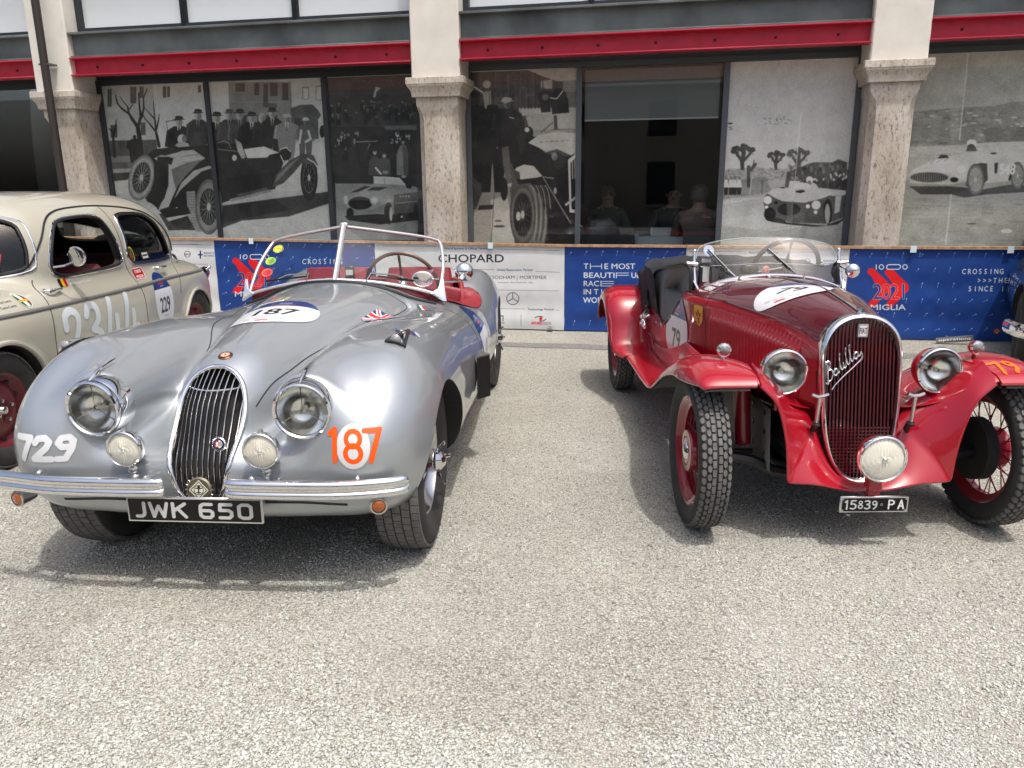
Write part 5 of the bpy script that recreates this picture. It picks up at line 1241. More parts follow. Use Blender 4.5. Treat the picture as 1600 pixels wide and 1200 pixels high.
def rubber_tread(name, parent, Rr, W, kind, nblk):
    """Raised tread blocks round the tyre crown (axis y)."""
    mb = MB()
    def P(a, y, r): return (r * math.sin(a), y, r * math.cos(a))
    def crown(y): return Rr - .010 * (abs(y) / (W / 2)) ** 3
    if kind == 'rib':
        rows = [-.40, -.20, 0, .20, .40]; bw = W * .172
        for ri, yc in enumerate(rows):
            for k in range(nblk):
                a0 = (k + (.5 if ri % 2 else 0)) * 2 * PI / nblk; a1 = a0 + 2 * PI / nblk * .9; y0, y1 = yc * W - bw / 2, yc * W + bw / 2
                sh = .010 * (yc / .4) if abs(yc) > .1 else 0
                q = []
                for r_ in (-.008, .0015):
                    for y, a in ((y0, a0), (y1, a0 + sh), (y1, a1 + sh), (y0, a1)): q.append(P(a, y, crown(y) + r_))
                mb.add(q, [(4, 5, 6, 7), (0, 1, 5, 4), (1, 2, 6, 5), (2, 3, 7, 6), (3, 0, 4, 7)])
    else:                                       # rows of small six-sided blocks and a centre rib
        rows = [-.43, -.255, -.1, .1, .255, .43]; bw = W * .135
        for ri, yc in enumerate(rows):
            for k in range(nblk):
                a = (k + (.5 if ri % 2 else 0)) * 2 * PI / nblk; da = 2 * PI / nblk * .44; q = []
                for r_, s_ in ((-.009, 1.), (.0015, .93)):
                    for u_, v_ in ((-1, -.5), (-1, .5), (0, 1), (1, .5), (1, -.5), (0, -1)) if abs(yc) > .15 else ((-1, -.9), (-1, .9), (0, 1), (1, .9), (1, -.9), (0, -1)):
                        y = yc * W + u_ * bw / 2 * s_; q.append(P(a + v_ * da * s_, y, crown(y) + r_))
                mb.add(q, [(6, 7, 8, 9, 10, 11)] + [(i, (i + 1) % 6, 6 + (i + 1) % 6, 6 + i) for i in range(6)])
    o = mb.build(name, M_tread, parent, smooth=False); tag(o, kind='stuff'); return o
def tyre(parent, Rr, W, rim_r, side=1):
    h = Rr - rim_r
    prof = [(rim_r - .004, -.36 * W), (rim_r + .006, -.42 * W), (rim_r + h * .25, -.52 * W), (rim_r + h * .5, -.56 * W), (rim_r + h * .74, -.53 * W), (Rr - .016, -.455 * W), (Rr - .008, -.35 * W), (Rr - .006, 0), (Rr - .008, .35 * W), (Rr - .016, .455 * W), (rim_r + h * .74, .53 * W), (rim_r + h * .5, .56 * W), (rim_r + h * .25, .52 * W), (rim_r + .006, .42 * W), (rim_r - .004, .36 * W)]
    mb = MB(); mb.lathe(prof, (0, 0, 0), (0, 1, 0), 72)
    o = mb.build('tyre', M_tyre, parent, sharp=50)
    return o
def wire_wheel(car, loc, Rr, W, rim_r, m_rim, m_spoke, m_hub, tread, nblk, nsp=48, side=1, spinner=True, hub_r=.045, hub_out=.06, drum=True, spokes=True, steer=0.):
    """Wheel > tyre, tread, rim, hub, brake_drum, spokes; side=+1 puts the outer face towards +y."""
    w = hub('wheel', car, loc, (0, 0, steer))
    tyre(w, Rr, W, rim_r); rubber_tread('tread', w, Rr, W, tread, nblk)
    mb = MB(); b = W * .36
    mb.lathe([(rim_r + .008, -b - .004), (rim_r + .008, -b + .003), (rim_r - .006, -b + .006), (rim_r - .012, -b * .6), (rim_r - .03, -b * .35), (rim_r - .032, b * .35), (rim_r - .012, b * .6), (rim_r - .006, b - .006), (rim_r + .008, b - .003), (rim_r + .008, b + .004), (rim_r - .010, b), (rim_r - .02, b * .6), (rim_r - .038, b * .35), (rim_r - .038, -b * .35), (rim_r - .02, -b * .6), (rim_r - .010, -b)], (0, 0, 0), (0, 1, 0), 56, closed=True)
    mb.build('rim', m_rim, w, sharp=50)
    yo = side * hub_out; mb = MB()
    mb.lathe([(.001, -side * .05), (hub_r * 1.15, -side * .05), (hub_r * 1.15, -side * .03), (hub_r * .72, -side * .015), (hub_r * .72, yo * .55), (hub_r, yo * .7), (hub_r, yo), (.001, yo)], (0, 0, 0), (0, 1, 0), 28)
    hb = mb.build('wheel_hub', m_hub, w)
    if spinner:
        mb = MB(); y1 = yo + side * .028
        mb.lathe([(hub_r * .9, yo - side * .004), (hub_r * .95, yo + side * .012), (hub_r * .7, y1), (hub_r * .35, y1 + side * .016), (.001, y1 + side * .02)], (0, 0, 0), (0, 1, 0), 24)
        for a in (.4, .4 + 2.09, .4 + 4.19)[:3]:
            d = V(math.sin(a), 0, math.cos(a)); mb.tube([d * hub_r * .5 + V(0, yo + side * .01, 0), d * hub_r * 1.2 + V(0, yo + side * .022, 0), d * (hub_r + .045) + V(0, yo + side * .048, 0)], [.014, .012, .007], 8, ry=[.007, .006, .004])
        mb.build('spinner', m_hub, w)
    if drum:
        mb = MB(); mb.lathe([(.001, -side * .075), (.13, -side * .075), (.13, -side * .028), (.12, -side * .022), (.001, -side * .022)], (0, 0, 0), (0, 1, 0), 32); mb.build('brake_drum', M_under, w)
    if spokes:
        mes = []
        for kind, (hy, ry_) in enumerate(((yo * .62, -.1 * b * side), (-side * .028, .15 * b * side))):
            for sg in (-1, 1):
                a0, a1 = 0., sg * (.62 if kind == 0 else .5); hr = hub_r * (.95 if kind == 0 else 1.12)
                m2 = MB(); m2.tube([(hr * math.sin(a0), hy, hr * math.cos(a0)), ((rim_r - .036) * math.sin(a1 * .52), ry_, (rim_r - .036) * math.cos(a1 * .52))], .0024, 5); mes.append(m2.mesh('spoke', m_spoke))
        for k in range(nsp):
            add_mesh('spoke', mes[k % 4], w, rot=(0, k * 2 * PI / nsp, 0))
    return w
def head_lamp(car, name, c, r, d, bowl_m, rim_m, lens='clear', depth=None, bowl=True, tripod=False, label=None):
    """Lamp facing along d: bowl, rim, reflector, bulb, lens. c is the centre of the rim plane."""
    d = nrm(d); depth = depth or r * 1.1
    o = hub(name, car, tuple(c)); 
    if label: o['label'] = label
    if bowl: mb = MB(); mb.lathe([(r * .98, -.004), (r * .99, -depth * .2), (r * .9, -depth * .5), (r * .62, -depth * .85), (r * .3, -depth), (.001, -depth * 1.03)], (0, 0, 0), d, 36); mb.build('bowl', bowl_m, o)
    mb = MB(); mb.lathe([(r * .90, -.004), (r * .91, .008), (r * .96, .013), (r * 1.02, .010), (r * 1.045, 0), (r * 1.04, -.012), (r * .99, -.016)], (0, 0, 0), d, 44); mb.build('rim', rim_m, o)
    mb = MB(); mb.lathe([(r * .91, -.002), (r * .8, -r * .22), (r * .6, -r * .42), (r * .3, -r * .56), (.004, -r * .6)], (0, 0, 0), d, 36); mb.build('reflector', M_refl, o)
    mb = MB(); mb.lathe([(.001, -r * .12), (r * .10, -r * .14), (r * .13, -r * .25), (r * .09, -r * .5)], (0, 0, 0), d, 14)
    if tripod:
        e = nrm(np.cross(d, UP)); w = np.cross(e, d)
        for a in (PI / 2, PI / 2 + 2.09, PI / 2 + 4.19):
            q = e * math.cos(a) + w * math.sin(a); mb.tube([q * r * .9 - d * .004, q * r * .1 - d * r * .1], r * .022, 6)
    mb.build('bulb', M_dullchrome, o)
    mb = MB()
    if lens == 'fluted':
        e = nrm(np.cross(d, UP)); w = np.cross(e, d); n = 40
        G_ = np.linspace(-1, 1, 61); rows = []
        for i in range(13):
            q = i / 12.; rows.append([e * r * .92 * q * math.cos(a) + w * r * .92 * q * math.sin(a) + d * (.004 + r * .16 * (1 - q * q) + .0022 * math.sin(q * math.cos(a) * 46) * (1 if q > .2 else 0)) for a in np.linspace(0, 2 * PI, 72, endpoint=False)])
        mb.grid(np.array(rows), cv=True)
        m_ = mat('fluted_glass', (.72, .70, .60), .12, spec=.7, coat=.6) ; mb.build('lens', m_, o, fix=True, sharp=None)
        mb = MB(); mb.ball(d * (r * .17), r * .14, 14, 8); mb.build('lens_boss', M_chrome, o)
    else:
        mb.lathe([(r * .92, .002), (r * .75, r * .07), (r * .5, r * .12), (r * .25, r * .145), (.001, r * .152)], (0, 0, 0), d, 36); mb.build('lens', M_lens, o)
    return o
# ------------------------------------------------------------------ silver roadster
def car_root(name, label, x, y, yaw): return thing(name, label, 'car', (x, y, 0), R(yaw) - PI / 2)
JAG = car_root('silver_roadster', 'silver two seat roadster with oval grille, number 187 and black plate', -1.026, 2.885, -4.23)
def paint(name, base, metal, rough, flake=0.):
    m = mat(name, base, rough, metal=metal, coat=1., coat_rough=.02)
    nt = m.node_tree; b = nt.nodes['Principled BSDF']
    if flake:
        tc = nt.nodes.new('ShaderNodeTexCoord'); v = nt.nodes.new('ShaderNodeTexVoronoi'); v.inputs['Scale'].default_value = 900
        lk(nt, tc.outputs['Object'], v.inputs['Vector'])
        mx = nt.nodes.new('ShaderNodeMix'); mx.data_type = 'RGBA'; mx.inputs[0].default_value = flake
        ge = nt.nodes.new('ShaderNodeNewGeometry'); 
        sb = nt.nodes.new('ShaderNodeVectorMath'); sb.operation = 'SUBTRACT'; sb.inputs[1].default_value = (.5, .5, .5)
        sc = nt.nodes.new('ShaderNodeVectorMath'); sc.operation = 'SCALE'; sc.inputs['Scale'].default_value = flake
        ad = nt.nodes.new('ShaderNodeVectorMath'); nm = nt.nodes.new('ShaderNodeVectorMath'); nm.operation = 'NORMALIZE'
        lk(nt, v.outputs['Color'], sb.inputs[0]); lk(nt, sb.outputs[0], sc.inputs[0]); lk(nt, ge.outputs['Normal'], ad.inputs[0]); lk(nt, sc.outputs[0], ad.inputs[1]); lk(nt, ad.outputs[0], nm.inputs[0]); lk(nt, nm.outputs[0], b.inputs['Normal'])
        nt.links.new(ge.outputs['Normal'], b.inputs['Coat Normal'])
    return m
M_silver = paint('silver_paint', (.40, .43, .45), .64, .40, .10)
hood = Tube([.30, .0, -.5, -1.0, -1.35], 0, [.18, .24, .355, .46, .52], [.785, .828, .884, .905, .910], .20, [.50, .50, .52, .54, .55], 2.3, front=(.04, .37), rear=(-1.5, .5))
wing = Tube([.35, .0, -.4, -.9, -1.4, -1.9], [.535, .54, .54, .545, .555, .565], [.245, .25, .243, .222, .195, .165], [.800, .838, .828, .782, .715, .64], [.255, .245, .23, .22, .2, .2], [.50, .50, .49, .47, .45, .42], 2.25, front=(-.02, .485), rear=(-1.9, .4))
nac = Tube([.36, .1, -.25, -.6], [.365, .372, .385, .40], [.115, .115, .10, .08], [.785, .805, .815, .80], [.55, .57, .62, .66], [.668, .69, .72, .74], 2.0, front=(.355, .05), rear=(-.4, .3))
val = Tube([.3, .0, -.4, -.8], 0, [.70, .735, .735, .72], .54, .248, .40, 3.6, front=(.10, .345), rear=(-1.2, .4))
hull = Tube([-.4, -1.0, -1.6, -2.2, -2.8, -3.2], 0, [.66, .715, .735, .72, .60, .48], [.66, .755, .785, .79, .76, .60], [.22, .20, .20, .20, .24, .30], [.45, .46, .46, .46, .46, .44], 3.0, front=(-.7, .6), rear=(-2.75, .6))
rwing = Tube([-1.85, -2.2, -2.5, -2.8, -3.15], [.56, .57, .575, .565, .53], [.16, .185, .195, .185, .15], [.66, .785, .835, .80, .66], [.22, .22, .22, .26, .32], .46, 2.3, front=(-2.25, .5), rear=(-2.75, .5))
def jag_f(X, Y, Z):
    f = smin(hood(X, Y, Z), wing(X, Y, Z), .14); f = smin(f, nac(X, Y, Z), .09)
    f = smin(f, val(X, Y, Z), .10); f = smin(f, hull(X, Y, Z), .12); return smin(f, rwing(X, Y, Z), .10)
Pj, Qj = surface_nets(jag_f, (-3.45, 0, .12), (.56, .84, 1.0), .0135)
skin0 = np_mesh('body', Pj, Qj)
bv0 = BVHTree.FromPolygons([Vector(p) for p in Pj], [tuple(q) for q in Qj])
def front_x(bv, y, z, x0=1.5):
    h = bv.ray_cast(Vector((x0, y, z)), Vector((-1, 0, 0)), 6); return h[0].x if h[0] else 0.
def top_z(bv, x, y): h = bv.ray_cast(Vector((x, y, 3)), Vector((0, 0, -1)), 6); return h[0].z if h[0] else 0.
def side_y(bv, x, z, s=1): h = bv.ray_cast(Vector((x, s * 2, z)), Vector((0, -s, 0)), 4); return h[0].y if h[0] else 0.
def arch_poly(x, zc, rx, rz, n=30): return [(x + rx * math.cos(a), zc + rz * math.sin(a)) for a in np.linspace(0, PI, n)] + [(x - rx, .02), (x + rx, .02)]
def cut_prism(poly_xz, y0, y1):
    mb = MB(); mb.prism([(x, y0, z) for x, z in poly_xz], (0, y1 - y0, 0)); return mb.mesh('cutter', M_under, smooth=False)
GR = [(-.03, .335), (.03, .335), (.068, .37), (.092, .43), (.112, .52), (.120, .60), (.114, .67), (.095, .72), (.062, .754), (.022, .770)]
gr_half = crv(GR[1:], 26); gr_loop = [(y, z) for y, z in gr_half] + [(-y, z) for y, z in gr_half[::-1]]
def grille_cut():
    mb = MB(); P = []
    for off in (-.075, .30): P.append([(front_x(bv0, min(max(y, -.119), .119), z) + off if off < 0 else .8, y, z) for y, z in gr_loop])
    P = np.array(P); mb.grid(P, cv=True); n = P.shape[1]; mb.f += [tuple(range(n)), tuple(range(n, 2 * n))[::-1]]; mb.mi += [0, 0]
    return mb.mesh('cutter', M_under, smooth=False)
ck = crv([(-1.27, 0), (-1.30, .30), (-1.36, .45), (-1.50, .535), (-1.9, .56), (-2.12, .545), (-2.26, .44), (-2.30, .2), (-2.31, 0), (-2.30, -.2), (-2.26, -.44), (-2.12, -.545), (-1.9, -.56), (-1.50, -.535), (-1.36, -.45), (-1.30, -.30)], 60, True)
mb = MB(); mb.prism([(x, y, .40) for x, y in ck], (0, 0, .8)); c_pit = mb.mesh('cutter', M_under, smooth=False)
door = crv([(-1.36, .86), (-1.44, .79), (-1.62, .715), (-1.85, .665), (-2.0, .675), (-2.10, .73), (-2.15, .86)], 26)
mb = MB(); mb.prism([(x, -.80, z) for x, z in door] + [(-2.15, -.80, 1.1), (-1.36, -.80, 1.1)], (0, 1.6, 0)); c_door = mb.mesh('cutter', M_under, smooth=False)
cuts = [grille_cut(), c_pit, c_door]
for s_ in (-1, 1):
    cuts += [cut_prism(arch_poly(-.045, .33, .334, .328), s_ * .42, s_ * 1.0), cut_prism(arch_poly(-2.59, .33, .37, .31), s_ * .42, s_ * 1.0)]
for s_ in (-1, 1):
    mb = MB(); mb.lathe([(.001, -.075), (.093, -.075), (.093, .2), (.001, .2)], (.424, s_ * .358 + .007, .672), nrm(V(1, s_ * .06, -.02)), 40); cuts.append(mb.mesh('cutter', M_under, smooth=False))
bm_ = carve(skin0, cuts)
def jag_in(c, n):
    pit = (c[:, 0] < -1.25) & (c[:, 0] > -2.33) & (np.abs(c[:, 1]) < .64) & (c[:, 2] > .38)
    return np.where(pit, 2, 1)
skin_classes(bm_, jag_f, [M_silver, M_under, M_leather], jag_in, .003)
bm_.name = 'body'; jb = add_mesh('body', bm_, JAG); jb['label'] = 'silver bodywork with flowing wings'
BJ = bvh_of(jb)
fx = lambda y, z: front_x(bv0, y, z)
# grille: surround, slats, badges
mb = MB(); L1 = np.array([(fx(y * .97, z) - .004, y, z) for y, z in gr_loop]); mb.tube(L1, .0095, 10, closed=True)
gr = mb.build('grille_surround', M_chrome, JAG)
for k in range(12):
    y = -.105 + k * .21 / 11
    zz = [z for yy, z in gr_half if yy > abs(y) - .003]; z0, z1 = min(zz) + .004, max(zz) - .004
    pts = [(fx(y, z) - .022, y * (1 - .0 * (z - .5)), z) for z in np.linspace(z0, z1, 14)]
    mb = MB(); mb.tube(pts, .009, 8, ry=.0026, up=(1, 0, 0)); mb.build('slat', M_chrome, gr)
mb = MB(); mb.tube([(fx(y, .705) - .02, y, .705) for y in np.linspace(-.10, .10, 9)], .003, 6); mb.build('cross_bar', M_chrome, gr)
def badge_disc(name, car, c, r, d, m_face, m_ring, teeth=0, label=None, th=.006):
    mb = MB(); d = nrm(d); e = nrm(np.cross(UP, d)); w = np.cross(d, e); c = np.asarray(c)
    mb.lathe([(.001, th), (r * .84, th), (r * .86, th + .002), (r, th * .8), (r, 0), (.001, 0)], c, d, 28)
    for k in range(teeth): a = k * 2 * PI / teeth; q = e * math.cos(a) + w * math.sin(a); mb.tube([c + q * r * .95 + d * th * .4, c + q * r * 1.12 + d * th * .4], r * .055, 5)
    o = mb.build(name, m_ring, car)
    if label: o['label'] = label
    if m_face is not None:
        P = np.array([[c + (e * x + w * z) * r * .82 + d * (th + .0025) for z in (-1, 1)] for x in (-1, 1)])
        m2 = MB(); m2.grid(P, flip=False); me = m2.mesh('emblem', m_face, smooth=False, fix=False); uv = me.uv_layers.new(name='UVMap')
        for l_ in me.loops: uv.data[l_.index].uv = {0: (0, 0), 1: (0, 1), 2: (1, 0), 3: (1, 1)}[l_.vertex_index]
        add_mesh('emblem', me, o)
    return o
def disc_print(name, draw, n=160, rough=.3):
    c = Canvas(n, n, (0, 0, 0, 0), lambda p: p * n / 100.); draw(c); return print_mat(name, c.image(name), rough, alpha=True, coat=.6)
def d1(c):
    c.ell((50, 50), 49, 49, (.10, .10, .28)); c.ell((50, 50), 36, 36, (.85, .84, .82)); c.poly([(50, 14), (50, 86), (36, 84), (22, 72), (14, 50), (22, 28), (36, 16)], (.62, .07, .10))
    c.ell((36, 42), 10, 12, (.9, .88, .86)); c.poly([(24, 70), (30, 54), (44, 54), (48, 72)], (.9, .88, .86))
    for i in range(4):
        for j in range(5):
            if (i + j) % 2: c.poly([(52 + i * 8, 26 + j * 9), (60 + i * 8, 26 + j * 9), (60 + i * 8, 35 + j * 9), (52 + i * 8, 35 + j * 9)], (.08, .08, .1))
def d2(c):
    c.poly([(50, 2), (98, 50), (50, 98), (2, 50)], (.78, .77, .70)); c.poly([(50, 9), (91, 50), (50, 91), (9, 50)], (.06, .06, .06)); c.poly([(50, 14), (86, 50), (50, 86), (14, 50)], (.80, .79, .72))
    c.ell((50, 50), 24, 24, (.06, .06, .06), hole=.86); c.line([(50, 34), (50, 66)], 6, (.05, .05, .05)); c.line([(36, 42), (64, 42)], 5, (.05, .05, .05)); c.ell((50, 36), 7, 7, (.05, .05, .05)); c.line([(40, 62), (60, 62)], 5, (.05, .05, .05))
gx = lambda y, z: fx(y, z) - .012
badge_disc('round_badge', JAG, (gx(.062, .545), .062, .545), .023, (1, 0, .25), disc_print('club_badge_print', d1), M_chrome, 22, 'round red, white and blue enamel badge on the slats')
badge_disc('cog_badge', JAG, (gx(.0, .395) + .01, .0, .398), .044, (1, 0, .2), disc_print('cog_badge_print', d2), mat('old_brass', (.30, .27, .20), .35, metal=1.), 18, 'toothed brass ring badge at the foot of the grille')
M_bronze = mat('bronze', (.20, .10, .06), .35, metal=.9)
def d3(c): c.ell((50, 50), 40, 40, (.72, .52, .42)); c.ell((50, 50), 24, 22, (.9, .72, .62)); c.poly([(38, 42), (62, 42), (56, 62), (50, 66), (44, 62)], (.25, .10, .08))
h = BJ.ray_cast(Vector((.155, 0, 2)), Vector((0, 0, -1))); badge_disc('bonnet_badge', JAG, tuple(h[0] - h[1] * .003), .026, tuple(h[1]), disc_print('bonnet_badge_print', d3), M_bronze, 0, 'small round bronze badge above the grille')
# lamps
for s_ in (-1, 1):
    d = nrm(V(1, s_ * .06, -.02)); c = V(.424, s_ * .358 + .007, .672)
    o = head_lamp(JAG, 'headlight', c, .0935, d, M_silver, M_chrome, bowl=False, tripod=True)
    mb = MB(); mb.lathe([(.103, -.075), (.104, -.05), (.102, -.012), (.099, -.004)], (0, 0, 0), d, 40); mb.build('nacelle_ring', M_chrome, o)
    mb = MB(); mb.lathe([(.001, -.072), (.090, -.072), (.090, -.066), (.001, -.066)], (0, 0, 0), d, 30); mb.build('backing', M_under, o)
    z = .775; mb = MB(); mb.tube([(-.0, 0, .094), (-.03, 0, .108), (-.075, 0, .125), (-.16, 0, .137)], [.006, .007, .005, .002], 8); mb.build('lamp_fin', M_chrome, o)
    d = nrm(V(1, s_ * .03, .0)); c = V(.475, s_ * .232 + .004, .550)
    o = head_lamp(JAG, 'fog_lamp', c, .060, d, M_chrome, M_chrome, 'fluted', depth=.06)
    mb = MB(); mb.tube([(-.025, 0, -.058), (-.03, 0, -.105)], .011, 8); mb.box((-.03, 0, -.112), (.05, .09, .012), b=.003); mb.ball((-.03, 0, -.085), .018, 10, 6); mb.tube([(-.01, .0, .058), (-.01, 0, .07)], .009, 8); mb.build('stalk', M_dullchrome, o)
    # amber indicator under the bumper
    c = V(.405, .600 if s_ > 0 else -.685, .335)
    o = hub('indicator', JAG, tuple(c)); d = nrm(V(1, s_ * .25, 0))
    mb = MB(); mb.lathe([(.022, -.055), (.026, -.03), (.027, .0), (.030, .004), (.030, .010), (.024, .012)], (0, 0, 0), d, 24); mb.build('housing', M_dullchrome, o)
    mb = MB(); mb.lathe([(.024, .008), (.018, .013), (.001, .016)], (0, 0, 0), d, 20); mb.build('lens', M_amber, o)
    # chrome side lamp on top of the wing
    y = .605 if s_ > 0 else -.672; prof = []; 
    for t in np.linspace(0, 1, 12):
        x = .055 - t * .215; w_ = .026 * (1 - t) ** .8 + .002; hgt = .034 * (1 - t * t) + .001
        zb = top_z(bv0, x, y); prof.append([(x, y + w_ * math.cos(a), zb - .004 + hgt * max(0, math.sin(a)) if math.sin(a) > 0 else zb - .004) for a in np.linspace(0, 2 * PI, 16, endpoint=False)])
    mb = MB(); mb.grid(np.array(prof), cv=True); n = mb.n; mb.f += [tuple(range(16)), tuple(range(n - 16, n))[::-1]]; mb.mi += [0, 0]
    sl = mb.build('side_lamp', M_chrome, JAG)
    base = []
    for t in np.linspace(0, 1, 9):
        x = .068 - t * .25; w_ = .036 * (1 - t) ** .9 + .003
        base.append([(x, y - w_, top_z(bv0, x, y - w_) + .003), (x, y, top_z(bv0, x, y) + .005), (x, y + w_, top_z(bv0, x, y + w_) + .003)])
    mb = MB(); mb.sheet(np.array(base), .006); mb.build('gasket', M_black, sl)
    zb = top_z(bv0, .05, y); mb = MB(); mb.lathe([(.019, 0), (.020, .006), (.014, .012), (.001, .016)], (.052, y, zb + .014), (1, 0, .1), 18); mb.build('lens', mat('grey_lens', (.22, .22, .22), .15, coat=1.), sl)
# bumpers: twin ribbed blades wrapping the corners
def bumper(s_):
    path = crv([(.500, .098 if s_ < 0 else .122), (.512, .13 if s_ < 0 else .155), (.515, .30), (.508, .48), (.485, .60), (.468 if s_ < 0 else .458, .675), (.452 if s_ < 0 else .425, .745 if s_ < 0 else .708)] + ([(.43, .80)] if s_ < 0 else []), 40)
    prof = [(-.010, -.031), (.004, -.032), (.013, -.028), (.017, -.019), (.014, -.009), (.005, -.004), (.005, .002), (.014, .007), (.018, .017), (.014, .027), (.004, .033), (-.010, .031)]
    rows = []
    for i, (x, y) in enumerate(path):
        a, b_ = path[max(i - 1, 0)], path[min(i + 1, len(path) - 1)]; t = nrm(V(b_[0] - a[0], b_[1] - a[1], 0)); nn = V(t[1], -t[0], 0)
        k = 1.0; e = min(i, len(path) - 1 - i); k = {0: .45, 1: .8, 2: .94}.get(e, 1.)
        rows.append([(x + nn[0] * p * k, s_ * (y + nn[1] * p * k), .428 + z * k) for p, z in prof])
    mb = MB(); mb.grid(np.array(rows), cv=True); n = len(prof); mb.f += [tuple(range(n)), tuple(range(mb.n - n, mb.n))[::-1]]; mb.mi += [0, 0]
    o = mb.build('bumper', M_chrome, JAG, sharp=45)
    for y in (.20, .55):
        x = float(np.interp(y, path[:, 1], path[:, 0])); m2 = MB(); m2.box((x - .06, s_ * y, .430), (.12, .045, .024), b=.006); m2.ball((x - .03, s_ * y, .452), .013, 10, 6); m2.build('bracket', M_dullchrome, o)
    return o
bumper(1); bumper(-1)
# number plate
c = Canvas(880, 176, (.018, .018, .02)); c.M = lambda p: p
k = .86
c.poly([(0, 0), (880, 0), (880, 176), (0, 176)], (.70, .69, .66), raw=True); c.poly([(9, 9), (871, 9), (871, 167), (9, 167)], (.02, .02, .022), raw=True)
G_ = (.74, .74, .73); X0 = 62; W_ = 24
def stroke(*q): c.line([(a, b) for a, b in q], W_, G_)
stroke((X0 - 2, 138), (X0 + 30, 138), (X0 + 44, 128), (X0 + 48, 112), (X0 + 48, 42))
stroke((150, 42), (172, 138), (205, 62), (238, 138), (260, 42)); 
stroke((300, 42), (300, 138)); stroke((378, 42), (306, 92)); stroke((330, 78), (382, 138))
x = 478; stroke((x + 74, 42), (x + 22, 42), (x + 4, 54), (x, 90), (x + 2, 124), (x + 20, 138), (x + 62, 138), (x + 78, 124), (x + 78, 100), (x + 62, 88), (x + 4, 88))
x = 604; stroke((x + 76, 42), (x + 6, 42), (x + 2, 84), (x + 58, 84), (x + 76, 96), (x + 76, 124), (x + 60, 138), (x, 138))
x = 730; stroke((x + 20, 42), (x + 60, 42), (x + 78, 56), (x + 78, 124), (x + 60, 138), (x + 20, 138), (x, 124), (x, 56), (x + 20, 42))
m_pl = print_mat('plate_print', c.image('plate_print'), .35)
def plate(parent, c, w, h, m_face, m_edge, tilt=0., th=.012, yaw=0.):
    o = hub('number_plate', parent, tuple(c), (0, 0, yaw))
    mb = MB(); mb.box((-th / 2, 0, 0), (th, w, h), b=.004); mb.build('backing', m_edge, o)
    P = np.array([[(.0015, y * (w / 2 - .002), z * (h / 2 - .002)) for z in (-1, 1)] for y in (-1, 1)]); m2 = MB(); m2.grid(P); me = m2.mesh('plate_face', m_face, smooth=False, fix=False); uv = me.uv_layers.new(name='UVMap')
    for l_ in me.loops: uv.data[l_.index].uv = {0: (0, 0), 1: (0, 1), 2: (1, 0), 3: (1, 1)}[l_.vertex_index]
    add_mesh('plate_face', me, o)
    return o
plate(JAG, (.50, .0, .345), .468, .090, m_pl, M_dullchrome)
mb = MB(); mb.box((.455, .03, .36), (.08, .05, .03)); mb.build('plate_bracket', M_black, JAG)
# wheels
M_spk = mat('wheel_chrome', (.55, .55, .54), .2, metal=1.)
for x in (0, -2.59):
    for s_ in (-1, 1):
        vis = s_ > 0
        wire_wheel(JAG, (x - .035, .632 if vis else -.585, .340) if x == 0 else (x, s_ * .648, .340), .340, .165, .212, M_spk, M_spk, M_chrome, 'rib', 62, 44 if vis else 12, s_, True, .05, .085)
# windscreen: two flat panes in a bright frame
M_wframe = mat('screen_frame', (.74, .755, .76), .22, metal=.65)
ws = hub('windscreen', JAG, (0, 0, 0))
CB, CT = V(-1.19, .01, .918), V(-1.415, .012, 1.182)
def wpt(s_, k): return {'b': V(-1.355, s_ * .535, .815), 't': V(-1.685, s_ * .495, 1.088)}[k]
for s_ in (-1, 1):
    b_, t_ = wpt(s_, 'b'), wpt(s_, 't')
    mid = lambda a, b2, k: a * (1 - k) + b2 * k
    tp = crv([CT, mid(CT, t_, .35) + UP * .004, mid(CT, t_, .72) + UP * .006, mid(CT, t_, .93) + UP * .0, mid(t_, b_, .09) + V(0, s_ * .004, 0), mid(t_, b_, .5) + V(0, s_ * .020, 0), b_], 40)
    bt = crv([CB, mid(CB, b_, .4) + UP * .018, mid(CB, b_, .75) + UP * .014, b_], 20)
    mb = MB(); mb.tube(tp, .009, 10, ry=.011); mb.build('frame_rail', M_wframe, ws)
    mb = MB(); mb.tube(bt, .010, 10, ry=.013); mb.build('sill_rail', M_wframe, ws)
    loop = list(tp) + list(bt[::-1][1:-1]); cen = (CB + CT + b_ + t_) / 4
    mb = MB(); mb.add([cen] + loop, [(0, i + 1, (i + 1) % len(loop) + 1) for i in range(len(loop))]); mb.build('pane', M_wind2, ws, smooth=False)
    # flared foot of the pillar
    q = [b_ + V(.03, -s_ * .05, .012), b_ + V(.005, -s_ * .008, .035), b_ + V(-.02, s_ * .004, .085), b_ + V(-.012, s_ * .012, .02), b_ + V(.005, s_ * .022, -.035), b_ + V(.02, s_ * .016, -.03)]
    mb = MB(); mb.prism([p + V(0, s_ * .004, 0) for p in q], (0, s_ * .014, 0)); mb.build('pillar_foot', M_wframe, ws)
    # wiper
    p0 = mid(CB, b_, .30) + V(.03, 0, .005); p1 = mid(CB, b_, .32) + V(-.045, 0, .055); p2 = mid(CB, b_, .80) + V(-.05, 0, .040)
    mb = MB(); mb.lathe([(.012, 0), (.012, .03), (.001, .034)], p0 - UP * .02, (0, 0, 1), 12); mb.tube([p0 + UP * .008, p1], .004, 6); mb.tube([p1, mid(p1, p2, .5) + UP * .02, p2], .004, 6); wp = mb.build('wiper', M_dullchrome, ws)
    mb = MB(); mb.box(tuple(mid(p1, p2, .5) + UP * .0), (.008, np.linalg.norm(p2 - p1) * .82, .010), rotm((0, 0, 1), -s_ * .30) @ rotm((1, 0, 0), -s_ * .08)); mb.build('wiper_blade', M_black, wp)
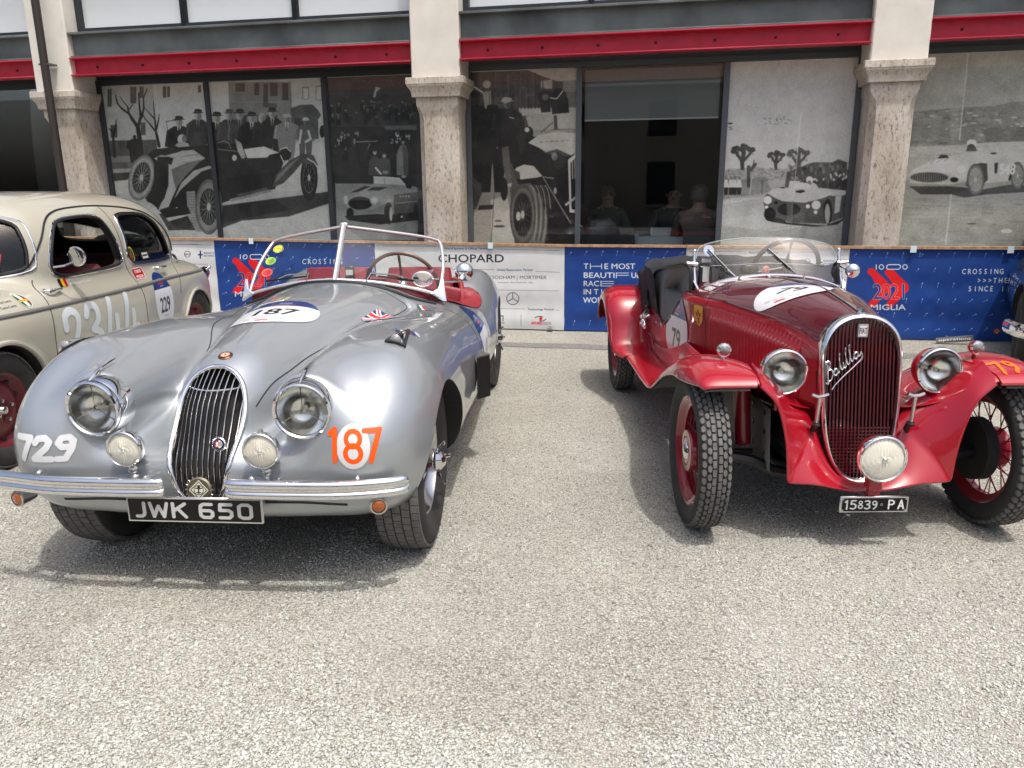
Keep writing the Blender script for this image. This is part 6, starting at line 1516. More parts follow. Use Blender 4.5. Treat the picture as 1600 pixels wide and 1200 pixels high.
mb = MB(); mb.tube([CB + V(.006, 0, -.01), CT + V(.004, 0, .008)], .015, 10, ry=.020, up=(0, 1, 0)); mb.build('centre_pillar', M_wframe, ws)
mb = MB(); mb.box(tuple(CT + V(.002, 0, .006)), (.03, .04, .03), b=.006); mb.build('pillar_cap', M_wframe, ws)
bs = crv([wpt(-1, 'b') + V(.06, .01, -.015), V(-1.20, -.3, .893), V(-1.155, 0, .903), V(-1.20, .3, .893), wpt(1, 'b') + V(.06, -.01, -.015)], 40)
mb = MB(); mb.tube([(x, y, top_z(bv0, x, y) + .004) for x, y, z in bs], .009, 8); mb.build('rubber_seal', M_black, ws)
# stickers on the glass
def stick(col, ring): return disc_print('screen_sticker', lambda c: (c.ell((50, 50), 48, 48, col), c.ell((50, 50), 44, 44, ring, hole=.8), c.text('MM', 50, 62, 24, (.8, .1, .15), align='c', sx=.8)))
def on_pane(s_, a, b):                                           # a: centre->corner, b: bottom->top
    return (CB * (1 - a) + wpt(s_, 'b') * a) * (1 - b) + (CT * (1 - a) + wpt(s_, 't') * a) * b
for (s_, a, b_, col, rc, rr_) in ((-1, .86, .80, (.85, .78, .20), (.4, .6, .2), .032), (-1, .90, .58, (.45, .68, .18), (.7, .8, .3), .032), (-1, .88, .36, (.80, .16, .16), (.9, .4, .3), .034), (1, .90, .40, (.30, .32, .40), (.7, .2, .25), .022)):
    p = on_pane(s_, a, b_); e1 = nrm(on_pane(s_, a + .01 * s_, b_) - p) * (1 if s_ > 0 else 1); e2 = nrm(on_pane(s_, a, b_ + .01) - p); nn = nrm(np.cross(V(0, 1, 0), e2)); e1 = nrm(np.cross(e2, nn)); p = p + nn * .004
    P = np.array([[p + e1 * rr_ * i + e2 * rr_ * j for j in (-1, 1)] for i in (-1, 1)]); mb = MB(); mb.grid(P); me = mb.mesh('screen_sticker', stick(col, rc), smooth=False, fix=False); uv = me.uv_layers.new(name='UVMap')
    for l_ in me.loops: uv.data[l_.index].uv = {0: (0, 0), 1: (0, 1), 2: (1, 0), 3: (1, 1)}[l_.vertex_index]
    add_mesh('screen_sticker', me, ws)
# cockpit
mb = MB(); rim = [(x, y, (np.interp(x, door[::-1, 0], door[::-1, 1]) if (abs(y) > .5 and -2.12 < x < -1.42) else top_z(bv0, x, y)) + .004) for x, y in ck * np.array([1, 1.015])]
mb.tube(np.array(rim)[3:-3], .018, 8); mb.build('cockpit_trim', M_leather, JAG)
for s_ in (-1, 1):
    P = []
    for x in np.linspace(-1.42, -2.13, 16):
        z0 = float(np.interp(x, door[::-1, 0], door[::-1, 1])); y1 = abs(side_y(bv0, x, z0 - .01))
        P.append([(x, s_ * (y1 - .012), z0 + .004), (x, s_ * (y1 - .05), z0 + .026), (x, s_ * (y1 - .13), z0 + .02), (x, s_ * (y1 - .16), z0 - .06), (x, s_ * (y1 - .17), z0 - .3)])
    mb = MB(); mb.grid(np.array(P)); mb.build('door_pad', M_leather, JAG, sharp=60)
def seat(parent, y, w):
    s0 = hub('seat', parent, (-1.95, y, .42))
    mb = MB(); mb.box((.08, 0, .06), (.50, w, .14), b=.05); mb.build('cushion', M_leather, s0)
    rows = []
    for t in np.linspace(0, 1, 9):
        zz = .10 + t * .36; xx = -.14 - t * .10; wd = w / 2 * (1 - .12 * t ** 3); rows.append([(xx + .05 * math.sin(PI * max(0, math.cos(a))) * .5 + .06 * math.cos(a), wd * math.sin(a) * (1 + .0), zz + .0) for a in np.linspace(0, 2 * PI, 20, endpoint=False)])
    mb = MB(); mb.grid(np.array(rows), cv=True); mb.f += [tuple(range(mb.n - 20, mb.n))]; mb.mi += [0]; mb.build('seat_back', M_leather, s0)
seat(JAG, -.27, .46); seat(JAG, .27, .46)
mb = MB(); P = np.array([[(-1.34 - .02 * abs(t), t * .52, z) for z in (.60, .74, .84, .872 - .03 * t * t)] for t in np.linspace(-1, 1, 13)]); mb.sheet(P, .01); db = mb.build('dashboard', M_leather, JAG)
swp = V(-1.52, .30, .845); swd = nrm(V(-1, 0, .42))
mb = MB(); e1 = V(0, 1, 0); e2 = np.cross(swd, e1); mb.tube([swp + (e1 * math.cos(a) + e2 * math.sin(a)) * .205 for a in np.linspace(0, 2 * PI, 48, endpoint=False)], .011, 8, closed=True); sw = mb.build('steering_wheel', mat('brown_rim', (.13, .075, .055), .4), JAG)
mb = MB(); mb.ball(swp, .035, 12, 8); mb.tube([swp, swp - swd * .35], .018, 8)
for a in (.4, PI - .4, PI * 1.5, ): mb.tube([swp, swp + (e1 * math.cos(a) + e2 * math.sin(a)) * .2], .008, 6)
mb.build('wheel_spokes', M_dullchrome, sw)
mb = MB(); mb.box((-1.44, .02, .905), (.02, .055, .12), b=.006); mb.build('phone_holder', M_black, JAG)
mb = MB(); mb.box((-1.43, .02, .93), (.004, .04, .03)); mb.build('phone_label', mat('white_card', (.7, .7, .7), .5), JAG)
# mirrors
def mirror(parent, c, r, d, arm, label=None):
    o = hub('mirror', parent, tuple(c)); d = nrm(d)
    if label: o['label'] = label
    mb = MB(); mb.lathe([(r * .9, -.002), (r, .0), (r * 1.0, .008), (r * .9, r * .35), (r * .6, r * .65), (r * .25, r * .78), (.001, r * .8)], (0, 0, 0), d, 30); mb.build('shell', M_chrome, o)
    mb = MB(); mb.lathe([(r * .92, -.001), (.001, -.001)], (0, 0, 0), d, 24); mb.build('mirror_glass', M_chrome, o)
    mb = MB(); mb.tube([np.asarray(q) - np.asarray(c) for q in arm], .006, 8); mb.build('arm', M_dullchrome, o)
mirror(JAG, (-1.50, .655, .925), .052, (1, .15, -.05), [(-1.50, .655, .91), (-1.50, .63, .875), (-1.46, .585, .872), (-1.43, .545, .875)], 'round chrome door mirror')
mb = MB(); p = on_pane(1, .84, .18) + V(.03, 0, .02); mb.tube([p + V(0, .056 * math.cos(a), .040 * math.sin(a)) for a in np.linspace(0, 2 * PI, 36, endpoint=False)], .0045, 6, closed=True); om = mb.build('oval_mirror', M_wframe, JAG)
mb = MB(); mb.add([p + V(-.002, .054 * math.cos(a), .038 * math.sin(a)) for a in np.linspace(0, 2 * PI, 36, endpoint=False)], [tuple(range(36))]); mb.build('mirror_glass', M_chrome, om, smooth=False)
mb = MB(); mb.tube([p + V(0, .056, .0), p + V(0, .09, .0)], .006, 6); mb.build('arm', M_dullchrome, om)
# folded black deflector standing off the flank behind the front wheel
x, z = -.96, .46; yb = side_y(bv0, x, z)
fl = hub('flank_deflector', JAG, (x, yb, z))
for s_ in (-1, 1):
    P = np.array([[(s_ * t * .075, .01 + (1 - abs(t)) * .055, zz) for zz in np.linspace(-.105, .105, 3)] for t in (0, .5, 1)]); mb = MB(); mb.sheet(P, .004); mb.build('plate', M_black, fl, smooth=False)
mb = MB(); mb.prism([(-.08, .006, .106), (0, .068, .106), (.08, .006, .106)], (0, 0, .006)); mb.build('lid', mat('satin_grey', (.2, .2, .2), .35, metal=.6), fl, smooth=False)
# stickers and shut lines on the silver roadster
def roundel(num, n=256, plain=False):
    """Oval race plate: blue cap over white, number below."""
    c = Canvas(n, int(n * 1.2), (0, 0, 0, 0), lambda p: p * n / 100.)
    c.ell((50, 60), 49.5, 59.5, (.84, .845, .85)); 
    t = np.linspace(PI, 2 * PI, 40); a0 = math.asin((60 - 34) / 59.5)
    t = np.linspace(PI + a0, 2 * PI - a0, 40); c.poly([(50 + 49.5 * math.cos(a), 60 + 59.5 * math.sin(a)) for a in t], (.07, .19, .42))
    c.text('1000', 50, 20, 6, (.8, .82, .86), align='c', bold=.4); c.line([(36, 24), (64, 24)], 2.5, (.75, .15, .18)); c.line([(42, 29), (58, 29)], 1.4, (.7, .74, .8))
    c.text(num, 50, 82, 30, (.05, .055, .07), align='c', sx=.95 if len(num) < 3 else .86, bold=2.)
    c.text('CHOPARD', 50, 92, 3.4, (.4, .4, .42), align='c'); c.line([(24, 97), (76, 97)], .7, (.6, .6, .62))
    for k in range(5): c.line([(28 + k * 10, 102), (33 + k * 10, 102)], 2, (.45, .46, .5))
    c.line([(45, 110), (55, 110)], 5, (.78, .2, .22))
    c.blur(1); return print_mat('race_plate_print', c.image('race_plate_print'), .35, alpha=True, coat=.5)
c = Canvas(330, 280, (0, 0, 0, 0), lambda p: p * 3.3)
c.ell((48, 42), 31, 41, (.80, .81, .82))
ORG = (.98, .34, .02)
c.line([(5, 20), (14, 12), (14, 68)], 9.5, ORG)
c.ell((48, 28), 17, 18, ORG, hole=.50); c.ell((48, 54), 18.5, 19.5, ORG, hole=.52)
c.line([(68, 14), (95, 14)], 9, ORG); c.line([(94, 16), (80, 68)], 9.5, ORG)
decal('race_number', JAG, BJ, print_mat('orange_number', c.image('orange_number'), .4, alpha=True, coat=.3), (.50, .548, .560), (-.02, .178, 0), (0, 0, .150), (18, 14), label='orange number 187 on a white disc')
c = Canvas(420, 190, (0, 0, 0, 0), lambda p: p * 4.2); Wn = (.80, .81, .82); c.a[..., :3] = .8
c.line([(7, 7), (30, 7), (15, 39)], 9.5, Wn); c.line([(37, 14), (42, 8), (52, 7), (58, 13), (54, 21), (34, 38), (60, 38)], 9.5, Wn)
c.line([(84, 21), (75, 21), (70, 15), (74, 8), (84, 7), (89, 13), (87, 24), (79, 38), (68, 38)], 9., Wn)
decal('race_number', JAG, BJ, print_mat('white_number', c.image('white_number'), .4, alpha=True, coat=.3), (.50, -.520, .540), (.0, .232, 0), (0, 0, .103), (20, 12), label='white number 729')
decal('race_plate', JAG, BJ, roundel('187'), (-.40, -.02, .9), (0, .375, 0), (-.37, 0, 0), (16, 18), label='oval race plate with number 187 on the bonnet', off=.003)
decal('race_plate', JAG, BJ, roundel('187'), (-1.50, .77, .50), (-.38, 0, 0), (0, 0, .46), (16, 16), label='oval race plate with number 187 on the door', off=.003)
c = Canvas(300, 200, (.08, .11, .36, 1), lambda p: p)
for a, b_ in (((0, 0), (300, 200)), ((0, 200), (300, 0))): c.line([a, b_], 42, (.85, .85, .86))
for a, b_ in (((0, 0), (300, 200)), ((0, 200), (300, 0))): c.line([a, b_], 14, (.75, .06, .10))
c.line([(150, -20), (150, 220)], 66, (.85, .85, .86)); c.line([(-20, 100), (320, 100)], 66, (.85, .85, .86)); c.line([(150, -20), (150, 220)], 38, (.75, .06, .10)); c.line([(-20, 100), (320, 100)], 38, (.75, .06, .10))
decal('flag_sticker', JAG, BJ, print_mat('union_flag', c.image('union_flag'), .35, coat=.4), (-.70, .375, .82), (.075, .125, -.05), (-.215, .03, .03), (10, 10), label='union flag sticker on the bonnet side')
c = Canvas(300, 90, (0, 0, 0, 0), lambda p: p)
for y in (5, 50):
    for i, q in enumerate(((.05, .4, .2), (.85, .85, .85), (.7, .08, .1))): c.poly([(i * 22 + 4, y), (i * 22 + 26, y), (i * 22 + 26, y + 34), (i * 22 + 4, y + 34)], q)
c.text('J. Fuller', 90, 30, 22, (.05, .05, .06), width=110); c.text('R. Stevens', 90, 76, 22, (.05, .05, .06), width=130)
decal('name_sticker', JAG, BJ, print_mat('name_print', c.image('name_print'), .4, alpha=True), (-1.10, .55, .77), (-.06, .15, -.06), (-.13, -.02, .06), (8, 8), label='small driver name stickers with flags')
c = Canvas(300, 60, (0, 0, 0, 0), lambda p: p)
for i, q in enumerate(((.12, .15, .4), (.75, .76, .8), (.6, .1, .2), (.16, .2, .45), (.7, .7, .75))): c.ell((40 + i * 52, 30), 22, 24, q, .9)
decal('club_stickers', JAG, BJ, print_mat('club_print', c.image('club_print'), .4, alpha=True), (-.155, .612, .84), (-.05, .10, -.02), (-.07, -.03, .02), (8, 6))
hl = [(.262, .142, .64), (.16, .168, .70), (.03, .192, .72), (-.12, .228, .76), (-.35, .30, .80), (-.65, .375, .80), (-.93, .425, .80), (-1.06, .425, .82), (-1.12, .36, .84), (-1.135, .27, .86), (-1.13, .16, .87)]
for s_ in (-1, 1):
    seam('shut_line', JAG, BJ, [(x, s_ * y, z) for x, y, z in hl], (-.25, -s_ * .45, -.85), M_gap, .0045, n=90)
    seam('shut_line', JAG, BJ, [(-1.22, s_ * .70, .70), (-1.235, s_ * .75, .55), (-1.23, s_ * .76, .40), (-1.20, s_ * .74, .26)], (0, -s_, 0), M_gap, .004)
    seam('shut_line', JAG, BJ, [(-2.12, s_ * .70, .62), (-2.13, s_ * .75, .45), (-2.10, s_ * .74, .28)], (0, -s_, 0), M_gap, .004)
    seam('shut_line', JAG, BJ, [(-1.19, s_ * .50, .82), (-1.205, s_ * .60, .79), (-1.22, s_ * .68, .72)], (-.1, -s_ * .3, -1), M_gap, .004)
    # dark inlet slots below the bumper
    seam('inlet_slot', JAG, BJ, [(.5, s_ * .22, .355), (.5, s_ * .34, .354), (.5, s_ * .50, .346)], (-1, 0, 0), M_gap, .010, n=20)
# inner chassis darkness
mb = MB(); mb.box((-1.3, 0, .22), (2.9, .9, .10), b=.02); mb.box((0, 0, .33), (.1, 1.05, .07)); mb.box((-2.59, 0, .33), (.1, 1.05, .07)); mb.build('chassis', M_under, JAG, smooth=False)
# ------------------------------------------------------------------ red roadster
BAL = car_root('red_roadster', 'red and maroon roadster with separate wings, tall slatted grille and number 79', 1.368, 2.978, 0.)
def redpaint(name, base, rough=.30):
    m = mat(name, base, rough, coat=1., coat_rough=.03, spec=.4); return m
M_red2 = redpaint('bright_red_paint', (.345, .0035, .015)); M_mar = redpaint('maroon_paint', (.085, .003, .010), .25); M_spred = redpaint('wheel_red', (.26, .007, .02), .35)
btube = Tube([.02, -.2, -.45, -.8, -1.18, -1.6, -2.1, -2.6, -2.95], 0, [.150, .198, .258, .335, .425, .475, .485, .42, .30], [.80, .838, .852, .857, .847, .84, .81, .74, .62], [.36, .36, .36, .36, .36, .34, .34, .38, .42], [.58, .58, .59, .60, .60, .58, .56, .55, .53], 4.0, rear=(-2.55, .5))
broof = Tube([.02, -.2, -.45, -.8, -1.18, -1.32], 0, [.151, .206, .266, .342, .427, .43], [.884, .916, .938, .930, .902, .895], .50, [.70, .74, .76, .77, .77, .77], 2.1, rear=(-1.26, .05))
def bal_f(X, Y, Z): return np.maximum(smin(btube(X, Y, Z), broof(X, Y, Z), .025), X - .012)
def waist(x): return float(pch(btube.xs, btube.zt, np.array([x]))[0]) - .030
Pb, Qb = surface_nets(bal_f, (-3.15, 0, .28), (.08, .56, 1.0), .0145)
sk = np_mesh('body', Pb, Qb); bvb0 = BVHTree.FromPolygons([Vector(p) for p in Pb], [tuple(q) for q in Qb])
pit = crv([(-1.24, 0), (-1.26, .30), (-1.33, .40), (-1.7, .435), (-2.05, .43), (-2.18, .36), (-2.22, 0), (-2.18, -.36), (-2.05, -.43), (-1.7, -.435), (-1.33, -.40), (-1.26, -.30)], 48, True)
mb = MB(); mb.prism([(x, y, .46) for x, y in pit], (0, 0, .7)); cA = mb.mesh('cutter', M_under, smooth=False)
dcut = crv([(-1.24, 1.0), (-1.27, .80), (-1.36, .69), (-1.49, .605), (-1.63, .62), (-1.80, .71), (-1.92, .84), (-1.95, 1.0)], 26)
mb = MB(); mb.prism([(x, -.7, z) for x, z in dcut], (0, 1.4, 0)); cB = mb.mesh('cutter', M_under, smooth=False)
bm_ = carve(sk, [cA, cB])
def bal_in(c, n): return np.where((c[:, 0] < -1.2) & (c[:, 0] > -2.25) & (c[:, 2] > .44), 2, 1)
M_bleath = mat('black_leather', (.020, .020, .022), .42, bump=(60, .15, .002))
skin_classes(bm_, bal_f, [M_red2, M_under, M_bleath, M_mar], bal_in, .003)
for p in bm_.polygons:                                             # maroon top panels above the waist moulding
    if p.material_index == 0:
        c = p.center; x = max(min(c.x, .02), -1.22)
        if c.x > -1.24 and c.z > waist(x): p.material_index = 3
bb = add_mesh('body', bm_, BAL); bb['label'] = 'body with maroon bonnet top above red louvred sides'
BB = bvh_of(bb)
for s_ in (-1, 1):
    L_ = []
    for x in np.linspace(-.02, -1.21, 40):
        z = waist(x); y = side_y(bvb0, x, z, s_); L_.append((x, y + s_ * .001, z))
    mb = MB(); mb.tube(L_, .004, 6); mb.build('waist_moulding', M_mar, BAL)
    L_ = []
    for k in range(27):                                            # pressed louvres in the bonnet sides
        x = -.115 - k * .0285; z0 = .50; z1 = waist(x) - .035
        P = []
        for t in np.linspace(0, 1, 9):
            z = z0 + (z1 - z0) * t; y = side_y(bvb0, x, z, s_); e = math.sin(PI * t) ** .35 * .019
            P.append([(x + .010, y - s_ * .001, z), (x + .002, y + s_ * e * .7, z), (x - .009, y + s_ * e, z), (x - .0105, y - s_ * .002, z)])
        P = np.array(P); mb = MB(); mb.grid(P[:, :3]); mb.m = 1; mb.grid(P[:, 2:]); mb.build('louvre', [M_red2, M_gap], bb, sharp=50)
mb = MB(); mb.tube([(x, 0, top_z(bvb0, x, 0) + .002) for x in np.linspace(.0, -1.2, 24)], .006, 8); mb.build('bonnet_hinge', M_chrome, BAL)
for s_ in (-1, 1): seam('shut_line', BAL, BB, [(-.93, 0, .95), (-.93, s_ * .2, .9), (-.93, s_ * .33, .8), (-.93, s_ * .37, .7), (-.93, s_ * .37, .55), (-.93, s_ * .36, .46)], (0, -s_ * .8, -.6), M_gap, .004, n=80)
# radiator shell, slats, mesh, badges
def rx(z): return .020 + (.87 - z) * .16
RS = [(0, .888), (.05, .882), (.10, .858), (.135, .818), (.152, .765), (.155, .69), (.152, .58), (.146, .48), (.135, .40), (.112, .32), (.072, .262), (.03, .237), (0, .233)]
rl = crv(RS, 40); rl = [(y, z) for y, z in rl] + [(-y, z) for y, z in rl[::-1][1:-1]]
rows = []
for dx, k in ((-.055, 1.0), (-.02, 1.02), (.0, 1.02), (.012, .99), (.014, .95), (.004, .905), (-.02, .90)):
    rows.append([(rx(z) + dx, y * k, .55 + (z - .55) * (1 - (1 - k) * .55)) for y, z in rl])
mb = MB(); mb.grid(np.array(rows), cv=True); rs = mb.build('radiator_shell', M_chrome, BAL, sharp=60)
mb = MB(); mb.add([(rx(z) - .035, y * .93, .55 + (z - .55) * .96) for y, z in rl], [tuple(range(len(rl)))]); mb.build('radiator_core', M_under, rs, smooth=False)
M_slat = redpaint('slat_maroon', (.060, .006, .010), .35)
hz = lambda y: [z for yy, z in rl if abs(abs(yy) * .9 - abs(y)) < .02]
for k in range(19):
    y = -.1296 + k * .0144
    ok = [z for z in np.linspace(.25, .88, 80) if abs(y) < .89 * float(np.interp(z, [q[1] for q in RS[::-1]], [q[0] for q in RS[::-1]]))]
    z0, z1 = min(ok), max(ok)
    mb = MB(); mb.prism([(rx(z0) - .008, y - .0028, z0), (rx(z0) - .008, y + .0028, z0), (rx(z0) - .026, y + .0028, z0), (rx(z0) - .026, y - .0028, z0)], (rx(z1) - rx(z0), 0, z1 - z0)); mb.build('slat', M_slat, rs, smooth=False)
mb = MB()
for z in np.arange(.27, .45, .0135):
    hw = .88 * float(np.interp(z, [q[1] for q in RS[::-1]], [q[0] for q in RS[::-1]])); mb.box((rx(z) - .012, 0, z), (.003, 2 * hw, .0055))
mb.build('lower_mesh', M_slat, rs, smooth=False)
mb = MB(); mb.lathe([(.001, .012), (.012, .012), (.016, .004), (.016, -.01)], (rx(.888) - .02, 0, .892), (0, 0, 1), 16); mb.tube([(rx(.87) - .005, 0, .904), (rx(.87) - .09, 0, .896)], [.009, .003], 8); mb.build('radiator_cap', M_chrome, rs)
c = Canvas(120, 170, (.62, .62, .62)); c.poly([(8, 8), (112, 8), (106, 162), (14, 162)], (.45, .46, .52), raw=True); c.poly([(14, 14), (106, 14), (101, 156), (19, 156)], (.80, .80, .82), raw=True); c.text('FIAT', 60, 125, 78, (.30, .16, .24), align='c', sx=.42, bold=2)
P = np.array([[(rx(.825) + .004, y, z) for z in (.802, .852)] for y in (-.019, .019)]); mb = MB(); mb.sheet(P, .012)
me = mb.mesh('maker_badge', print_mat('badge_print', c.image('badge_print'), .3, coat=.5), smooth=False, fix=False); uv = me.uv_layers.new(name='UVMap')
for l_ in me.loops: uv.data[l_.index].uv = {0: (0, 0), 1: (0, 1), 2: (1, 0), 3: (1, 1)}[l_.vertex_index % 4]
add_mesh('maker_badge', me, rs)
# script: Balilla, drawn in chrome wire across the slats (local pen coordinates, rising to the right)
pen = [[(0, 0), (-.12, .15), (-.05, .55), (.10, 1.0), (.16, 1.08), (.10, .8), (.0, .3), (-.02, .1)], [(-.10, .95), (.05, 1.16), (.28, 1.1), (.30, .85), (.12, .68), (.30, .62), (.36, .38), (.22, .12), (.05, .12)],
       [(.62, .42), (.50, .45), (.42, .28), (.50, .14), (.62, .22), (.66, .44), (.64, .18), (.72, .16), (.80, .4)], [(.80, .4), (.92, .85), (.98, 1.05), (.90, .95), (.86, .5), (.88, .2), (.96, .18), (1.04, .38)], [(1.04, .38), (1.06, .5), (1.04, .2), (1.12, .16), (1.20, .4)],
       [(1.20, .4), (1.32, .9), (1.38, 1.08), (1.30, .98), (1.26, .5), (1.28, .2), (1.36, .18), (1.44, .4)], [(1.44, .4), (1.56, .9), (1.62, 1.08), (1.54, .98), (1.50, .5), (1.52, .2), (1.60, .18), (1.68, .3)], [(1.92, .42), (1.80, .45), (1.72, .28), (1.80, .14), (1.92, .22), (1.96, .44), (1.94, .18), (2.04, .16), (2.16, .30)], [(2.16, .30), (2.14, -.05), (1.6, -.16), (.9, -.22), (.32, -.32), (.10, -.42)]]
ang = R(36); sc_ = .090
mb = MB()
for st in pen:
    q = crv([(a, b) for a, b in st], 26)
    pts = []
    for a, b in q:
        y, z = (a * math.cos(ang) * .80 - b * math.sin(ang) * .30) * sc_, (a * math.sin(ang) + b * math.cos(ang)) * sc_
        pts.append((rx(.62 + z) + .002, -.128 + y * 1.02, .622 + z * .92))
    mb.tube(pts, .0036, 6, ry=.0028)
mb.build('name_script', M_chrome, rs)
# wings: front clamshell running into the board, rear wing
def resamp(P, n):
    d = np.r_[0, np.cumsum(np.linalg.norm(np.diff(P, axis=0), axis=1))]; t = np.linspace(0, d[-1], n)
    return np.stack([np.interp(t, d, P[:, k]) for k in range(3)], 1)
def wing_sheet(s_, path, secs, th=.006):
    """path: (x, z) of the crown; secs: per station (inner y, inner drop, crown y, outer y, outer drop)."""
    n = 60; Pq = crv(path, n); S_ = crv(secs, n); rows = []
    for i in range(n):
        x, z = Pq[i]; a, b = Pq[max(i - 1, 0)], Pq[min(i + 1, n - 1)]; t = nrm(V(b[0] - a[0], b[1] - a[1])); nn = V(-t[1], t[0]) if t[0] > 0 else V(t[1], -t[0])
        yi, di, yc, yo, do = S_[i]; row = []
        for u in np.linspace(-1, 1, 17):
            if u < 0: y = yc + (yi - yc) * (-u); d = di * (-u) ** 2.2
            else: y = yc + (yo - yc) * math.sin(u * PI / 2) ** .9; d = do * (1 - math.cos(u * PI / 2)) ** 1.1
            row.append((x - nn[0] * d, s_ * y, z - nn[1] * d))
        rows.append(row)
    return np.array(rows)
# last columns: inner y, inner drop, crown y, outer y, outer drop
fw_path = [(.205, .652), (.17, .676), (.085, .698), (-.03, .706), (-.19, .685), (-.37, .608), (-.55, .510), (-.73, .430), (-.93, .372), (-1.22, .350), (-1.75, .348)]
fw_sec = [(.455, .00, .55, .648, .012), (.45, .0, .555, .662, .03), (.445, .01, .56, .676, .062), (.44, .02, .565, .686, .08), (.44, .03, .565, .69, .075), (.44, .02, .565, .69, .05), (.44, .01, .56, .682, .025), (.44, .0, .55, .668, .015), (.44, .0, .54, .655, .012), (.44, .0, .54, .645, .012), (.44, .0, .54, .64, .012)]
rw_path = [(-1.76, .346), (-1.93, .365), (-2.00, .46), (-2.04, .58), (-2.12, .668), (-2.26, .712), (-2.44, .70), (-2.60, .63), (-2.68, .54), (-2.72, .44)]
rw_sec = [(.455, 0, .56, .66, .012), (.455, 0, .58, .70, .03), (.455, .0, .59, .72, .06), (.455, .0, .60, .73, .08), (.455, .0, .60, .735, .085), (.455, 0, .60, .735, .085), (.455, 0, .60, .735, .08), (.455, 0, .60, .73, .07), (.455, 0, .60, .725, .05), (.455, 0, .6, .72, .03)]
for s_ in (-1, 1):
    G_ = wing_sheet(s_, fw_path, fw_sec); mb = MB(); mb.sheet(G_, .007, flip=(s_ < 0))
    fwo = mb.build('front_wing', M_red2, BAL, sharp=60)
    mb = MB(); mb.tube(np.concatenate([G_[:, -1], ]), .006, 8); mb.tube(G_[0], .006, 8); mb.build('wing_bead', M_red2, fwo)
    mb = MB(); Q_ = G_[:44, 2:-1] - V(0, 0, .016); mb.grid(Q_); mb.build('wing_underside', mat('grey_underseal', (.13, .13, .125), .8), fwo)
    H_ = wing_sheet(s_, rw_path, rw_sec); mb = MB(); mb.sheet(H_, .007, flip=(s_ < 0)); rwo = mb.build('rear_wing', M_red2, BAL, sharp=60)
    mb = MB(); mb.tube(H_[:, -1], .006, 8); mb.build('wing_bead', M_red2, rwo)
    mb = MB(); P = np.array([[(x, s_ * .462, z) for z in np.linspace(.36, zt, 4)] for x, zt in ((-1.78, .37), (-1.92, .46), (-2.02, .62), (-2.15, .70), (-2.3, .725), (-2.5, .69), (-2.64, .56), (-2.7, .44))]); mb.sheet(P, .006); mb.build('inner_panel', M_red2, rwo, sharp=None)
    mb = MB(); mb.sheet(np.array([[(x, s_ * y, z) for y, z in ((.42, .56), (.452, .47), (.462, .40), (.475, .338))] for x in np.linspace(-.62, -2.02, 12)]), .005, flip=s_ > 0); mb.build('board_valance', M_red2, fwo, sharp=None)
    # valley between wing and bonnet, down to the chassis
    rows = []
    for i in range(2, 40):
        a = G_[i, 0]; x = a[0]; xb = min(x, .0)
        yb = abs(side_y(bvb0, xb - .03, .50, 1)) + .004; zb = .50 + .04 * max(0, (x + .1))
        t = np.linspace(0, 1, 9); k = (.26 if x < -.1 else .20)
        rows.append([(x * (1 - u) + (min(x, .02)) * u, s_ * (abs(a[1]) * (1 - u) + yb * u), a[2] * (1 - u) ** 1.6 + min(zb, a[2] - .02) * (1 - (1 - u) ** 1.6)) for u in t])
    mb = MB(); mb.sheet(np.array(rows), .005, flip=(s_ > 0)); mb.build('wing_valance', M_red2, fwo, sharp=None)
    # nose apron: half of the scooped sheet below the grille
    E0 = crv([(.20, .440, .652), (.20, .378, .590), (.203, .346, .51), (.206, .324, .41), (.208, .314, .32), (.208, .311, .280), (.208, .296, .271), (.206, .20, .262), (.205, .09, .238), (.205, .0, .226)], 60)
    E1 = crv([(.09, .445, .712), (.03, .345, .63), (.0, .26, .565), (.02, .20, .50), (.05, .162, .43), (.08, .135, .35), (.10, .095, .275), (.115, .05, .24), (.12, .0, .232)], 60)
    E0, E1 = resamp(E0, 60), resamp(E1, 60)
    rows = []
    for i in range(60):
        a, b = E0[i], E1[i]; bul = .030 * math.sin(PI * min(1, i / 45.)) + .016
        rows.append([tuple(V(*(a * (1 - t) + b * t)) * V(1, s_, 1) + V(.5, 0, .45) * bul * math.sin(PI * t) ** .8) for t in np.linspace(0, 1, 13)])
    mb = MB(); mb.sheet(np.array(rows), .006, flip=(s_ < 0)); ap = mb.build('nose_apron', M_red2, BAL, sharp=70)
    mb = MB(); mb.tube([V(*q) * V(1, s_, 1) for q in E0], .006, 8); mb.build('apron_bead', M_red2, ap)
    # wheel arch inner tray, chassis rail, axle end
    mb = MB(); P = np.array([[(x, s_ * (.335 + .05 * (z - .3)), z) for z in np.linspace(.26, .52, 5)] for x in np.linspace(.06, -.75, 8)]); mb.sheet(P, .004); tr = mb.build('side_tray', mat('grey_tray', (.17, .165, .155), .7, var=(6, .2, 4)), BAL, sharp=None)
    for z in (.32, .41, .49):
        for x in (.0, -.15, -.35): mb = MB(); mb.lathe([(.011, 0), (.011, .006), (.001, .008)], (x, s_ * (.337 + .05 * (z - .3)), z), (0, s_, 0), 8); mb.build('bolt', M_black, tr)
    mb = MB(); mb.tube([(.05, s_ * .24, .36), (-.4, s_ * .29, .40), (-1.0, s_ * .34, .36), (-2.7, s_ * .36, .38)], .03, 8); mb.build('chassis_rail', M_under, BAL)
    mb = MB(); mb.tube(crv([(.10, s_ * .22, .34), (.03, s_ * .23, .27), (-.2, s_ * .25, .26), (-.42, s_ * .26, .33)], 16), .020, 8, ry=.03); mb.build('leaf_spring', M_black, BAL)
    mb = MB(); mb.tube([(-.1, s_ * .40, .33), (-.09, s_ * .42, .56), (-.05, s_ * .43, .64)], .035, 10); mb.build('wing_stay', M_spred, BAL)
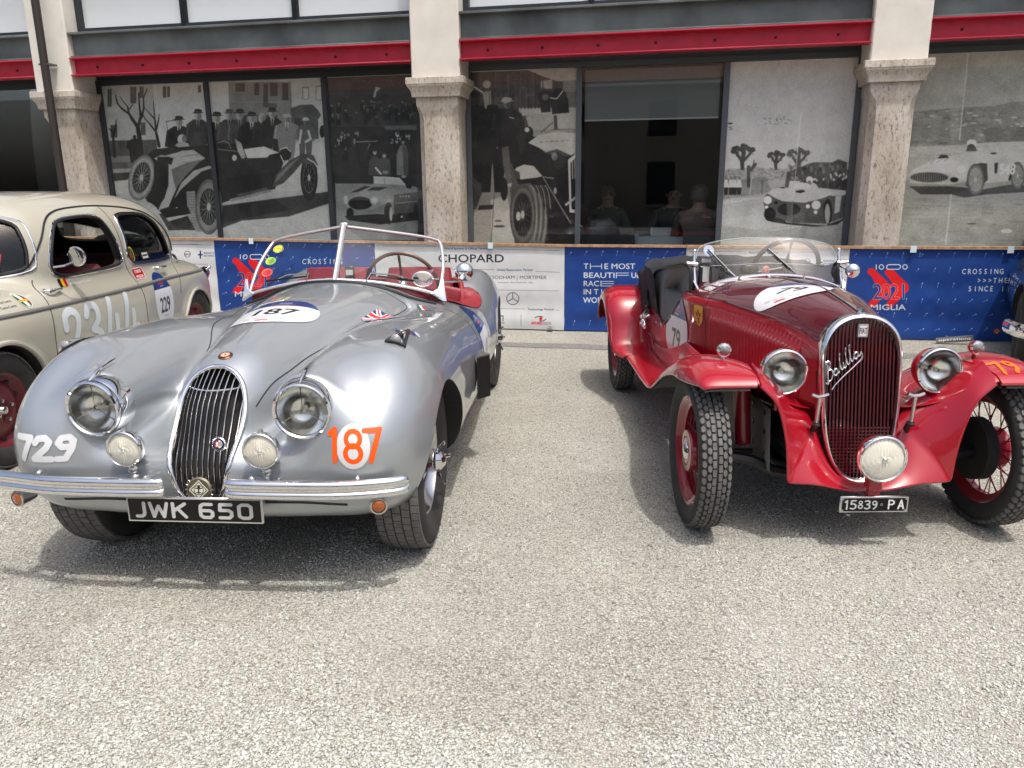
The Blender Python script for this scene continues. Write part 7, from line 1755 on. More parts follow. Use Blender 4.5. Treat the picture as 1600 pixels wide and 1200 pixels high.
    # lamps
    d = nrm(V(1, s_ * .02, .02)); hl_ = head_lamp(BAL, 'headlight', (.060, s_ * .303 - .004, .672), .0885, d, M_red2, M_chrome, depth=.12)
    mb = MB(); mb.tube([(-.05, 0, -.07), (-.06, s_ * .0, -.17)], .014, 8); mb.lathe([(.001, .0), (.012, .002), (.012, .02)], (-.01, 0, -.105), (0, 0, 1), 10); mb.build('stalk', M_red2, hl_)
    sl = hub('side_lamp', BAL, (.0, s_ * .50 - .028, .748)); mb = MB(); d = V(1, 0, 0); mb.lathe([(.0255, .006), (.028, .0), (.027, -.012), (.022, -.032), (.010, -.046), (.001, -.05)], (0, 0, 0), d, 24); mb.tube([(-.015, 0, -.02), (-.015, 0, -.048)], .008, 8); mb.build('bowl', M_chrome if s_ < 0 else M_red2, sl)
    mb = MB(); mb.lathe([(.0205, .007), (.0275, .004), (.029, -.004), (.0265, -.006)], (0, 0, 0), d, 24); mb.build('rim', M_chrome, sl)
    mb = MB(); mb.lathe([(.022, .005), (.015, .012), (.001, .015)], (0, 0, 0), d, 20); mb.build('lens', mat('smoky_lens', (.16, .16, .155), .12, coat=1.), sl)
    # bonnet catch: T handle on a stalk
    o = hub('bonnet_catch', BAL, (.115, s_ * .184, .500)); mb = MB(); mb.tube([(0, 0, -.03), (.012, 0, .085)], .008, 10); mb.tube([(.014, -.032, .098), (.014, -.012, .090), (.013, .012, .090), (.014, .032, .098)], .0065, 8); mb.build('handle', M_dullchrome, o)
    mb = MB(); mb.tube([(-.01, 0, -.025), (-.03, 0, -.06)], .012, 8); mb.lathe([(.012, 0), (.016, .008), (.012, .016)], (0, 0, -.035), (0, 0, 1), 10); mb.build('clamp', M_black, o)
mb = MB(); mb.tube(crv([(-.02, -.56, .31), (.0, -.40, .29), (.02, -.28, .245), (.02, 0, .23), (.02, .28, .245), (.0, .40, .29), (-.02, .56, .31)], 30), .024, 8); mb.build('front_axle', M_black, BAL)
mb = MB(); mb.tube([(-.16, -.52, .27), (-.16, .52, .27)], .013, 8); mb.tube([(-2.3, -.56, .33), (-2.3, .56, .33)], .04, 8); mb.build('track_rod', M_black, BAL)
mb = MB(); mb.box((-.55, 0, .33), (1.1, .5, .14), b=.03); mb.build('engine_sump', M_under, BAL)
# big central fog lamp
fl_ = head_lamp(BAL, 'fog_lamp', (.285, .004, .392), .087, (1, 0, .03), M_red2, M_chrome, 'fluted', depth=.10)
mb = MB(); mb.tube([(-.03, 0, -.085), (-.06, 0, -.14)], .02, 8); mb.box((-.05, 0, -.115), (.05, .05, .05), b=.005); mb.build('stalk', M_red2, fl_)
# plate
c = Canvas(520, 132, (.62, .62, .60)); Wp = (.85, .85, .84)
c.poly([(10, 10), (510, 10), (510, 122), (10, 122)], (.02, .02, .022), raw=True)
for x_, y_ in ((16, 16), (504, 16), (16, 116), (504, 116)): c.ell((x_, y_), 10, 10, (.55, .55, .53))
def gl(pts, w=13): c.line(pts, w, Wp)
gl([(36, 42), (50, 30), (50, 102)])
x = 78; gl([(x + 38, 30), (x + 6, 30), (x + 3, 60), (x + 24, 56), (x + 40, 68), (x + 38, 92), (x + 22, 102), (x, 96)])
x = 134; c.ell((x + 20, 47), 17, 17, Wp, hole=.42); c.ell((x + 20, 82), 21, 21, Wp, hole=.46)
x = 188; gl([(x + 2, 36), (x + 22, 30), (x + 36, 40), (x + 32, 58), (x + 16, 63), (x + 36, 72), (x + 38, 92), (x + 20, 102), (x, 96)])
x = 242; c.ell((x + 20, 52), 20, 22, Wp, hole=.45); gl([(x + 37, 56), (x + 33, 84), (x + 16, 102)])
c.ell((316, 66), 11, 11, (.6, .6, .58)); c.ell((316, 66), 6, 6, (.15, .15, .15))
x = 372; gl([(x, 102), (x, 30), (x + 24, 30), (x + 38, 40), (x + 38, 58), (x + 24, 66), (x, 66)])
x = 446; gl([(x, 102), (x + 20, 30), (x + 40, 102)]); gl([(x + 8, 80), (x + 32, 80)])
pl_ = plate(BAL, (.245, .012, .192), .262, .066, print_mat('plate_print_red_car', c.image('plate_print_red_car'), .35), M_dullchrome)
mb = MB(); mb.box((-.02, .0, .045), (.02, .045, .06)); mb.build('plate_bracket', M_red2, pl_)
# wheels
for x in (0, -2.30):
    for s_ in (-1, 1):
        near = x == 0 or s_ < 0
        wire_wheel(BAL, (x - .045 if x == 0 else x, s_ * .600, .316), .316, .112, .228, M_spred, mat('spoke_red', (.20, .005, .014), .6), M_spred, 'hex', 58, 40 if near else 14, s_, False, .055, .05)
        w_ = [o for o in BAL.children if o.name.startswith('wheel')][-1]
        mb = MB(); mb.lathe([(.001, s_ * .062), (.03, s_ * .060), (.042, s_ * .05), (.046, s_ * .045)], (0, 0, 0), (0, 1, 0), 20); mb.build('hub_cap', M_chrome, w_)
        mb = MB(); mb.lathe([(.060, s_ * .05), (.085, s_ * .048), (.088, s_ * .040), (.075, s_ * .0), (.06, -s_ * .01)], (0, 0, 0), (0, 1, 0), 28); mb.build('hub_flange', M_spred, w_)
# windscreen
wb = hub('windscreen', BAL, (0, .028, 0)); WX = -1.16
bt = crv([(WX - .03, -.395, .815), (WX + .0, -.35, .850), (WX + .012, -.2, .896), (WX + .015, 0, .914), (WX + .012, .2, .896), (WX, .35, .850), (WX - .03, .395, .815)], 40)
mb = MB(); mb.tube(bt, .012, 10, ry=.016); mb.build('frame_rail', M_chrome, wb)
top = crv([(WX - .09, -.378, .93), (WX - .13, -.372, 1.035), (WX - .145, -.30, 1.075), (WX - .15, -.15, 1.097), (WX - .15, 0, 1.102), (WX - .15, .15, 1.097), (WX - .145, .30, 1.075), (WX - .13, .372, 1.035), (WX - .09, .378, .93)], 40)
bt2 = bt[::-1][3:-3]; loop = list(top) + list(bt2); rows = []
for y in np.linspace(-.378, .378, 41):
    i = np.argsort(bt[:, 1]); xb, zb = np.interp(y, bt[i, 1], bt[i, 0]), np.interp(y, bt[i, 1], bt[i, 2]); tt = top[np.argsort(np.round(top[:, 1], 4), kind='stable')]; k_ = np.abs(y) > .371
    zt = 1.035 if k_ else np.interp(y, top[5:-5, 1], top[5:-5, 2]); xt = WX - .13 if k_ else np.interp(y, top[5:-5, 1], top[5:-5, 0])
    rows.append([(xb + (xt - xb) * t, y, zb + (zt - zb) * t) for t in (0, .33, .66, 1)])
mb = MB(); mb.grid(np.array(rows)); pn = mb.build('pane', M_wind, wb, sharp=None)
mb = MB(); mb.tube(top[3:-3], .0022, 6); mb.build('glass_edge', mat('glass_edge', (.42, .52, .50), .2), wb)
for s_ in (-1, 1):
    mb = MB(); mb.tube([(WX - .03, s_ * .395, .80), (WX - .045, s_ * .398, .86), (WX - .09, s_ * .395, .95), (WX - .105, s_ * .393, 1.03)], [.016, .012, .009, .008], 10); mb.ball((WX - .105, s_ * .393, 1.035), .012, 10, 8); mb.build('screen_post', M_chrome, wb)
    mb = MB(); mb.prism([(WX + .01, s_ * .385, .84), (WX - .03, s_ * .40, .88), (WX - .05, s_ * .415, .78), (WX + .0, s_ * .43, .74)], (.0, s_ * .012, .004)); mb.build('post_foot', M_chrome, wb)
    mb = MB(); mb.lathe([(.016, -.03), (.016, .03), (.001, .034)], (WX - .085, s_ * .41, .965), (0, s_, .1), 12); mb.tube([(WX - .085, s_ * .40, .965), (WX - .07, s_ * .45, .955)], .006, 8); mb.build('clamp_knob', M_chrome, wb)
for y0, y1 in ((-.18, -.325), (.165, .0)):
    a, b_ = V(WX + .02, y0, .888), V(WX - .10, y1, 1.035); mb = MB(); mb.tube([a + V(.0, .012, -.005), a * .55 + b_ * .45 + V(.02, 0, .0)], .0045, 6); mb.lathe([(.011, 0), (.011, .022), (.001, .024)], a, (0, 0, 1), 12); wp = mb.build('wiper', M_chrome, wb)
    mb = MB(); mb.tube([a * .62 + b_ * .38 + V(.02, 0, 0), b_ + V(.012, 0, .01)], .006, 6, ry=.004); mb.build('wiper_blade', M_black, wp)
mb = MB(); mb.tube([(WX - .05, -.37, .955), (WX - .04, 0, .972), (WX - .05, .30, .958)], .0035, 6); mb.build('cross_bar', M_chrome, wb)
P = np.array([[V(WX - .095, -.318, 1.037) + V(0, i * .030, 0) + V(-.02, 0, .03) * j for j in (-1, 1)] for i in (-1, 1)]); mb = MB(); mb.grid(P); me = mb.mesh('screen_sticker', disc_print('blue_sticker', lambda c: (c.ell((50, 50), 48, 48, (.10, .28, .5)), c.line([(20, 50), (80, 50)], 10, (.5, .65, .8)))), smooth=False, fix=False); uv = me.uv_layers.new(name='UVMap')
for l_ in me.loops: uv.data[l_.index].uv = {0: (0, 0), 1: (0, 1), 2: (1, 0), 3: (1, 1)}[l_.vertex_index]
add_mesh('screen_sticker', me, wb)
mirror(BAL, (WX - .02, .470, .93), .038, (1, -.2, 0), [(WX - .02, .45, .93), (WX - .06, .42, .95)], 'round chrome mirror on the screen post')
# cockpit
mb = MB(); e1 = V(0, 1, 0); swp = V(-1.42, .19, .92); swd = nrm(V(-1, 0, .5)); e2 = np.cross(swd, e1); mb.tube([swp + (e1 * math.cos(a) + e2 * math.sin(a)) * .185 for a in np.linspace(0, 2 * PI, 44, endpoint=False)], .013, 8, closed=True)
sw = mb.build('steering_wheel', M_black, BAL); mb = MB()
for a in (.2, PI - .2, 1.5 * PI, .5 * PI): mb.tube([swp, swp + (e1 * math.cos(a) + e2 * math.sin(a)) * .185], .012, 6, ry=.006)
mb.tube([swp, swp - swd * .3], .02, 8); mb.build('wheel_spokes', M_black, sw)
for y in (-.21, .21):
    s0 = hub('seat', BAL, (-1.85, y, .46)); mb = MB(); mb.box((.1, 0, .08), (.46, .36, .16), b=.05); mb.build('cushion', M_bleath, s0)
    mb = MB(); mb.box((-.17, 0, .27), (.13, .38, .34), rotm((0, 1, 0), -.25), b=.055); mb.build('seat_back', M_bleath, s0)
P = np.array([[(-1.25, y, z) for z in (.55, .70, .84 - abs(y) * .15)] for y in np.linspace(-.4, .4, 11)]); mb = MB(); mb.sheet(P, .01); mb.build('dashboard', M_black, BAL)
mb = MB(); mb.ball((-1.30, -.05, .93), .045, 14, 8, (.6, 1.2, .8)); mb.box((-1.27, -.30, .90), (.02, .075, .14), b=.008); mb.build('rally_meter', M_black, BAL)
mb = MB(); mb.box((-1.256, -.30, .91), (.003, .035, .085)); mb.box((-1.256, -.30, .985), (.003, .05, .02)); mb.build('meter_face', mat('pale_face', (.55, .58, .56), .4), BAL)
mb = MB(); mb.ball((-1.262, .03, .925), .024, 12, 8, (.4, .9, 1.2)); mb.build('red_white_trinket', mat('red_white', (.6, .2, .2), .4), BAL)
# side screen: dark grey panel in the cut-down side, and door pad
M_scr = mat('grey_side_screen', (.11, .115, .12), .5); 
for s_ in (-1, 1):
    sh = [(-1.19, .80), (-1.19, .92), (-1.24, .965), (-1.42, .935), (-1.64, .90), (-1.80, .865), (-1.86, .82), (-1.84, .76), (-1.74, .67), (-1.52, .60), (-1.40, .64), (-1.28, .76)]
    q = crv(sh, 44, True); c0 = q.mean(0); rows = [[(c0[0] + (x - c0[0]) * k, s_ * (.395 + .075 * min(1, max(0, (-1.2 - x) / .3)) ** .7 + .008 * (1 - k * k)), c0[1] + (z - c0[1]) * k) for x, z in q] for k in (1., .97, .8, .5, .2, .01)]
    mb = MB(); mb.grid(np.array(rows), cv=True); ss = mb.build('side_screen', M_scr, BAL, sharp=None)
    mb = MB(); mb.tube([(x, s_ * (.398 + .075 * min(1, max(0, (-1.2 - x) / .3)) ** .7), z) for x, z in q], .009, 8, closed=True); mb.build('screen_edge', M_black, ss)
# folded black hood bundle round the back of the cockpit
M_canvas = mat('black_canvas', (.012, .013, .019), .85, bump=(22, .5, .012))
rows = []
for t in np.linspace(-1, 1, 41):
    y = .50 * math.sin(t * PI / 2); x0 = -1.70 - .55 * math.cos(t * PI / 2) ** .55; w_ = .17; k = abs(t) ** 6
    zt = .925 - .03 * abs(t) ** 3; zb = .70 - .12 * abs(t) ** 2; f_ = .012 * math.sin(t * 17) + .008 * math.sin(t * 41)
    rows.append([(x0 + w_ * .5 * math.cos(a) * (1.2 - .3 * k) + f_, y * (1 + .06 * math.sin(a)), (zt + zb) / 2 + (zt - zb) / 2 * math.copysign(abs(math.sin(a)) ** .7, math.sin(a)) + f_ * .5) for a in np.linspace(0, 2 * PI, 22, endpoint=False)])
mb = MB(); mb.grid(np.array(rows), cv=True); n = mb.n; mb.f += [tuple(range(22)), tuple(range(n - 22, n))]; mb.mi += [0, 0]; hb_ = mb.build('folded_hood', M_canvas, BAL, sharp=None)
for s_ in (-1, 1):
    mb = MB(); mb.sheet(np.array([[(-1.88 - u * .40, s_ * (.505 + .012 * math.sin(u * 9 + z * 14)), .885 - .08 * u * u - z * (.30 + .06 * u)) for z in np.linspace(0, 1, 9)] for u in np.linspace(0, 1, 12)]), .012, flip=s_ > 0)
    mb.build('hood_side_flap', M_canvas, hb_, sharp=None)
for k in range(3):
    mb = MB(); mb.tube(crv([(-1.93 + k * .03, -.50, .60 + k * .01), (-1.86 + k * .02, -.53, .585), (-1.80, -.50, .60)], 10), .011, 8); mb.ball((-1.88 + k * .05, -.535, .575 - k * .02), .016, 10, 8); mb.tube([(-1.92 + k * .07, -.53, .575), (-1.92 + k * .07, -.53, .53)], .007, 8); mb.ball((-1.92 + k * .07, -.53, .525), .014, 10, 8); mb.build('hood_hinge', M_chrome, hb_)
mb = MB(); mb.box((-1.95, -.49, .625), (.11, .03, .045), b=.01); mb.build('leather_strap', mat('tan_strap', (.22, .09, .035), .6), hb_)
# stickers
decal('race_plate', BAL, BB, roundel('79'), (-.47, -.10, .95), (.225, .245, 0), (-.185, .20, 0), (36, 36), label='oval race plate with number 79 on the bonnet', off=.004)
decal('race_plate', BAL, BB, roundel('79'), (-1.28, -.46, .575), (.33, 0, 0), (0, 0, .44), (18, 18), label='oval race plate with number 79 on the body side', off=.004)
c = Canvas(160, 200, (0, 0, 0, 0), lambda p: p * 1.6)
sh = [(6, 6), (50, 2), (94, 6), (94, 60), (88, 86), (50, 122), (12, 86), (6, 60)]; c.poly(sh, (.35, .22, .06)); c.poly([(50 + (a - 50) * .93, 60 + (b - 60) * .93) for a, b in sh], (.86, .62, .14))
for q in ([(50, 22), (58, 42), (50, 66), (42, 42)], [(24, 40), (40, 46), (46, 70), (28, 62)], [(76, 40), (60, 46), (54, 70), (72, 62)], [(34, 72), (66, 72), (66, 78), (34, 78)], [(44, 78), (56, 78), (60, 96), (50, 104), (40, 96)]): c.poly(q, (.55, .12, .16))
decal('shield_sticker', BAL, BB, print_mat('shield_print', c.image('shield_print'), .35, alpha=True, coat=.5), (-.99, -.37, .722), (.10, -.02, 0), (0, 0, .125), (8, 8), label='yellow shield sticker with a red lily')
c = Canvas(360, 120, (0, 0, 0, 0), lambda p: p); c.text('D.NOTARI', 10, 50, 38, (.85, .85, .85), width=250, shear=.2, bold=2); c.text('V.BEMER', 10, 108, 38, (.85, .85, .85), width=235, shear=.2, bold=2)
decal('name_sticker', BAL, BB, print_mat('name_print_red_car', c.image('name_print_red_car'), .4, alpha=True), (-1.03, -.315, .90), (.155, .02, 0), (-.03, .095, .04), (10, 8), label='white driver names')
bw = bvh_of([o for o in BAL.children if o.name.startswith('front_wing')][1])
c = Canvas(200, 130, (0, 0, 0, 0), lambda p: p * 2); c.line([(10, 14), (44, 14), (22, 56)], 10, (.98, .42, .02)); c.ell((72, 24), 14, 14, (.98, .42, .02), hole=.4); c.line([(84, 26), (78, 44), (62, 56)], 10, (.98, .42, .02))
decal('race_number', BAL, bw, print_mat('orange_79', c.image('orange_79'), .4, alpha=True, coat=.3), (.115, .515, .72), (-.02, .125, 0), (-.13, -.02, 0), (10, 10), label='orange number 79 on the wing')
# ------------------------------------------------------------------ beige saloon
FIA = car_root('beige_saloon', 'beige four door saloon numbered 2344 with red cloth seats behind the silver roadster', -3.263, 3.783, 0.)
M_beige = mat('beige_paint', (.41, .395, .32), .30, coat=1., coat_rough=.03, spec=.4)
M_fred = mat('dark_red_wheel', (.13, .010, .018), .4); M_fred2 = mat('dark_red_cloth', (.075, .006, .010), .7, bump=(40, .2, .003)); M_strip = mat('grey_strip', (.21, .205, .20), .4, metal=.4)
lo = Tube([.55, .0, -.6, -1.4, -2.2, -2.8, -3.15], 0, [.655, .715, .722, .725, .718, .665, .60], [.83, .905, .925, .912, .895, .845, .74], .20, [.55, .56, .57, .57, .57, .55, .52], 3.3, front=(.20, .48), rear=(-2.75, .50))
cabn = Tube([-.4, -.8, -1.3, -1.8, -2.3, -2.7], 0, [.62, .645, .65, .65, .63, .58], [1.35, 1.375, 1.388, 1.385, 1.36, 1.30], .60, .80, 3.3, front=(-1.0, .62), rear=(-1.70, 1.08))
flr = Tube([.35, .0, -.30], .60, [.13, .135, .13], [.64, .69, .62], .25, .42, 2.4, front=(.15, .28), rear=(-.1, .26))
flq = Tube([-2.2, -2.48, -2.75], .60, [.13, .135, .13], [.62, .655, .60], .25, .42, 2.4, front=(-2.35, .26), rear=(-2.55, .28))
def fia_f(X, Y, Z):
    f = smin(lo(X, Y, Z), cabn(X, Y, Z), .07); f = smin(f, flr(X, Y, Z), .05); return smin(f, flq(X, Y, Z), .05)
Pf, Qf = surface_nets(fia_f, (-3.45, 0, .14), (.85, .82, 1.44), .018)
sk0 = np_mesh('body', Pf, Qf); bvf = BVHTree.FromPolygons([Vector(p) for p in Pf], [tuple(q) for q in Qf])
Pi, Qi = surface_nets(lambda X, Y, Z: np.maximum(np.maximum(fia_f(X, Y, Z) + .045, .42 - Z), np.maximum(X + .42, -2.62 - X)), (-2.8, 0, .3), (-.2, .80, 1.40), .026)
cav = np_mesh('cutter', Pi, Qi)
fw = crv([(-.80, 1.165), (-.90, 1.212), (-1.10, 1.228), (-1.29, 1.222), (-1.37, 1.165), (-1.42, .99), (-1.425, .925), (-1.33, .905), (-1.05, .900), (-.76, .905), (-.69, .955), (-.72, 1.06)], 48, True)
rw = crv([(-1.555, 1.19), (-1.62, 1.222), (-1.80, 1.225), (-1.97, 1.212), (-2.11, 1.145), (-2.23, .965), (-2.235, .895), (-2.12, .885), (-1.75, .890), (-1.60, .905), (-1.535, .96), (-1.545, 1.08)], 48, True)
def yz_prism(poly, x0, x1): mb = MB(); mb.prism([(x0, y, z) for y, z in poly], (x1 - x0, 0, 0)); return mb.mesh('cutter', M_under, smooth=False)
wsl = crv([(-.555, 1.02), (-.525, 1.15), (-.45, 1.225), (-.2, 1.27), (0, 1.28), (.2, 1.27), (.45, 1.225), (.525, 1.15), (.555, 1.02), (.51, .95), (.2, .925), (0, .92), (-.2, .925), (-.51, .95)], 56, True)
rwl = crv([(-.42, 1.06), (-.38, 1.17), (-.2, 1.21), (0, 1.215), (.2, 1.21), (.38, 1.17), (.42, 1.06), (.36, 1.0), (0, .985), (-.36, 1.0)], 44, True)
cuts = [cav]
for s_ in (-1, 1):
    cuts += [cut_prism([(x, z) for x, z in fw], s_ * .35, s_ * .9), cut_prism([(x, z) for x, z in rw], s_ * .35, s_ * .9)]
    cuts += [cut_prism(arch_poly(.0, .30, .335, .335), s_ * .45, s_ * 1.), cut_prism(arch_poly(-2.48, .30, .32, .30), s_ * .45, s_ * 1.)]
cuts += [yz_prism(wsl, -.95, .1), yz_prism(rwl, -2.75, -1.95)]
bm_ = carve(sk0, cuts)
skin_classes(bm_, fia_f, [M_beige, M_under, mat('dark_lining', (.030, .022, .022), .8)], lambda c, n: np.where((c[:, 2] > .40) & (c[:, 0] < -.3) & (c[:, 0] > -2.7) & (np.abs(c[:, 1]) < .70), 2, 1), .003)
fb = add_mesh('body', bm_, FIA); BF = bvh_of(fb)
def onside(x, z, s_=1, off=0.): return (x, side_y(bvf, x, z, s_) + s_ * off, z)
def pane_from(loop3, name, parent, inset):
    L_ = np.array(loop3); c0 = L_.mean(0); mb = MB(); rows = [[c0 + (p - c0) * k for p in L_] for k in (1, .7, .4, .02)]; mb.grid(np.array(rows), cv=True); return mb.build(name, M_wind, parent, sharp=None)
M_dkgl = glass_mat('saloon_glass', (.80, .84, .82), fac_mul=1.4)
def fill_side(loop, s_, parent):
    c0 = loop.mean(0); rows = []
    for k in (1.0, .8, .55, .3, .02): rows.append([onside(c0[0] + (x - c0[0]) * k, c0[1] + (z - c0[1]) * k, s_, -.016) for x, z in loop])
    mb = MB(); mb.grid(np.array(rows), cv=True); return mb.build('pane', M_dkgl, parent, sharp=None)
for s_ in (-1, 1):
    for nm, lp in (('front_side_window', fw), ('rear_side_window', rw)):
        w_ = hub(nm, FIA)
        if nm.startswith('rear') or s_ < 0: fill_side(lp, s_, w_)
        L_ = [onside(x, z, s_, .0) for x, z in lp]
        mb = MB(); mb.tube(L_, .009, 8, closed=True); mb.build('rubber', M_black, w_)
        c0 = lp.mean(0); L2 = [onside(c0[0] + (x - c0[0]) * 1.045, c0[1] + (z - c0[1]) * 1.06, s_, .001) for x, z in lp]
        mb = MB(); mb.tube(L2, .0055, 6, closed=True); mb.build('chrome_frame', M_chrome, w_)
for nm, lp, x0, d in (('windscreen', wsl, 1., -1), ('rear_window', rwl, -4., 1)):
    w_ = hub(nm, FIA); c0 = lp.mean(0)
    hx = lambda y, z, o: (lambda h: (h[0].x + d * o, y, z))(bvf.ray_cast(Vector((x0, y, z)), Vector((d, 0, 0)), 6))
    rows = [[hx(c0[0] + (y - c0[0]) * k, c0[1] + (z - c0[1]) * k, .014) for y, z in lp] for k in (1., .8, .55, .3, .02)]
    mb = MB(); mb.grid(np.array(rows), cv=True); mb.build('pane', M_dkgl, w_, sharp=None)
    mb = MB(); mb.tube([hx(y, z, 0.) for y, z in lp], .010, 8, closed=True); mb.build('rubber', M_black, w_)
    mb = MB(); mb.tube([hx(c0[0] + (y - c0[0]) * 1.045, c0[1] + (z - c0[1]) * 1.075, -.002) for y, z in lp], .007, 8, closed=True); mb.build('chrome_frame', M_chrome, w_)
for s_ in (-1, 1):
    drip = crv([(-.56, .97), (-.66, 1.10), (-.78, 1.215), (-.94, 1.268), (-1.20, 1.288), (-1.50, 1.288), (-1.85, 1.262), (-2.10, 1.205), (-2.32, 1.07), (-2.46, .92)], 70)
    mb = MB(); mb.tube([onside(x, z, s_, .002) for x, z in drip], .006, 6); mb.build('drip_rail', M_black, FIA)
    for L_ in ([(-.56, .90), (-.50, .80), (-.46, .70), (-.44, .55), (-.44, .30)], [(-1.47, 1.285), (-1.475, 1.1), (-1.48, .90), (-1.535, .75), (-1.545, .55), (-1.54, .26)], [(-2.34, 1.02), (-2.32, .90), (-2.25, .80), (-2.18, .70), (-2.14, .62)]):
        seam('shut_line', FIA, BF, [(x, s_ * .7, z) for x, z in L_], (0, -s_, 0), M_gap, .0055, n=70)
    seam('side_strip', FIA, BF, [(.10, s_ * .7, .768), (-.5, s_ * .7, .757), (-1.4, s_ * .7, .748), (-2.2, s_ * .7, .746), (-2.95, s_ * .7, .72)], (0, -s_, 0), M_strip, .022, off=.005, n=90)
    for x, r_ in ((.0, .345), (-2.48, .33)):
        pts = [onside(x + (r_) * math.cos(a), .30 + (.345 if x == 0 else .31) * math.sin(a), s_, -.002) for a in np.linspace(.0, PI, 40)]
        mb = MB(); mb.tube(pts, .014, 8); mb.build('arch_lip', M_beige, FIA)
    for x, z in ((-.60, .835), (-1.93, .835)):
        y = side_y(bvf, x, z, s_); o = hub('door_handle', FIA, (x, y, z)); mb = MB(); mb.tube([(.045, -s_ * .005, 0), (.045, s_ * .028, 0), (.0, s_ * .034, .002), (-.075, s_ * .030, .0)], [.011, .012, .011, .008], 10, ry=.009); mb.build('grip', M_chrome, o)
        mb = MB(); mb.lathe([(.018, -.004), (.018, .004), (.001, .006)], (.045, 0, 0), (0, s_, 0), 14); mb.build('rosette', M_chrome, o)
    for x, tp in ((.0, 0), (-2.48, 1)):
        w_ = hub('wheel', FIA, (x, s_ * .615, .302)); tyre(w_, .302, .15, .185); rubber_tread('tread', w_, .302, .15, 'rib', 52)
        mb = MB(); mb.lathe([(.192, s_ * .055), (.190, s_ * .062), (.178, s_ * .058), (.168, s_ * .030), (.150, s_ * .022), (.135, s_ * .034), (.10, s_ * .045), (.07, s_ * .046), (.05, s_ * .040), (.001, s_ * .040)], (0, 0, 0), (0, 1, 0), 48); rm_ = mb.build('rim', M_fred, w_, sharp=60)
        for k in range(10):
            a = k * PI / 5; m2 = MB(); m2.ball((.150 * math.sin(a), s_ * .028, .150 * math.cos(a)), .014, 8, 5, (1.3, .5, 1)); m2.build('rim_hole', M_under, w_)
        for k in range(4):
            a = k * PI / 2 + .3; m2 = MB(); m2.lathe([(.001, s_ * .066), (.010, s_ * .064), (.012, s_ * .045)], (.055 * math.sin(a), 0, .055 * math.cos(a)), (0, 1, 0), 8); m2.build('wheel_nut', M_dullchrome, w_)
        mb = MB(); mb.lathe([(.001, s_ * .062), (.02, s_ * .060), (.028, s_ * .044)], (0, 0, 0), (0, 1, 0), 16); mb.build('wheel_hub', M_dullchrome, w_)
# fuel cap, tail lamp, bumpers, front lamps
x, z = -2.42, .865; y = side_y(bvf, x, z, 1); mb = MB(); mb.lathe([(.034, -.01), (.036, .006), (.030, .014), (.001, .018)], (x, y, z), (0, .8, .55), 20); mb.build('fuel_cap', M_chrome, FIA)
for s_ in (-1, 1):
    h = bvf.ray_cast(Vector((-4.2, s_ * .56, .68)), Vector((1, 0, 0)), 3); x = h[0].x
    o = hub('tail_lamp', FIA, (x, s_ * .565, .68)); mb = MB(); mb.lathe([(.040, .03), (.042, -.02), (.034, -.035), (.03, -.05)], (0, 0, 0), (1, 0, 0), 20, squash=(1, 1.3)); mb.build('housing', M_chrome, o); mb = MB(); mb.lathe([(.031, -.048), (.02, -.06), (.001, -.064)], (0, 0, 0), (1, 0, 0), 18, squash=(1, 1.3)); mb.build('lens', mat('red_lens', (.3, .01, .01), .15, coat=1.), o)
    mb = MB(); mb.ball((-.02, s_ * .04, .045), .018, 10, 8); mb.build('reflector', M_chrome, o)
    head_lamp(FIA, 'headlight', (.60, s_ * .52, .66), .088, (1, s_ * .05, 0), M_beige, M_chrome)
for x, sx in ((.72, 1),):
    P = crv([(x - sx * .40, -.74), (x - sx * .12, -.66), (x, -.4), (x + sx * .02, 0), (x, .4), (x - sx * .12, .66), (x - sx * .40, .74)], 40)
    mb = MB(); mb.tube([(a, b, .42) for a, b in P], .045, 10, ry=.018, up=(0, 0, 1)); mb.build('bumper', M_chrome, FIA)
mb = MB(); mb.prism([(.66, -.26, .36), (.66, .26, .36), (.62, .16, .72), (.62, -.16, .72)], (.03, 0, 0)); mb.build('grille', M_chrome, FIA, smooth=False)
# door mirror on an arm, seats, wheel, belts
mirror(FIA, (-.74, .735, 1.015), .058, (-1, .2, .05), [(-.70, .735, .985), (-.64, .72, .972), (-.62, .665, .965)], 'round chrome door mirror')
for y, x in ((-.32, -1.15), (.32, -1.15)):
    s0 = hub('seat', FIA, (x, y, .40)); mb = MB(); mb.box((.12, 0, .06), (.50, .52, .16), b=.05); mb.build('cushion', M_fred2, s0); mb = MB(); mb.box((-.17, 0, .30), (.14, .52, .44), rotm((0, 1, 0), -.2), b=.06); mb.build('seat_back', M_fred2, s0)
    for yy in (-.14, .12): mb = MB(); mb.sheet(np.array([[(-.085 - t * .12 + .012, yy + w, .12 + t * .44) for t in np.linspace(0, 1, 6)] for w in (-.022, .022)]), .004); mb.build('harness_strap', mat('black_webbing', (.03, .03, .032), .7), s0)
s0 = hub('seat', FIA, (-2.2, 0, .42)); mb = MB(); mb.box((.22, 0, .06), (.5, 1.1, .18), b=.05); mb.build('cushion', M_fred2, s0); mb = MB(); mb.box((-.06, 0, .30), (.16, 1.12, .40), rotm((0, 1, 0), -.25), b=.06); mb.build('seat_back', M_fred2, s0)
mb = MB(); mb.box((-.62, 0, .83), (.14, 1.1, .12), b=.03); mb.build('dashboard', M_beige, FIA)
swp = V(-.86, .32, .93); swd = nrm(V(-1, 0, .7)); e1 = V(0, 1, 0); e2 = np.cross(swd, e1); mb = MB(); mb.tube([swp + (e1 * math.cos(a) + e2 * math.sin(a)) * .19 for a in np.linspace(0, 2 * PI, 40, endpoint=False)], .011, 8, closed=True); sw = mb.build('steering_wheel', M_black, FIA)
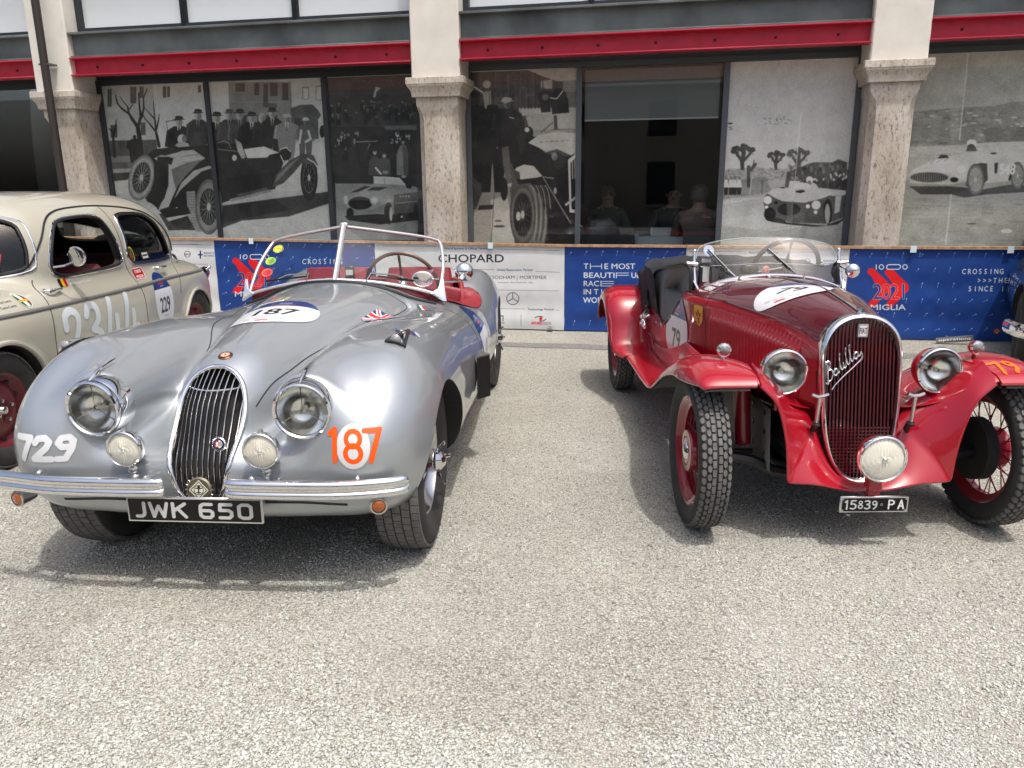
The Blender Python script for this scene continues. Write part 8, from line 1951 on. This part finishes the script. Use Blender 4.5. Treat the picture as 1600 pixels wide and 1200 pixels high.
mb = MB(); mb.tube([swp - e1 * .185, swp + e1 * .185], .01, 6); mb.tube([swp, swp - swd * .25], .018, 8); mb.build('wheel_spokes', M_black, sw)
# numbers, plates and stickers (u runs from nose to tail on this side)
c = Canvas(720, 400, (.62, .65, .66, 0), lambda p: p * 7.2); Wn = (.80, .83, .84)
def nl(q, w=5.6): c.line(crv(q, 30) if len(q) > 3 else q, w, Wn)
nl([(4, 18), (5, 10), (12, 7), (18, 11), (17, 20), (10, 33), (4, 49)]); nl([(4, 49), (20, 49)])
nl([(28, 13), (33, 7), (41, 9), (41, 18), (34, 24)]); nl([(34, 24), (43, 29), (43, 42), (36, 49), (27, 44)])
for x in (52, 76): nl([(x + 7, 6), (x, 35)]); nl([(x, 35), (x + 18, 33)]); nl([(x + 13, 20), (x + 12, 47)])
decal('race_number', FIA, BF, print_mat('grey_2344', c.image('grey_2344'), .45, alpha=True), (-.985, .72, .540), (-.93, 0, 0), (0, 0, .46), (30, 16), label='large pale grey number 2344 on the doors')
decal('race_plate', FIA, BF, roundel('229'), (-1.84, .72, .60), (-.30, 0, 0), (0, 0, .42), (14, 18), label='oval race plate with number 229 on the rear door')
c = Canvas(200, 160, (0, 0, 0, 0), lambda p: p * 2); c.poly([(2, 4), (86, 2), (98, 40), (88, 78), (4, 76)], (.66, .08, .11)); c.poly([(2, 4), (86, 2), (98, 40), (88, 78), (4, 76), (2, 70), (84, 72), (92, 40), (82, 8), (2, 10)], (.8, .75, .75)); c.text('1000', 12, 36, 20, (.85, .85, .85), width=62, bold=1.2); c.text('MIGLIA', 12, 66, 16, (.85, .85, .85), width=66, bold=1.)
decal('red_sticker', FIA, BF, print_mat('red_1000_sticker', c.image('red_1000_sticker'), .4, alpha=True), (-1.62, .72, .825), (-.155, 0, 0), (0, 0, .088), (8, 6), label='red sticker reading 1000 MIGLIA')
c = Canvas(420, 120, (0, 0, 0, 0), lambda p: p)
for i, q in enumerate(((.05, .05, .05), (.82, .62, .08), (.62, .08, .08))): c.poly([(6 + i * 26, 14), (34 + i * 26, 14), (34 + i * 26, 106), (6 + i * 26, 106)], q)
c.text('Adrien Curtis', 104, 52, 30, (.86, .86, .85), width=260, shear=.25); c.text('Arnaud Curtis', 104, 104, 30, (.86, .86, .85), width=270, shear=.25)
decal('name_sticker', FIA, BF, print_mat('saloon_names', c.image('saloon_names'), .4, alpha=True), (-.865, .72, .865), (-.34, 0, .0), (0, 0, .062), (12, 5), label='driver names beside a small flag')
c = Canvas(110, 120, (0, 0, 0, 0), lambda p: p); c.ell((55, 60), 52, 57, (.75, .74, .70)); c.ell((55, 60), 44, 49, (.12, .30, .16)); c.poly([(55, 12), (99, 60), (55, 108)], (.66, .12, .12)); c.poly([(40, 14), (70, 14), (70, 106), (40, 106)], (.8, .8, .76)); c.line([(20, 60), (90, 60)], 14, (.7, .6, .2))
decal('shield_sticker', FIA, BF, print_mat('oval_shield', c.image('oval_shield'), .4, alpha=True), (-.335, .72, .815), (-.095, 0, 0), (0, 0, .085), (6, 6), label='oval green, white and red club sticker')
c = Canvas(560, 170, (0, 0, 0, 0), lambda p: p); c.text('FIAT 1100 Tipo 103', 10, 40, 28, (.08, .08, .08), width=380, bold=1.); c.text('1956 Mille Miglia n. 2344 Curtis Cortis', 10, 95, 24, (.08, .08, .08), width=530); c.text('2021 Mille Miglia n. 229 Curtis Curtis', 10, 150, 24, (.08, .08, .08), width=520)
decal('history_lettering', FIA, BF, print_mat('history_print', c.image('history_print'), .4, alpha=True), (-.09, .72, .825), (-.36, 0, 0), (0, 0, .075), (10, 5), label='three small lines of black lettering on the wing')
# stickers inside the glass
def glass_card(parent, p, e1, e2, m): 
    P = np.array([[V(*p) + V(*e1) * i + V(*e2) * j for j in (-.5, .5)] for i in (-.5, .5)]); mb = MB(); mb.grid(P); me = mb.mesh('window_sticker', m, smooth=False, fix=False); uv = me.uv_layers.new(name='UVMap')
    for l_ in me.loops: uv.data[l_.index].uv = {0: (0, 0), 1: (0, 1), 2: (1, 0), 3: (1, 1)}[l_.vertex_index]
    return add_mesh('window_sticker', me, parent)
rsw = [o for o in FIA.children if o.name.startswith('rear_side_window')][1]
h = onside(-1.60, .955, 1, -.010); glass_card(rsw, h, (-.085, 0, 0), (0, -.02, .115), disc_print('round_club_sticker', lambda c: (c.ell((50, 50), 48, 48, (.8, .7, .12)), c.ell((50, 50), 40, 40, (.1, .3, .14)), c.poly([(50, 20), (70, 70), (30, 70)], (.7, .12, .1)))))
h = onside(-1.80, .935, 1, -.010); cw = Canvas(100, 50, (.03, .03, .035)); cw.a[8:42, 20:80, :3] = .72; cw.line([(28, 25), (72, 25)], 10, (.2, .2, .22)); glass_card(rsw, h, (-.14, 0, 0), (0, -.015, .06), print_mat('pass_card', cw.image('pass_card'), .4))
cw = Canvas(120, 100, (.62, .08, .10)); cw.line([(10, 8), (110, 8)], 5, (.3, .2, .1)); cw.text('1000', 30, 44, 22, (.85, .82, .82), width=60, bold=1); cw.text('MIGLIA', 26, 72, 18, (.85, .82, .82), width=68, bold=1); cw.line([(20, 86), (100, 86)], 4, (.7, .5, .5))
wsc = [o for o in FIA.children if o.name.startswith('windscreen')][0]
h = bvf.ray_cast(Vector((1, .40, .99)), Vector((-1, 0, 0)), 4)[0]; glass_card(wsc, (h.x - .02, .40, 1.0), (.03 * -1, .13, 0), (-.05, 0, .10), print_mat('red_screen_card', cw.image('red_screen_card'), .4))
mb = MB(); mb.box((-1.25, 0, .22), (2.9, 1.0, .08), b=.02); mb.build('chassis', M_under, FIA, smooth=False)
# ------------------------------------------------------------------ dark green car cut off by the right edge
EDG = car_root('dark_green_car', 'dark green car with chrome bumper, only its rounded corner in view at the right edge', 4.39, 5.30, -30.)
M_green = mat('dark_green_paint', (.010, .030, .036), .3, coat=1., coat_rough=.03)
eg = Tube([.5, 0, -1.2, -2.4, -3.0], 0, [.68, .74, .76, .74, .66], [.80, .88, .90, .86, .72], .22, .52, 2.8, front=(.1, .55), rear=(-2.6, .5))
ec = Tube([-.6, -1.4, -2.2], 0, [.62, .64, .6], 1.36, .6, .8, 3.0, front=(-1.1, .6), rear=(-1.7, .9))
eg_f = lambda X, Y, Z: smin(eg(X, Y, Z), ec(X, Y, Z), .08)
Pe, Qe = surface_nets(eg_f, (-3.4, 0, .14), (.85, .84, 1.45), .03)
em = np_mesh('body', Pe, Qe); cs = []
for s_ in (-1, 1): cs += [cut_prism(arch_poly(.0, .30, .36, .36), s_ * .48, s_ * 1.), cut_prism(arch_poly(-2.4, .30, .36, .34), s_ * .48, s_ * 1.), cut_prism([(-.85, .93), (-.95, 1.2), (-2.0, 1.2), (-2.25, .93)], s_ * .56, s_ * 1.)]
bm_ = carve(em, cs); skin_classes(bm_, eg_f, [M_green, M_under, M_under], lambda c, n: np.full(len(c), 1), .006); add_mesh('body', bm_, EDG)
for x in (0, -2.4):
    for s_ in (-1, 1):
        w_ = hub('wheel', EDG, (x, s_ * .63, .31)); tyre(w_, .31, .16, .19); mb = MB(); mb.lathe([(.195, s_ * .06), (.18, s_ * .06), (.14, s_ * .03), (.08, s_ * .05), (.001, s_ * .06)], (0, 0, 0), (0, 1, 0), 32); mb.build('rim', M_dullchrome, w_)
P = crv([(.36, -.80), (.58, -.72), (.68, -.5), (.71, 0), (.68, .5), (.58, .72), (.36, .80)], 40)
mb = MB(); mb.tube([(a, b, .40) for a, b in P], .05, 12, ry=.03, up=(0, 0, 1)); eb = mb.build('bumper', M_chrome, EDG)
for s_ in (-1, 1):
    mb = MB(); mb.tube([(.70, s_ * .42, .32), (.735, s_ * .42, .42), (.72, s_ * .42, .54)], [.03, .045, .02], 12); mb.build('overrider', M_chrome, eb)
    head_lamp(EDG, 'headlight', (.56, s_ * .52, .66), .09, (1, s_ * .1, 0), M_green, M_chrome)
